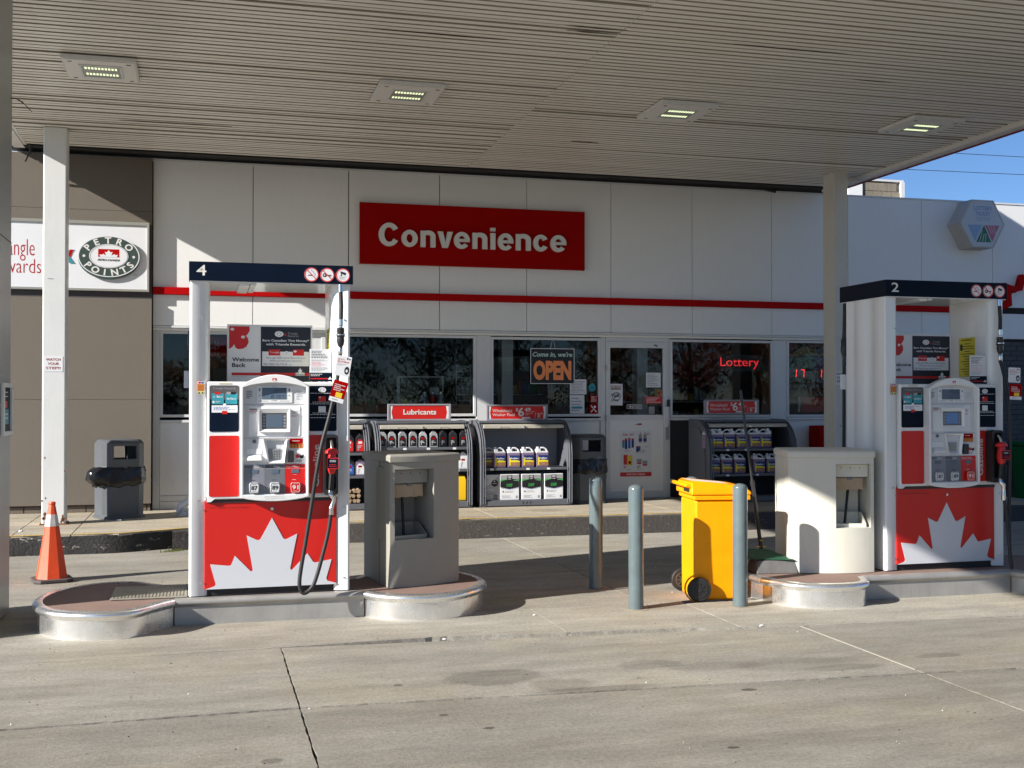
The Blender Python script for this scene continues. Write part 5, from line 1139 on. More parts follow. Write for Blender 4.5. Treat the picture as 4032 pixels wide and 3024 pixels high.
    mb.use(M_print); text_into(mb, 'Welcome', bx_(.198), bx_(.388), bz_(1.876), bz_(1.905), y0 - .0005, bold=.025); text_into(mb, 'Back', bx_(.198), bx_(.295), bz_(1.835), bz_(1.865), y0 - .0005, bold=.025); mb.use(M_pgr); fine(mb, bx_(.196), bx_(.34), bz_(1.765), bz_(1.769), y0 - .0005, 1)
    mb.use(M_paper); poly(mb, [(bx_(.681) + (x - .485) * .082, bz_(1.776) + (z - .242) * .125) for x, z in LEAF], y0 - .0010); mb.use(M_print); text_into(mb, 'PETRO-CANADA', bx_(.648), bx_(.716), bz_(1.778), bz_(1.788), y0 - .0014, bold=.02)
    mb.build('print', None, bd, **K)
    MB().box(lx(.176), lx(.802), .374, .391, lz(2.1615), lz(2.168)).box(lx(.172), lx(.1775), .374, .391, lz(1.66), lz(2.166)).box(lx(.8005), lx(.806), .374, .391, lz(1.66), lz(2.166)).build('poster_rim', M_paper, bd, **K)
    nt_ = MB().box(lx(.757), lx(.917), .055, .058, lz(1.735), lz(1.975)).build('paper_notice', M_paper, t, **K)
    mb = MB().use(M_navy); quad(mb, lx(.757), lx(.925), lz(1.735), lz(1.800), .0545); mb.use(M_pred); quad(mb, lx(.765), lx(.89), lz(1.752), lz(1.760), .0541); mb.use(M_paper); leaf_small(mb, lx(.907), lz(1.750), .030, .0538, .022); fine(mb, lx(.765), lx(.865), lz(1.772), lz(1.794), .0541, 2)
    mb.use(M_print); fine(mb, lx(.77), lx(.895), lz(1.905), lz(1.965), .0541, 5); mb.use(M_pgr); fine(mb, lx(.77), lx(.91), lz(1.885), lz(1.897), .0541, 2); fine(mb, lx(.77), lx(.91), lz(1.81), lz(1.84), .0541, 4); mb.use(mat('pink print', (.75, .25, .30), .5)); fine(mb, lx(.77), lx(.885), lz(1.845), lz(1.882), .0541, 4); mb.build('print', None, nt_, **K)
    # hose, valve and tag of the rear side, hanging by the left side panel
    xr = lx(-.085); MB().tube([(xr, .625, 2.255), (xr - .004, .63, 1.9)], .0155, n=10).build('rear_hose', M_black, t, **K, smooth=True)
    MB().lathe([(.018, 1.99), (.018, 1.95), (.022, 1.94), (.028, 1.93), (.028, 1.88), (.031, 1.87), (.031, 1.84), (.02, 1.80), (.015, 1.78), (.017, 1.74), (.017, 1.71)], xr - .004, .63, 14).build('rear_breakaway_valve', M_blackp, t, **K, smooth=True)
    MB().tube([(xr - .004, .63, 1.9), (xr - .002, .64, 1.3), (xr, .65, .75), (xr + .01, .68, .25), (xr + .03, .72, .06), (xr + .08, .74, .03)], .0145, n=10).build('rear_hose', M_black, t, **K, smooth=True)
    MB().box(xr - .058, xr + .03, .605, .608, 1.50, 1.63).build('rear_hose_tag', M_paper, t, **K)
    # yellow warning on inner side panel
    xw = lx(.955) - .0365
    wn = MB().box(xw, xw + .0012, .20, .42, lz(1.80), lz(2.14)).build('warning_sign', mat('warning yellow', (.62, .52, .03), .5), t, **K)
    mb = MB(); xx = xw - .0006
    def xq(y0_, y1_, z0_, z1_): mb.add([(xx, y0_, z0_), (xx, y1_, z0_), (xx, y1_, z1_), (xx, y0_, z1_)], [(0, 1, 2, 3)])
    vs_, fs_ = text_mesh('WARNING', .03, 0, 0.0); ax_, bx2 = min(v.x for v in vs_), max(v.x for v in vs_); ay_, by_ = min(v.y for v in vs_), max(v.y for v in vs_)
    mb.add([(xx, .385 - (v.x - ax_) / (bx2 - ax_) * .14, lz(2.112) + (v.y - ay_) / (by_ - ay_) * .016) for v in vs_], fs_)
    for k in range(13): xq(.215 if k % 3 else .26, .34 + .05 * ((k * 7) % 3) / 2, lz(1.82 + k * .022), lz(1.826 + k * .022))
    xq(.365, .40, lz(2.03), lz(2.085)); mb.build('print', M_print, wn, **K)
    # fuel nozzle
    nz = MB().use(M_nozz); cy = -.155
    nx = lx(.900)
    nz.loft([[(nx + a * math.cos(q) , cy + .045 * sgn * 0 + b * math.sin(q), z) for q in [2 * PI * k / 14 for k in range(14)]] for a, b, z, sgn in ((.020, .020, lz(1.25), 1), (.048, .046, lz(1.232), 1), (.052, .050, lz(1.214), 1), (.026, .032, lz(1.205), 1), (.032, .038, lz(1.17), 1), (.036, .042, lz(1.12), 1), (.028, .036, lz(1.085), 1), (.020, .026, lz(1.065), 1))])
    nb_ = nz.build('nozzle', M_nozz, t, **K, smooth=True)
    MB().tube([(nx, cy + .0, lz(1.245)), (nx, cy + .015, lz(1.275)), (nx, cy + .045, lz(1.30))], .012, n=10).build('spout', M_chrome, nb_, **K, smooth=True)
    gd = MB().xz(rrect(nx - .042, nx + .042, lz(1.103), lz(1.182), .008), cy - .058, cy - .045).build('nozzle_ad', M_nozz, nb_, **K)
    mb = MB().use(M_navy); poly(mb, rrect(nx - .036, nx + .036, lz(1.109), lz(1.176), .005), cy - .0588); mb.use(M_paper); text_into(mb, 'Card here\nRewards', nx - .022, nx + .022, lz(1.150), lz(1.168), cy - .0595) if False else fine(mb, nx - .022, nx + .022, lz(1.150), lz(1.168), cy - .0595, 2, short=False); mb.use(M_nozz); fine(mb, nx - .026, nx + .026, lz(1.116), lz(1.140), cy - .0595, 2, short=False); mb.build('print', None, nb_, **K)
    MB().tube([(nx, cy, lz(1.07)), (nx - .003, cy + .005, lz(1.0)), (nx - .006, cy + .01, lz(.945))], .020, n=10).build('grip', M_black, nb_, **K, smooth=True)
    MB().tube([(nx + .018, cy - .01, lz(1.08)), (nx + .035, cy - .02, lz(1.02)), (nx + .028, cy - .015, lz(.955)), (nx + .004, cy, lz(.94))], .005, n=6).build('trigger_guard', M_black, nb_, **K, smooth=True)
    hx_, hy_, hz_ = hose_pts[-1]
    MB().tube([(nx - .006, cy + .01, lz(.945)), (nx - .012, cy, lz(.915)), (nx + .012, cy - .01, lz(.895)), (nx + .012, cy - .01, lz(.87)), (hx_, hy_, hz_ + .01)], .015, n=10, radii=[.017, .019, .020, .016, .017]).build('swivel', M_chrome, nb_, **K, smooth=True)
    # upper hose with breakaway, then the main hose
    hb = hose_pts[0]; x_t = lx(.972)
    MB().tube([(x_t, -.045, 2.255), (x_t, -.05, 2.20)], .018, n=12).build('hose_outlet', M_chrome, t, **K, smooth=True)
    MB().tube([(x_t, -.05, 2.21), (x_t + .004, -.055, 2.10), (x_t + .002, -.055, 1.99)], .0155, n=12).build('upper_hose', M_black, t, **K, smooth=True)
    MB().lathe([(.017, 2.0), (.017, 1.955), (.012, 1.95), (.012, 1.94)], x_t + .002, -.055, 16).build('hose_coupling', M_chrome, t, **K, smooth=True)
    MB().lathe([(.014, 1.79), (.017, 1.785), (.017, 1.745), (.014, 1.74)], x_t - .002, -.055, 16).build('hose_coupling', M_chrome, t, **K, smooth=True)
    MB().lathe([(.020, 1.94), (.027, 1.935), (.027, 1.905), (.024, 1.90), (.031, 1.895), (.031, 1.875), (.026, 1.868), (.028, 1.84), (.022, 1.81), (.014, 1.80), (.014, 1.785)], x_t, -.055, 18).build('breakaway_valve', M_blackp, t, **K, smooth=True)
    MB().lathe([(.0315, 1.883), (.0315, 1.889)], x_t, -.055, 18).build('valve_ring', M_chrome, t, **K)
    def cr(P, n=6):
        out = []; Q = [P[0]] + list(P) + [P[-1]]
        for i in range(1, len(Q) - 2):
            a, b, c_, d = (Vector(q) for q in Q[i - 1:i + 3])
            for k in range(n): s_ = k / n; out.append(.5 * ((2*b) + (-a + c_) * s_ + (2*a - 5*b + 4*c_ - d) * s_*s_ + (-a + 3*b - 3*c_ + d) * s_**3))
        out.append(Vector(P[-1])); return out
    MB().tube(cr([(x_t - .002, -.055, 1.745)] + list(hose_pts)), .0145, n=12).build('main_hose', M_black, t, **K, smooth=True)
    hx_, hy_, hz_ = hose_pts[-1]; MB().cyl((hx_, hy_, hz_ - .035), (hx_, hy_, hz_ + .012), .0185, n=14).build('hose_ferrule', M_chrome, t, **K, smooth=True)
    for k, (cx, cz, w_, h_, ang, yy) in enumerate(tags):
        ca, sa = math.cos(ang), math.sin(ang)
        def tr(pts3): return [(cx + x * ca - z * sa, yy + y, cz + x * sa + z * ca) for x, y, z in pts3]
        def place(mbx, nm, m_, par):
            mbx.v = tr(mbx.v); return mbx.build(nm, m_, par, **K)
        tg = place(MB().xz(rrect(-w_/2, w_/2, -h_/2, h_/2, .008), 0, .003), 'hose_tag', M_paper if k == 0 else M_sred, t)
        mb = MB()
        if k == 0:
            mb.use(M_pred); text_into(mb, 'GET UP TO', -w_*.42, w_*.02, h_*.28, h_*.36, -.001, bold=.01); text_into(mb, '7¢/L IN VALUE', -w_*.42, w_*.35, h_*.14, h_*.25, -.001, bold=.02); mb.use(M_pgr); fine(mb, -w_*.42, w_*.2, h_*.0, h_*.11, -.001, 2); mb.use(M_print); poly(mb, circ(w_*.28, -h_*.2, w_*.16, 12, h_*.2), -.001); quad(mb, w_*.18, w_*.26, h_*.34, h_*.44, -.001); quad(mb, w_*.32, w_*.42, h_*.34, h_*.40, -.001)
            mb.use(M_paper); poly(mb, circ(w_*.28, -h_*.22, w_*.07, 10, h_*.08), -.002)
        else:
            mb.use(M_paper); fine(mb, -w_*.38, w_*.38, h_*.0, h_*.35, -.001, 4); quad(mb, -w_*.5, w_*.5, -h_*.5, -h_*.30, -.001); mb.use(M_yel); quad(mb, -w_*.15, w_*.30, -h_*.28, -h_*.04, -.0016); mb.use(M_pgr); fine(mb, -w_*.3, w_*.3, -h_*.45, -h_*.34, -.002, 1)
        place(mb, 'print', None, tg)
    return t
def H(x, z, d): # world pixel-plane point (y=8.5) moved forward by d, in pump-four local coordinates
    k = (8.5 + d) / 8.5; return (x * k - .48, d, 1.6 + (z - 1.6) * k - .19)
hose4 = [H(.968, 1.86, -.10), H(.945, 1.70, -.16), H(.895, 1.47, -.20), H(.842, 1.27, -.22), H(.805, 1.07, -.22), H(.775, .87, -.20), H(.731, .586, -.18), H(.693, .36, -.17), H(.683, .255, -.17), H(.700, .195, -.17), H(.732, .19, -.17), H(.779, .235, -.17), H(.815, .33, -.17), H(.850, .46, -.17), H(.885, .60, -.17), H(.905, .72, -.17), H(.911, .79, -.17)]
a4, b4 = H(.994, 1.848, -.16), H(.960, 1.66, -.19)
pump4 = fuel_pump('4', '1220', '8157', 'fuel pump numbered 4 with its black hose looping over the red lower panel', (.48, 8.5, .19), hose4, False,
    [(a4[0], a4[2], .108, .145, R(-9), -.19), (b4[0], b4[2], .105, .155, R(-16), -.225)])
def hz(x, z, d): return (x - .48, d, z - .19)
hose2 = [hz(.975, 1.80, -.10), hz(.975, 1.55, -.15), hz(.970, 1.20, -.17), hz(.965, .90, -.17), hz(.960, .60, -.17), hz(.965, .38, -.17), hz(.972, .26, -.18), hz(.962, .215, -.20), hz(.945, .24, -.21), hz(.935, .40, -.20), hz(.925, .60, -.19), hz(.915, .72, -.18), hz(.908, .80, -.17)]
pump2 = fuel_pump('2', '4000', '2678', 'fuel pump numbered 2 in canopy shade at the right, blue screen lit', (5.992, 8.305, .19), hose2, True,
    [(.545, 1.615, .115, .125, R(-2), -.165), (.540, 1.475, .115, .13, R(-2), -.185)])

# ================================================================== WINDSHIELD WASHER BOXES
def washer_box(label, loc, rz, foot, op, m, bulge):
    t = thing('windshield_service_box', label, 'service box', loc, rz, 'windshield service boxes on the islands'); K = dict(local=True)
    (ax, ay), (bx, by), (cx, cy), (dx, dy) = foot; Hh = .935; x0, x1, z0, z1 = op
    wdt = bx - ax
    def yb_(x): u = (x - ax) / wdt; return -bulge * (1 - (2 * u - 1) ** 2)
    xs = sorted(set([ax + wdt * k / 14 for k in range(15) if min(abs(ax + wdt * k / 14 - x0), abs(ax + wdt * k / 14 - x1)) > .012 or k in (0, 14)] + [x0, x1])); zs = [0, z0, z1, Hh]; nx_ = len(xs)
    V = [(x, yb_(x), z) for z in zs for x in xs]; F = []
    for j in range(3):
        for i in range(nx_ - 1):
            if j == 1 and xs[i] >= x0 - 1e-6 and xs[i + 1] <= x1 + 1e-6: continue
            F.append((j * nx_ + i, j * nx_ + i + 1, (j + 1) * nx_ + i + 1, (j + 1) * nx_ + i))
    fr0 = MB().add(V, F)
    def rim(p): 
        q = [(x, y, z) for x, y, z in p] + [(x, .031, z) for x, y, z in p]; n = len(p)
        fr0.add(q, [(i, i + 1, n + i + 1, n + i) for i in range(n - 1)])
    mid = [x for x in xs if x0 - 1e-6 <= x <= x1 + 1e-6]
    for zz in (z0, z1): rim([(x, yb_(x), zz) for x in mid])
    for xx in (x0, x1): rim([(xx, yb_(xx), z0), (xx, yb_(xx), z1)])
    for xx in (ax, bx): rim([(xx, yb_(xx), 0), (xx, yb_(xx), Hh)])
    rim([(x, yb_(x), 0) for x in xs]); rim([(x, yb_(x), Hh) for x in xs])
    fr0.build('front_frame', m, t, **K, smooth=True)
    k = .031
    MB().xy([(ax, k), (ax + .02, k), (dx + .02, dy - .02), (dx, dy)], 0, Hh).build('side_wall', m, t, **K)
    MB().prism([(ax - .003 + (dx - ax) * .18, dy * .18, .08), (ax - .003 + (dx - ax) * .86, dy * .86, .08), (ax - .003 + (dx - ax) * .86, dy * .86, .86), (ax - .003 + (dx - ax) * .18, dy * .18, .86)], [(ax + .004 + (dx - ax) * .18, dy * .18, .08), (ax + .004 + (dx - ax) * .86, dy * .86, .08), (ax + .004 + (dx - ax) * .86, dy * .86, .86), (ax + .004 + (dx - ax) * .18, dy * .18, .86)]).build('side_panel', m, t, **K, bevel=.003)
    MB().xy([(bx, k), (bx - .02, k), (cx - .02, cy - .02), (cx, cy)], 0, Hh).build('side_wall', m, t, **K)
    MB().xy([(dx, dy), (cx, cy), (cx - .02, cy - .022), (dx + .02, dy - .022)], 0, Hh).build('rear_wall', m, t, **K)
    MB().box(ax + .05, bx - .05, .25, .26, .0, Hh).build('inner_back', m, t, **K)
    ln = MB()
    ln.box(x0 - .012, x0 - .001, .031, .25, z0 - .01, z1 + .01).box(x1 + .001, x1 + .012, .031, .25, z0 - .01, z1 + .01).box(x0, x1, .031, .25, z1 + .001, z1 + .012).box(x0, x1, .031, .25, z0 - .012, z0 - .001)
    ln.build('recess_liner', m, t, **K)
    e = .012; lid = [(ax - e + (wdt + 2*e) * k / 10, yb_(ax + wdt * k / 10) - e) for k in range(11)] + [(cx + e, cy + e), (dx - e, dy + e)]
    mx, my = (ax + bx + cx + dx) / 4, (ay + by + cy + dy) / 4
    MB().loft([[(x, y, .936) for x, y in lid], [(x, y, .985) for x, y in lid], [(mx + (x - mx) * .96, my + (y - my) * .96, .997) for x, y in lid]]).build('lid', m, t, **K, bevel=.008, seg=2)
    # towel dispenser
    MB().box(x0 + .002, x1 - .002, .035, .20, z1 - .11, z1 - .004).build('towel_housing', m, t, **K, bevel=.01)
    mb = MB()
    for q in (.25, .5, .75): mb.cyl((x0 + (x1 - x0) * q, .0345, z1 - .035), (x0 + (x1 - x0) * q, .030, z1 - .035), .004, n=8)
    mb.build('rivet', M_blackp, t, **K)
    MB().cyl((x0 + .004, .05, z1 - .118), (x1 - .03, .05, z1 - .118), .0035, n=8).cyl(((x0 + x1) / 2 - .02, .055, z1 - .12), ((x0 + x1) / 2 + .02, .055, z1 - .12), .014, n=12).build('towel_bar', M_grey2, t, **K)
    n = 10; lo = []
    for i in range(n + 1):
        x = x0 + .006 + (x1 - x0 - .05) * i / n; lo.append([(x, .052, z1 - .122), (x, .050 + .006 * math.sin(i * 1.7), z1 - .215 + .004 * math.sin(i * 2.3)), (x, .054 + .006 * math.sin(i * 1.7), z1 - .215 + .004 * math.sin(i * 2.3)), (x, .058, z1 - .122)])
    MB().loft(lo).build('paper_towel', M_towel, t, **K)
    # bucket
    bk = MB(); b0, b1 = x0 + .004, x1 - .03
    bk.box(b0, b1, .008, .018, z0 + .001, z0 + .03).box(b0, b1, .0185, .20, z0 + .0005, z0 + .012).box(b0, b1, .20, .21, z0, z0 + .11).box(b0, b0 + .008, .018, .20, z0, z0 + .05)
    bk.yz([(.010, z0 + .001), (.2, z0 + .001), (.2, z0 + .11), (.12, z0 + .11), (.010, z0 + .03)], b1 - .008, b1)
    bk.yz([(.010, z0 + .001), (.2, z0 + .001), (.2, z0 + .11), (.12, z0 + .11), (.010, z0 + .03)], b0 - .001, b0 + .007)
    bk.build('bucket', m, t, **K, bevel=.002)
    return t
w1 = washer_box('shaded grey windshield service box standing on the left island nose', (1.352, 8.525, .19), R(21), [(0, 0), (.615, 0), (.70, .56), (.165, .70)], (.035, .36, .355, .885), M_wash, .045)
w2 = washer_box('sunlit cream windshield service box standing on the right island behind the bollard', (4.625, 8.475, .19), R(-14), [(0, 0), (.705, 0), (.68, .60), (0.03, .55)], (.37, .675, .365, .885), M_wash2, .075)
def squeegee(label, base, top):
    t = thing('squeegee', label, 'squeegee', base, group='squeegees in the service boxes')
    d = Vector(top) - Vector(base)
    MB().tube([(0, 0, 0), tuple(d)], .011, n=10).build('handle', M_black, t, local=True, smooth=True)
    MB().tube([tuple(d * .93), tuple(d * 1.01)], .0135, n=10).build('end_cap', M_black, t, local=True, smooth=True)
    MB().box(-.03, .03, -.012, .012, -.012, .0).build('blade_head', M_black, t, local=True)
def loc2w(t, x, y, z):
    a = t.rotation_euler.z; return (t.location.x + x * math.cos(a) - y * math.sin(a), t.location.y + x * math.sin(a) + y * math.cos(a), t.location.z + z)
squeegee('black squeegee standing upright in the bucket of the shaded grey box', loc2w(w1, .19, .12, .372), loc2w(w1, .185, .14, .70))
squeegee('black squeegee leaning in the bucket of the sunlit cream box', loc2w(w2, .50, .12, .385), loc2w(w2, .545, .16, .71))

# ================================================================== BOLLARDS
def bollard():
    t = thing('bollard', '', 'bollard', (0, 0, 0))
    prof = [(.0595, 0), (.059, .02), (.0582, .06), (.0578, .30), (.0574, .5), (.0576, .72), (.0575, .915)] + [(.0575 * math.cos(R(a)), .915 + .036 * math.sin(R(a))) for a in (15, 30, 45, 60, 75, 86)]
    MB().lathe(prof, n=32).build('post', M_boll, t, local=True, smooth=True)
    n = 20; MB().xy([(math.cos(2*PI*k/n) * random.uniform(.075, .11), math.sin(2*PI*k/n) * random.uniform(.075, .11)) for k in range(n)], .0003, .0022).build('foot_stain', M_rustc, t, local=True)
    return t
b0 = bollard()
for i, (x, y, lb) in enumerate(((3.215, 9.20, 'grey blue bollard in partial shade, leftmost and set further back'), (3.205, 8.245, 'grey blue bollard in full sun standing alone between the shaded bollard and the yellow bin'),
        (4.028, 8.143, 'grey blue bollard overlapping the right edge of the yellow bin'), (3.99, 8.97, 'grey blue bollard almost hidden behind the yellow bin, only its top showing'))):
    o = b0 if i == 0 else copy_tree(b0); o.location = (x, y, 0); o['label'] = lb; o['group'] = 'bollards between the islands'; o.rotation_euler = (0, 0, i * 1.3)

# ================================================================== YELLOW WHEELIE BIN
yb = thing('wheelie_bin', 'bright yellow wheeled bin with black wheels behind the front bollards', 'wheelie bin', (3.785, 8.435, 0), R(-9)); K = dict(local=True)
body = MB().loft([[(.0, .0, z) if False else p for p in q] for z, q in ((0, [(.0, .015, .0), (.335, .03, .0), (.335, .43, .0), (.0, .445, .0)]), (1, [(.0, .015, .10), (.345, .025, .10), (.345, .44, .10), (.0, .45, .10)]), (2, [(0, .0, .80), (.425, .0, .80), (.425, .465, .80), (0, .465, .80)]))]).build('body', M_binY, yb, **K, bevel=.022, seg=3)
MB().ring([], [], 0, 0) if False else None
MB().loft([[(-.012, -.014, .800), (.447, -.014, .800), (.447, .479, .800), (-.012, .479, .800)], [(-.012, -.014, .835), (.447, -.014, .835), (.447, .479, .835), (-.012, .479, .835)]]).build('body_rim', M_binY, yb, **K, bevel=.006)
MB().loft([[(-.035, -.02, .838), (.455, -.02, .838), (.455, .485, .838), (-.035, .485, .838)], [(-.035, -.02, .888), (.455, -.02, .862), (.455, .485, .862), (-.035, .485, .888)], [(-.020, .005, .940), (.41, .02, .905), (.41, .445, .905), (-.020, .46, .940)], [(.0, .03, .950), (.37, .06, .916), (.37, .405, .916), (.0, .435, .950)]]).build('lid', M_binY, yb, **K, bevel=.012, seg=3)
MB().box(-.01, .30, .12, .34, .9335, .9345).build('lid_label', M_paper, yb, **K).rotation_euler = (0, 0, 0)
yb.children[-1].location = (0, 0, .0)
for p in yb.children:
    if p.name.startswith('lid_label'):
        p.data.transform(Matrix.Translation((0.14, .23, .9375)) @ Matrix.Rotation(R(5.2), 4, 'Y') @ Matrix.Translation((-.14, -.23, -.934)))
hd = MB().tube([(-.02, .03, .905), (-.062, .03, .915), (-.072, .05, .918), (-.072, .415, .918), (-.062, .435, .915), (-.02, .435, .905)], .016, n=10).build('handle', M_binY, yb, **K, smooth=True)
MB().cyl((-.072, .425, .918), (-.072, .50, .918), .018, n=12).build('handle_grip', M_blackp, hd, **K)
MB().yz(rrect(.05, .23, .858, .886, .0138), -.0375, -.0345).build('hinge_hole', M_blackp, yb, **K)
MB().loft([[(-.055, -.0, .70), (.0, .0, .70), (.0, .04, .70), (-.055, .04, .70)], [(-.09, 0, .80), (.0, 0, .80), (.0, .05, .80), (-.09, .05, .80)]]) if False else None
for sy in (-.055, .475):
    wl = MB().cyl((.02, sy, .095), (.02, sy + .05, .095), .095, n=28).build('wheel', M_black, yb, **K, bevel=.012, seg=3)
    y_ = sy - .002 if sy < 0 else sy - .002
    mb = MB().ring([(.02 + a, .095 + b) for a, b in circ(0, 0, .064, 24)], [(.02 + a, .095 + b) for a, b in circ(0, 0, .054, 24)], y_ - .003, y_ + .003)
    for k in range(8): a = k * PI / 4; mb.xz([(.02 + math.cos(a) * .014 - math.sin(a) * .005, .095 + math.sin(a) * .014 + math.cos(a) * .005), (.02 + math.cos(a) * .056 - math.sin(a) * .005, .095 + math.sin(a) * .056 + math.cos(a) * .005), (.02 + math.cos(a) * .056 + math.sin(a) * .005, .095 + math.sin(a) * .056 - math.cos(a) * .005), (.02 + math.cos(a) * .014 + math.sin(a) * .005, .095 + math.sin(a) * .014 - math.cos(a) * .005)], y_ - .002, y_ + .002)
    mb.cyl((.02, y_ - .006, .095), (.02, y_, .095), .016, n=14)
    mb.build('rim', mat('wheel rim dark', (.018, .018, .018), .45) if sy < 0 else mat('wheel rim dusty', (.07, .06, .045), .6), wl, **K)
MB().cyl((.02, -.01, .095), (.02, .475, .095), .011, n=10).build('axle', M_chrome, yb, **K)
MB().ring([(.02 + a, .1 + b) for a, b in circ(0, 0, .112, 20)], [(.02 + a, .1 + b) for a, b in circ(0, 0, .100, 20)], .002, .012).build('wheel_arch', M_binY, yb, **K) 

# ================================================================== CONE
cn = thing('traffic_cone', 'orange traffic cone with white band on a black base by the left column', 'traffic cone', (-1.285, 10.83, 0), R(14))
def octs(r, z, k=.62):
    out = []
    for i in range(8):
        a = 2 * PI * i / 8 + PI / 8; rr = r * (1.0 if True else k); out.append((rr * math.cos(a), rr * math.sin(a), z))
    return out
MB().loft([octs(.026, .70), octs(.034, .695), octs(.030, .675), octs(.040, .61)][::-1] if False else [octs(.138, .03), octs(.133, .045), octs(.062, .487)]).build('lower_body', M_cone, cn, local=True, bevel=.003)
MB().loft([octs(.063, .487), octs(.045, .590)]).build('reflective_band', M_coneb, cn, local=True)
MB().loft([octs(.044, .590), octs(.028, .674), octs(.031, .678), octs(.031, .688), octs(.027, .700)]).build('tip', M_cone, cn, local=True)
MB().xy([(x * 1.0, y) for x, y in [(.165, .11), (.11, .165), (-.11, .165), (-.165, .11), (-.165, -.11), (-.11, -.165), (.11, -.165), (.165, -.11)]], .004, .034).build('base', M_cbase, cn, local=True, bevel=.008)

# ================================================================== TRASH BINS
def trash_bin(label, loc, rz, bag_left, w_=.50, d_=.44, h=.925):
    t = thing('trash_bin', label, 'trash bin', loc, rz, 'grey trash bins by the store wall'); K = dict(local=True)
    c = .085
    def oc(e, z, k=1.0): return [(-e, c - e*.4, z), (c - e*.4, -e, z), (w_ - c + e*.4, -e, z), (w_ + e, c - e*.4, z), (w_ + e, d_ - c + e*.4, z), (w_ - c + e*.4, d_ + e, z), (c - e*.4, d_ + e, z), (-e, d_ - c + e*.4, z)]
    MB().loft([oc(.018, 0), oc(.018, .022), oc(-.004, .04), oc(.0, .56)]).build('body', M_binG, t, **K, bevel=.004)
    MB().loft([oc(.004, .561), oc(.004, .60), oc(.0, .62)]).build('collar', M_binG, t, **K)
    # hood with openings front and back
    z0, z1, z2, z3 = .62, .70, .855, h
    hd = MB(); x0, x1 = .115, .385
    F_ = oc(0, 0)
    def panel(i, j, za, zb, mb): 
        a, b = F_[i], F_[j]; nx, ny = (b[1] - a[1]), -(b[0] - a[0]); L = math.hypot(nx, ny); nx /= L; ny /= L; q = .014
        mb.prism([(a[0], a[1], za), (b[0], b[1], za), (b[0], b[1], zb), (a[0], a[1], zb)], [(a[0] - nx*q, a[1] - ny*q, za), (b[0] - nx*q, b[1] - ny*q, za), (b[0] - nx*q, b[1] - ny*q, zb), (a[0] - nx*q, a[1] - ny*q, zb)])
    for i in range(8):
        j = (i + 1) % 8
        if i in (1, 5): continue
        panel(i, j, z0, z2 + .03, hd)
    for yy, yy2 in ((0, .014), (d_ - .014, d_)):
        hd.box(c, w_ - c, yy, yy2, z0, z1).box(c, w_ - c, yy, yy2, z2, z2 + .03).box(c, x0, yy, yy2, z1, z2).box(x1, w_ - c, yy, yy2, z1, z2)
    hd.build('hood', M_binG, t, **K)
    MB().loft([oc(0, z2 + .03), oc(-.035, z3), oc(-.05, z3 + .004)]).build('hood_top', M_binG, t, **K, bevel=.004)
    MB().box(c, w_ - c, .02, d_ - .02, z1 - .03, z1 - .02).build('chute_floor', M_black, t, **K)
    # liner bag folded over the rim
    n = 40; loops = []
    for zi, (dz, e) in enumerate(((.605, .004), (.59, .014), (.55, .020), (.50, .024), (.455, .030), (.42, .026), (.405, .010))):
        lp = []
        for k in range(n):
            a = 2 * PI * k / n; ca, sa = math.cos(a), math.sin(a)
            sx = (w_ / 2) / max(abs(ca), 1e-4); sy_ = (d_ / 2) / max(abs(sa), 1e-4); rr = min(sx, sy_, (w_ / 2 + d_ / 2 - c * 1.0) / (abs(ca) + abs(sa)))
            s_ = random.uniform(-.010, .010) + .006 * math.sin(k * 2.9 + zi)
            bul = 0
            if bag_left and ca < -.3 and sa < .5: bul = .15 * math.exp(-((a - PI * 1.08) / .45) ** 2) * math.sin(PI * min(1, max(0, (.62 - dz) / .20)))
            lp.append((w_ / 2 + ca * (rr + e + s_ + bul), d_ / 2 + sa * (rr + e + s_ + bul * .4), dz + random.uniform(-.009, .009) + .012 * math.sin(k * 1.3) * (zi > 3) - (.035 * (1 - ca) * .5 if bag_left and zi > 2 else 0)))
        loops.append(lp)
    MB().loft(loops, cap=False).build('liner_bag', M_bag, t, **K, smooth=True)
    return t
trash_bin('grey trash bin with a black bag bulging out, against the tan wall', (-1.115, 14.13, .2), R(22), True)
trash_bin('grey trash bin with a folded black bag between the rack and the entrance door', (4.80, 14.60, .2), R(4), False)

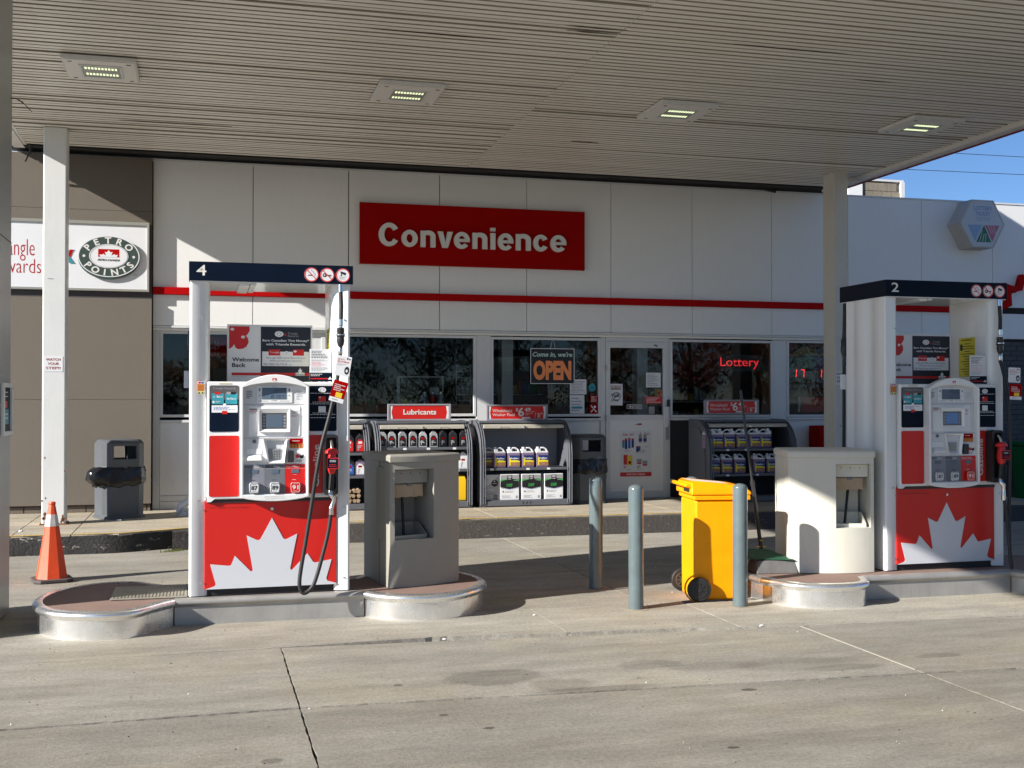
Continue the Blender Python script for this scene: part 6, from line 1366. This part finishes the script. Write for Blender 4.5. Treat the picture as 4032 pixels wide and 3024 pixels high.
# ================================================================== DISPLAY RACKS
def rack(x0, x1, yf, label, shelves, light_back, closed_sign=None, bot=.085):
    t = thing('display_rack', label, 'display rack', ((x0 + x1) / 2, yf, .2), group='outdoor product racks')
    def Z(z): return z
    prof = [(yf + .02, .2), (yf, .24), (yf - .005, .90), (yf + .03, 1.06), (yf + .11, 1.18), (yf + .23, 1.275), (yf + .34, 1.315), (yf + .66, 1.32), (yf + .66, .2)]
    def off(d): return [(y + d, z) for y, z in prof]
    for a, b in ((x0, x0 + .035), (x1 - .035, x1)):
        sp = MB().yz(prof, a, b).build('side_panel', M_rack, t, bevel=.006)
    for a, b in ((x0 - .012, x0 - .001), (x1 + .001, x1 + .012)):
        inn = [(yf + .10, .26), (yf + .08, .60), (yf + .10, .9), (yf + .18, 1.10), (yf + .30, 1.22), (yf + .58, 1.24), (yf + .58, .26)]
        MB().yz(inn, a, b).build('side_relief', M_rack, t, bevel=.004)
    # three rounded ribs following the front of each side panel
    for a, r_ in ((x0 + .010, .010), (x0 + .040, .010), (x0 + .068, .008), (x1 - .010, .010), (x1 - .040, .010), (x1 - .068, .008)):
        MB().tube([(a, y - .006, z) for y, z in prof[1:8]], r_, n=8).build('edge_rib', M_rack, t, smooth=True)
    MB().box(x0 + .036, x1 - .036, yf + .60, yf + .62, .22, 1.30).build('back_panel', M_rackl if light_back else M_rackd, t)
    MB().box(x0 + .036, x1 - .036, yf + .22, yf + .655, 1.290, 1.318).build('top_panel', M_rack, t, bevel=.004)
    MB().box(x0 + .036, x1 - .036, yf + .01, yf + .60, .205, .2 + bot).build('base_panel', M_rack, t, bevel=.006)
    MB().box(x0 + .036, x1 - .036, yf - .003, yf + .0095, .215, .20 + bot - .01).build('base_trim', M_rack, t, bevel=.003)
    mb = MB()
    for k in (-.05, 0, .05): mb.box((x0 + x1) / 2 + k - .006, (x0 + x1) / 2 + k + .006, yf - .0045, yf - .0031, .235, .265)
    mb.build('slot', M_black, t)
    MB().prism([(x0 + .08, yf + .13, 1.222), (x1 - .08, yf + .13, 1.222), (x1 - .08, yf + .13, 1.262), (x0 + .08, yf + .13, 1.262)], [(x0 + .08, yf + .16, 1.222), (x1 - .08, yf + .16, 1.222), (x1 - .08, yf + .18, 1.262), (x0 + .08, yf + .18, 1.262)]).build('shutter_rail', M_shut, t, bevel=.003)
    n = 6; MB().loft([[(x0 + .08, yf + .165 + .03*k, 1.262 + .004*k), (x1 - .08, yf + .165 + .03*k, 1.262 + .004*k), (x1 - .08, yf + .165 + .03*k, 1.266 + .004*k), (x0 + .08, yf + .165 + .03*k, 1.266 + .004*k)] for k in range(n)]).build('rolled_shutter', M_shut, t)
    mb = MB().cyl(((x0 + x1) / 2, yf + .128, 1.244), ((x0 + x1) / 2, yf + .10, 1.244), .011, n=12).box((x0 + x1) / 2 - .004, (x0 + x1) / 2 + .03, yf + .105, yf + .115, 1.225, 1.24); mb.build('shutter_lock', M_chrome, t)
    for fx in (.28, .72):
        cx = x0 + (x1 - x0) * fx; MB().box(cx - .055, cx + .055, yf + .112, yf + .118, 1.236, 1.241).box(cx - .055, cx - .05, yf + .118, yf + .13, 1.236, 1.241).box(cx + .05, cx + .055, yf + .118, yf + .13, 1.236, 1.241).build('pull_handle', M_chrome, t)
    for z in shelves:
        s_ = MB().box(x0 + .037, x1 - .037, yf + .05, yf + .60, z - .022, z - .002).build('shelf', M_rackd, t)
        MB().box(x0 + .037, x1 - .037, yf + .035, yf + .049, z - .03, z + .004).build('shelf_lip', M_rack, s_, bevel=.002)
        mb = MB()
        for fx in (random.uniform(.1, .3), random.uniform(.4, .6), random.uniform(.7, .9)): quad(mb, x0 + (x1 - x0) * fx, x0 + (x1 - x0) * fx + .045, z - .028, z - .002, yf + .034)
        mb.build('price_tag', M_paper, s_)
    return t
def rack_sign(t, x0, x1, z0, z1, y, kind):
    s_ = MB().ring([(x0, z0), (x1, z0), (x1, z1), (x0, z1)], [(x0 + .028, z0 + .022), (x1 - .028, z0 + .022), (x1 - .028, z1 - .022), (x0 + .028, z1 - .022)], y, y + .035).build('header_sign', mat('header sign frame', (.27, .26, .29), .4), t, bevel=.004)
    MB().box(x0 + .03, x1 - .03, y + .008, y + .02, z0 + .024, z1 - .024).build('sign_panel', M_pred, s_)
    mb = MB().use(M_lett); yq = y + .0065; h = z1 - z0; w_ = x1 - x0; zm = (z0 + z1) / 2
    for a, sg_ in ((x0 + .032, 1), (x1 - .032, -1)): mb.use(M_paper); poly(mb, [(a, z0 + .026), (a + .035*sg_, z0 + .026), (a + .020*sg_, zm), (a + .035*sg_, z1 - .026), (a, z1 - .026)], yq)
    mb.use(M_lett)
    if kind == 'lub': text_into(mb, 'Lubricants', x0 + w_*.245, x0 + w_*.765, zm - .030, zm + .038, yq - .001, bold=.02)
    else:
        text_into(mb, 'Windshield', x0 + w_*.10, x0 + w_*.415, zm + .006, zm + .046, yq - .001, bold=.0); text_into(mb, 'Washer Fluid', x0 + w_*.10, x0 + w_*.455, zm - .046, zm - .010, yq - .001, bold=.0)
        text_into(mb, '$', x0 + w_*.475, x0 + w_*.515, zm + .012, zm + .062, yq - .001, bold=.01); text_into(mb, '6', x0 + w_*.515, x0 + w_*.61, zm - .052, zm + .068, yq - .001, bold=.02); text_into(mb, '49', x0 + w_*.62, x0 + w_*.72, zm + .010, zm + .066, yq - .001, bold=.02)
        text_into(mb, 'each', x0 + w_*.725, x0 + w_*.78, zm + .008, zm + .022, yq - .001); text_into(mb, 'when you\nbuy 2', x0 + w_*.63, x0 + w_*.75, zm - .040, zm + .0, yq - .001)
        poly(mb, rrect(x0 + w_*.58, x0 + w_*.71, z0 + .027, z0 + .047, .004), yq - .0005); poly(mb, [(x0 + w_*.785, z0 + .03), (x0 + w_*.79, z0 + .03), (x0 + w_*.80, zm + .0), (x0 + w_*.795, zm + .0)], yq - .0005)
        text_into(mb, '$6', x0 + w_*.83, x0 + w_*.875, z0 + .030, zm - .004, yq - .001, bold=.01); text_into(mb, '99', x0 + w_*.88, x0 + w_*.925, zm - .026, zm - .004, yq - .001)
    mb.build('lettering', None, s_)
r0 = rack(.80, 2.045, 14.48, 'grey display rack with oil bottles partly hidden behind pump four', [.925, .635], False)
r1 = rack(2.11, 3.375, 14.48, 'grey display rack topped by the red Lubricants sign', [.985, .70], False)
r2 = rack(3.475, 4.735, 14.48, 'sunlit grey rack with washer fluid jugs above white boxes, red price sign on top', [.705], True)
r3 = rack(6.60, 7.93, 14.28, 'dark shaded rack of washer fluid jugs right of the door', [.93, .585], False)
rack_sign(r1, 2.315, 3.155, 1.325, 1.545, 14.80, 'lub'); rack_sign(r2, 3.635, 4.49, 1.32, 1.535, 14.80, 'wash'); rack_sign(r3, 6.70, 7.53, 1.395, 1.60, 14.62, 'wash')

# ---------------- goods
def oil_bottle(shell, cap, lab, h=.21, w_=.105, d=.06, nm='oil_bottle'):
    t = thing(nm, '', 'bottle', (0, 0, 0)); hw = w_ / 2
    out = [(-hw, 0), (hw, 0), (hw, h*.62), (hw*.86, h*.80), (hw*.42, h*.93), (hw*.42, h*.945), (-hw*.42, h*.945), (-hw*.55, h*.90), (-hw*.95, h*.78), (-hw, h*.6)]
    MB().xz(out, -d/2, d/2).build('body', shell, t, local=True, bevel=.009, seg=2)
    MB().cyl((0, 0, h*.946), (0, 0, h), hw*.36, n=12).build('cap', cap, t, local=True)
    lb = MB().xz([(-hw*.80, h*.07), (hw*.80, h*.07), (hw*.80, h*.5), (hw*.3, h*.70), (-hw*.35, h*.72), (-hw*.8, h*.55)], -d/2 - .0012, -d/2 - .0002).build('label', lab, t, local=True)
    mb = MB().use(M_paper); fine(mb, -hw*.6, hw*.5, h*.25, h*.40, -d/2 - .0018, 2); mb.use(M_sred if lab is not M_nozz else M_paper); quad(mb, -hw*.45, hw*.35, h*.48, h*.60, -d/2 - .0018); mb.use(M_silver); poly(mb, [(-hw*.55, h*.12), (-hw*.35, h*.12), (-hw*.1, h*.42), (-hw*.35, h*.42)], -d/2 - .0019)
    mb.build('label_print', None, lb, local=True)
    return t
sil = oil_bottle(M_silver, M_blackp, M_print); blk = oil_bottle(M_blackp, M_blackp, M_print)
X9 = [2.214, 2.335, 2.47, 2.607, 2.740, 2.879, 3.000, 3.135, 3.272]
L9 = ['leftmost silver oil bottle on the top shelf under the lubricants sign', 'second silver oil bottle from the left on the shelf under the lubricants sign', 'third silver oil bottle from the left, shelf under the lubricants sign', 'fourth silver oil bottle from the left, shelf under the lubricants sign',
      'fifth silver oil bottle from the left, shelf under the lubricants sign', 'last silver oil bottle, just left of the three black ones', 'first black oil bottle, right after the silver ones', 'middle one of the three black oil bottles', 'rightmost black oil bottle on the top shelf of the lubricants rack']
fs_, fb_ = True, True
for i, x in enumerate(X9):
    if i < 6: o = sil if fs_ else copy_tree(sil); fs_ = False
    else: o = blk if fb_ else copy_tree(blk); fb_ = False
    o.location = (x, 14.60, .988); o['label'] = L9[i]; o['group'] = 'oil bottles on the lubricants rack'; o.rotation_euler = (0, 0, R(random.uniform(-14, 14)))
for x, z, sh, lab, lb in ((1.79, .928, M_blackp, M_nozz, 'black oil jug with red label, left of two on the upper shelf beside the pump'), (1.93, .928, M_blackp, M_nozz, 'black oil jug with red label, right of two on the upper shelf beside the pump'),
                          (1.80, .638, M_blackp, M_pblue, 'dark bottle with blue label on the middle shelf beside the pump'), (1.93, .638, M_clearp, M_paper, 'dark bottle with pale blue label on the middle shelf beside the pump')):
    o = oil_bottle(sh, M_blackp, lab, h=.235 if z > .9 else .21, w_=.12); o.location = (x, 14.60, z); tag(o, lb, 'bottle', 'bottles on the rack behind the pump')
wj = oil_bottle(M_jugw, M_jugw, M_paper, h=.215, w_=.12, nm='white_jug'); wj.location = (3.27, 14.60, .703); tag(wj, 'white plastic jug on the lower shelf of the lubricants rack, beside the service box', 'jug')
yj = thing('yellow_jug', 'large yellow jug at the bottom of the lubricants rack, beside the service box', 'jug', (3.20, 14.62, .287))
MB().loft([[(x * k, y * k, z) for x, y in ((-.11, -.07), (.11, -.07), (.11, .07), (-.11, .07))] for k, z in ((.95, 0), (1, .02), (1, .27), (.86, .32), (.45, .335))]).build('body', mat('oil jug yellow', (0.80, 0.50, 0.01), 0.4), yj, local=True, bevel=.016, seg=3); MB().cyl((-.03, 0, .335), (-.03, 0, .365), .025, n=12).build('cap', M_nozz, yj, local=True)
fwb = thing('firewood_bundle', 'small bundle of split firewood at the bottom of the rack beside the pump', 'firewood', (1.87, 14.64, .287))
for i in range(9):
    a = random.uniform(-.05, .05); cx = -.085 + .058 * (i % 3) + random.uniform(-.008, .008); cz = .034 + .062 * (i // 3); r_ = random.uniform(.026, .034)
    MB().prism([(cx + r_ * math.cos(q + a), -.13, cz + r_ * math.sin(q + a)) for q in (0.3, 1.5, 2.8, 4.0, 5.2)], [(cx + r_ * math.cos(q + a), .13, cz + r_ * math.sin(q + a)) for q in (0.3, 1.5, 2.8, 4.0, 5.2)]).build('log', mat('split wood', (.36, .25, .16), .9, var=.3, vscale=15), fwb, local=True)
def jug():
    t = thing('washer_fluid_jug', '', 'jug', (0, 0, 0)); hw = .083; d = .055
    MB().loft([[(x * k, y * k, z) for x, y in ((-hw, -d), (hw, -d), (hw, d), (-hw, d))] for k, z in ((.93, 0), (1, .012), (1, .190))]).build('body', M_clearp, t, local=True, bevel=.008, seg=2)
    sh = MB().xz([(-hw*.97, .191), (hw*.97, .191), (hw*.97, .202), (hw*.86, .212), (-.020, .213), (-.028, .240), (-.076, .240), (-hw*.97, .215)], -d*.92, d*.92).build('shoulder', M_jugw, t, local=True, bevel=.004)
    MB().tube([(-.036, 0, .232), (-.010, 0, .254), (.026, 0, .256), (.060, 0, .238), (.074, 0, .215), (.076, 0, .196)], .0115, n=8).build('handle', M_jugw, t, local=True, smooth=True)
    MB().cyl((-.052, 0, .240), (-.052, 0, .268), .020, n=12).build('cap', M_jugw, t, local=True)
    y = -d - .0012; x0, x1 = -.066, .078
    lb = MB().box(x0, x1, y, -d - .0003, .028, .160).build('label', M_jb, t, local=True)
    mb = MB().use(M_jy); poly(mb, [(x0, .028), (x0 + .018, .028), (x0 + .03, .095), (x0 + .012, .13), (x0, .16)], y - .0004); poly(mb, [(x0, .082)] + [(x0 + (x1 - x0) * k / 8, .086 + .014 * math.sin(PI * k / 8)) for k in range(9)] + [(x1, .074), (x0, .070)], y - .0006)
    mb.use(M_jbr); quad(mb, x0 + .018, x1, .028, .073, y - .0005); mb.use(M_lett); text_into(mb, 'Reflex', x0 + .016, x1 - .014, .112, .133, y - .0008, bold=.03, shear=.2); mb.use(M_pgr); mb.ring([(a, b) for a, b in circ(.0, .049, .012, 10)], circ(.0, .049, .008, 10), y - .0012, y - .0008); mb.ring(circ(.022, .049, .012, 10), circ(.022, .049, .008, 10), y - .0012, y - .0008)
    mb.build('label_print', None, lb, local=True)
    return t
jg = jug(); first = True
def put_jug(x, y, z, lb, grp, rz=0, mirror=False):
    global first
    o = jg if first else copy_tree(jg); first = False
    o.location = (x, y, z); o.rotation_euler = (0, 0, rz); o['label'] = lb; o['group'] = grp
    if mirror:
        for ch in o.children:
            if ch.name.split('.')[0] in ('shoulder', 'handle', 'cap'): ch.scale = (-1, 1, 1)
N5 = ['leftmost', 'second', 'middle', 'fourth', 'rightmost']
for i, (x, y) in enumerate(((3.615, 14.66), (3.745, 14.58), (3.945, 14.585), (4.135, 14.585), (4.335, 14.585))): put_jug(x, y, .708, N5[i] + ' of the five washer fluid jugs in the sunlit rack with white boxes', 'washer fluid jugs in the sunlit rack', R((-8, 6, -2, 2, -1)[i]))
N6 = ['leftmost', 'second', 'third', 'fourth', 'fifth', 'rightmost']
for i, x in enumerate((6.60 + .09, 6.80, 6.975, 7.16, 7.355, 7.525)): put_jug(x - .02, 14.42, .933, N6[i] + ' of the six jugs on the upper shelf of the shaded rack by the door', 'washer fluid jugs in the shaded rack', R(random.uniform(-4, 4)), True)
for i, x in enumerate((6.75, 6.935, 7.13, 7.425, 7.615)): put_jug(x - .02, 14.42, .588, N5[i] + ' of the five jugs on the lower shelf of the shaded rack by the door', 'washer fluid jugs in the shaded rack', R(random.uniform(-4, 4)))
# boxes
def def_box(x0, x1, lb, dark=False):
    t = thing('fluid_box', lb, 'box', ((x0 + x1) / 2, 14.53, .287), group='fluid boxes at the bottom of the sunlit rack'); hw = (x1 - x0) / 2; h = .335
    MB().box(-hw, hw, 0, .20, 0, h).build('carton', mat('grey carton', (.36, .37, .40), .6) if dark else M_paper, t, local=True, bevel=.003)
    mb = MB(); y = -.0012
    if not dark:
        mb.use(M_pgr); quad(mb, -hw + .002, hw - .002, h*.80, h*.97, y); mb.use(M_pgreen); poly(mb, [(-hw + .002, h*.80), (hw - .002, h*.80), (hw - .002, h*.72), (0, h*.82), (-hw + .002, h*.72)], y - .0003); mb.use(M_print)
        poly(mb, [(-hw + .002, h*.72), (0, h*.80), (hw - .002, h*.72), (hw - .002, h*.50), (0, h*.42), (-hw + .002, h*.50)], y - .0006); poly(mb, [(-.034, h*.96), (.034, h*.96), (.034, h*.80), (0, h*.72), (-.034, h*.80)], y - .0009)
        mb.use(M_pblue)
        for k in range(10): poly(mb, circ(-hw + .02 + k * (2*hw - .04) / 9, h*(.47 - .05 * math.sin(PI * k / 9)), .006, 6), y - .001)
        mb.use(M_paper); text_into(mb, 'HD', -.024, .024, h*.86, h*.94, y - .0013, bold=.02); fine(mb, -.022, .022, h*.79, h*.84, y - .0013, 1, short=False); mb.use(M_pgreen); text_into(mb, 'DEF', -.040, .040, h*.52, h*.63, y - .0013, bold=.02)
        mb.use(M_pgr); fine(mb, -hw*.5, hw*.6, h*.27, h*.36, y, 2); fine(mb, -hw*.8, hw*.2, h*.06, h*.18, y, 3); quad(mb, hw*.65, hw*.85, h*.06, h*.16, y); mb.use(M_print); poly(mb, circ(-hw*.68, h*.32, .010, 10), y)
    else:
        mb.use(mat('carton pale', (.55, .56, .58), .6)); poly(mb, [(-hw + .002, h*.42), (-.02, h*.62), (hw - .002, h*.98), (-hw + .002, h*.98)], y); mb.use(M_print); poly(mb, circ(hw*.45, h*.66, .045, 20), y - .0004); mb.use(M_lett); text_into(mb, 'alert', hw*.45 - .03, hw*.45 + .03, h*.62, h*.68, y - .001) if False else fine(mb, hw*.45 - .028, hw*.45 + .028, h*.62, h*.68, y - .001, 1, short=False)
        poly(mb, [(hw*.3, h*.72), (hw*.5, h*.70), (hw*.42, h*.77)], y - .001); mb.use(M_paper); text_into(mb, 'DEF|FED', -hw*.85, hw*.45, h*.36, h*.43, y - .0004); mb.use(M_print); fine(mb, -hw*.3, hw*.6, h*.22, h*.27, y, 1); quad(mb, hw*.3, hw*.75, h*.04, h*.20, y - .0004); quad(mb, -hw*.85, -hw*.68, h*.04, h*.14, y); quad(mb, -hw*.85, -hw*.68, h*.86, h*.96, y - .0004); mb.use(M_pgr); fine(mb, -hw*.8, -hw*.1, h*.74, h*.84, y - .0004, 2)
        mb.use(M_paper)
        for k in range(7): quad(mb, hw*(.34 + k*.055), hw*(.355 + k*.055), h*.06, h*.18, y - .0008)
    mb.build('box_print', None, t, local=True)
def_box(3.515, 3.745, 'grey box with a dark round emblem, leftmost at the bottom of the sunlit rack', True)
def_box(3.755, 4.01, 'white box with green DEF lettering next to the grey box'); def_box(4.048, 4.312, 'white box with green DEF lettering, brightest and in the middle of the row'); def_box(4.362, 4.616, 'white box with green DEF lettering, rightmost at the bottom of the rack')

# ================================================================== OTHER SMALL THINGS
cr_ = thing('grey_crate', 'small weathered grey tub with a green cover on the right island beside the cream box', 'tub', (4.50, 8.55, .186), R(-6))
MB().loft([[(-.16, -.11, 0), (.20, -.11, 0), (.20, .13, 0), (-.16, .13, 0)], [(-.135, -.085, .105), (.18, -.085, .105), (.18, .11, .105), (-.135, .11, .105)]]).build('tub', mat('weathered grey tub', (.15, .145, .14), .85, var=.25, vscale=10), cr_, local=True, bevel=.008)
MB().loft([[(-.21, -.06, .118), (.17, -.11, .106), (.17, -.11, .110), (-.21, -.06, .122)], [(-.30, .22, .175), (.06, .20, .155), (.06, .20, .159), (-.30, .22, .179)]]).build('cover', M_green2, cr_, local=True)
mb = MB(); mb.add([(-.13, -.05, .1235), (.14, -.09, .113), (.10, .0, .128), (-.15, .03, .140)], [(0, 1, 2, 3)]); mb.build('cover_label', mat('pale green print', (.30, .48, .36), .5), cr_, local=True)
MB().loft([[(.16, .02, 0), (.40, .02, 0), (.40, .26, 0), (.16, .26, 0)], [(.19, .05, .11), (.37, .05, .11), (.37, .23, .11), (.19, .23, .11)]]).build('black_tub', M_blackp, cr_, local=True, bevel=.006)
pl_ = thing('long_handled_brush', 'long thin black pole leaning upright from the green covered tub', 'pole', (4.555, 8.80, .28))
P0, P1 = Vector((0, 0, 0)), Vector((-.145, .10, 1.40))
MB().tube([tuple(P0), tuple(P0.lerp(P1, .45))], .016, n=10).build('lower_pole', M_blackp, pl_, local=True, smooth=True); MB().tube([tuple(P0.lerp(P1, .44)), tuple(P1)], .0115, n=10).build('upper_pole', M_blackp, pl_, local=True, smooth=True)
MB().tube([tuple(P0.lerp(P1, .425)), tuple(P0.lerp(P1, .455))], .020, n=12).build('pole_clamp', M_blackp, pl_, local=True, smooth=True); MB().box(-.055, .035, -.006, .006, .078, .086).box(-.02, .005, -.01, .01, .13, .138).build('cross_pin', M_yel, pl_, local=True); MB().box(-.05, .05, -.03, .03, -.04, .0).build('brush_head', M_black, pl_, local=True)
gb = thing('green_bin', 'dark green bin at the far right edge before the brick wall', 'bin', (11.98, 14.55, 0.0), R(-4))
MB().loft([[(0.02, .02, .05), (.46, .02, .05), (.46, .46, .05), (.02, .46, .05)], [(0, 0, .90), (.50, 0, .90), (.50, .50, .90), (0, .50, .90)]]).build('body', M_gbin, gb, local=True, bevel=.015); MB().box(-.02, .52, -.02, .52, .90, .96).build('lid', M_gbin, gb, local=True, bevel=.015); MB().cyl((.06, .0, .045), (.06, .04, .045), .045, n=14).cyl((.44, 0, .045), (.44, .04, .045), .045, n=14).build('caster', M_black, gb, local=True)
rc = thing('red_cabinet', 'plain dark red cabinet below the far right window beside the right column', 'cabinet', (8.95, 14.95, .2))
MB().box(-.30, .35, 0, .28, .03, 1.02).build('body', M_sred, rc, local=True, bevel=.01); MB().box(-.28, .33, -.012, -.001, .08, .95).build('door', M_sred, rc, local=True, bevel=.004); MB().box(-.27, .32, .02, .26, 0, .03).build('foot', M_black, rc, local=True)
pi = thing('bent_white_pipe', 'thick white bent pipe in crumpled foil on the sidewalk left of pump four', 'pipe', (-.22, 14.42, .2))
MB().tube([(-.075, 0, .03), (-.07, 0, .07), (-.03, 0, .125), (.04, 0, .165), (.13, .0, .175), (.22, .0, .17)], .042, n=14, radii=[.012, .028, .040, .044, .045, .045]).build('pipe', M_jugw, pi, local=True, smooth=True)
n = 16; MB().loft([[(.03 + (.13 - .02*zi) * math.cos(2*PI*k/n) * random.uniform(.8, 1.1), (.10 - .015*zi) * math.sin(2*PI*k/n) * random.uniform(.8, 1.1), z) for k in range(n)] for zi, z in enumerate((0, .02, .05, .085))]).build('foil_wrap', M_foil, pi, local=True)
def litter(x, y, z, s_, lb):
    mb = MB()
    for j in range(2):
        n = 7; ox = j * s_ * 1.3
        mb.loft([[(ox + s_ * k * math.cos(2*PI*i/n) * random.uniform(.7, 1.2), s_ * k * math.sin(2*PI*i/n) * random.uniform(.7, 1.2), zz * s_) for i in range(n)] for k, zz in ((.5, 0), (1, .5), (.9, 1.1), (.3, 1.6))])
    o = mb.build('paper_scrap', M_jugw, None, local=True); o.location = (x, y, z); tag(o, lb, 'litter', 'white scraps lying about')
litter(-.94, 13.94, .2, .016, 'crumpled white paper scrap on the sidewalk before the left trash bin'); litter(-1.87, 13.08, .2, .014, 'small white scrap on the sidewalk near the left kerb edge'); litter(3.80, 7.366, 0, .009, 'tiny white scrap on the concrete in front of the right island'); litter(1.55, 7.50, 0, .008, 'tiny white scrap on the concrete in front of the left island nose'); litter(2.37, 8.18, 0, .007, 'tiny white scrap on the concrete right of the left island')

# ================================================================== TREES BEHIND THE CAMERA (seen mirrored in the shop windows)
def tree(label, loc, h, rw, m_, grp, seed):
    rnd = random.Random(seed); t = thing('tree', label, 'tree', loc, group=grp)
    mb = MB(); mb.tube([(0, 0, 0), (.1, .05, h*.25), (-.05, .1, h*.5), (.05, 0, h*.85)], .1, n=8, radii=[h*.03, h*.024, h*.016, h*.006])
    for k in range(9):
        a = rnd.uniform(0, 2*PI); z = h * rnd.uniform(.18, .6); L = rw * rnd.uniform(.6, .95); mb.tube([(0, 0, z), (math.cos(a)*L*.5, math.sin(a)*L*.5, z + L*.35), (math.cos(a)*L, math.sin(a)*L, z + L*.7)], .03, n=5, radii=[h*.010, h*.006, h*.003])
    mb.build('trunk', M_bark, t, local=True)
    cl = [(rnd.gauss(0, .42), rnd.gauss(0, .42), rnd.uniform(.1, 1.0), rnd.uniform(.22, .42)) for _ in range(26)]
    V = []; F = []
    for i in range(5200):
        cx, cy, cz, cr2 = rnd.choice(cl); d = Vector((rnd.gauss(0, 1), rnd.gauss(0, 1), rnd.gauss(0, 1))).normalized() * cr2 * rnd.uniform(.35, 1.0)
        p = Vector(((cx + d.x) * rw, (cy + d.y) * rw, h*.14 + (cz*.72 + d.z*.45) * h * .9)); s_ = rnd.uniform(.05, .11)
        u = Vector((rnd.gauss(0, 1), rnd.gauss(0, 1), rnd.gauss(0, 1))).normalized(); v = u.orthogonal().normalized() * s_ * .6; u = u * s_; o = len(V); V += [p - u, p + v, p + u, p - v]; F.append([o, o+1, o+2, o+3])
    c = MB(); c.v = [tuple(v) for v in V]; c.f = F; c.m = [0] * len(F); c.build('crown', m_, t, local=True)
    return t
TR = [(-9, -30, 5.5, 3.0, M_lf1), (-3.5, -27, 4.2, 2.6, M_lf1), (1.5, -29, 5.0, 3.0, M_lf3), (6.5, -27, 7.5, 3.6, M_lf1), (11, -26, 8.0, 3.8, M_lf1), (16, -28, 7.0, 3.6, M_lf1), (20.5, -27, 6.0, 3.2, M_lf3), (25, -26, 7.5, 3.6, M_lf2), (30, -28, 7.5, 3.8, M_lf3), (35, -27, 7.0, 3.6, M_lf2), (41, -30, 8.0, 4.0, M_lf1)]
for i, (x, y, h, rw, m_) in enumerate(TR):
    tree({M_lf1: 'dark green', M_lf2: 'red autumn', M_lf3: 'orange autumn'}[m_] + ' tree mirrored in the shop windows, ' + ['first', 'second', 'third', 'fourth', 'fifth', 'sixth', 'seventh', 'eighth', 'ninth', 'tenth', 'last'][i] + ' from the left in the mirrored row', (x, y, 0), h, rw, m_, 'trees across the road', 40 + i)
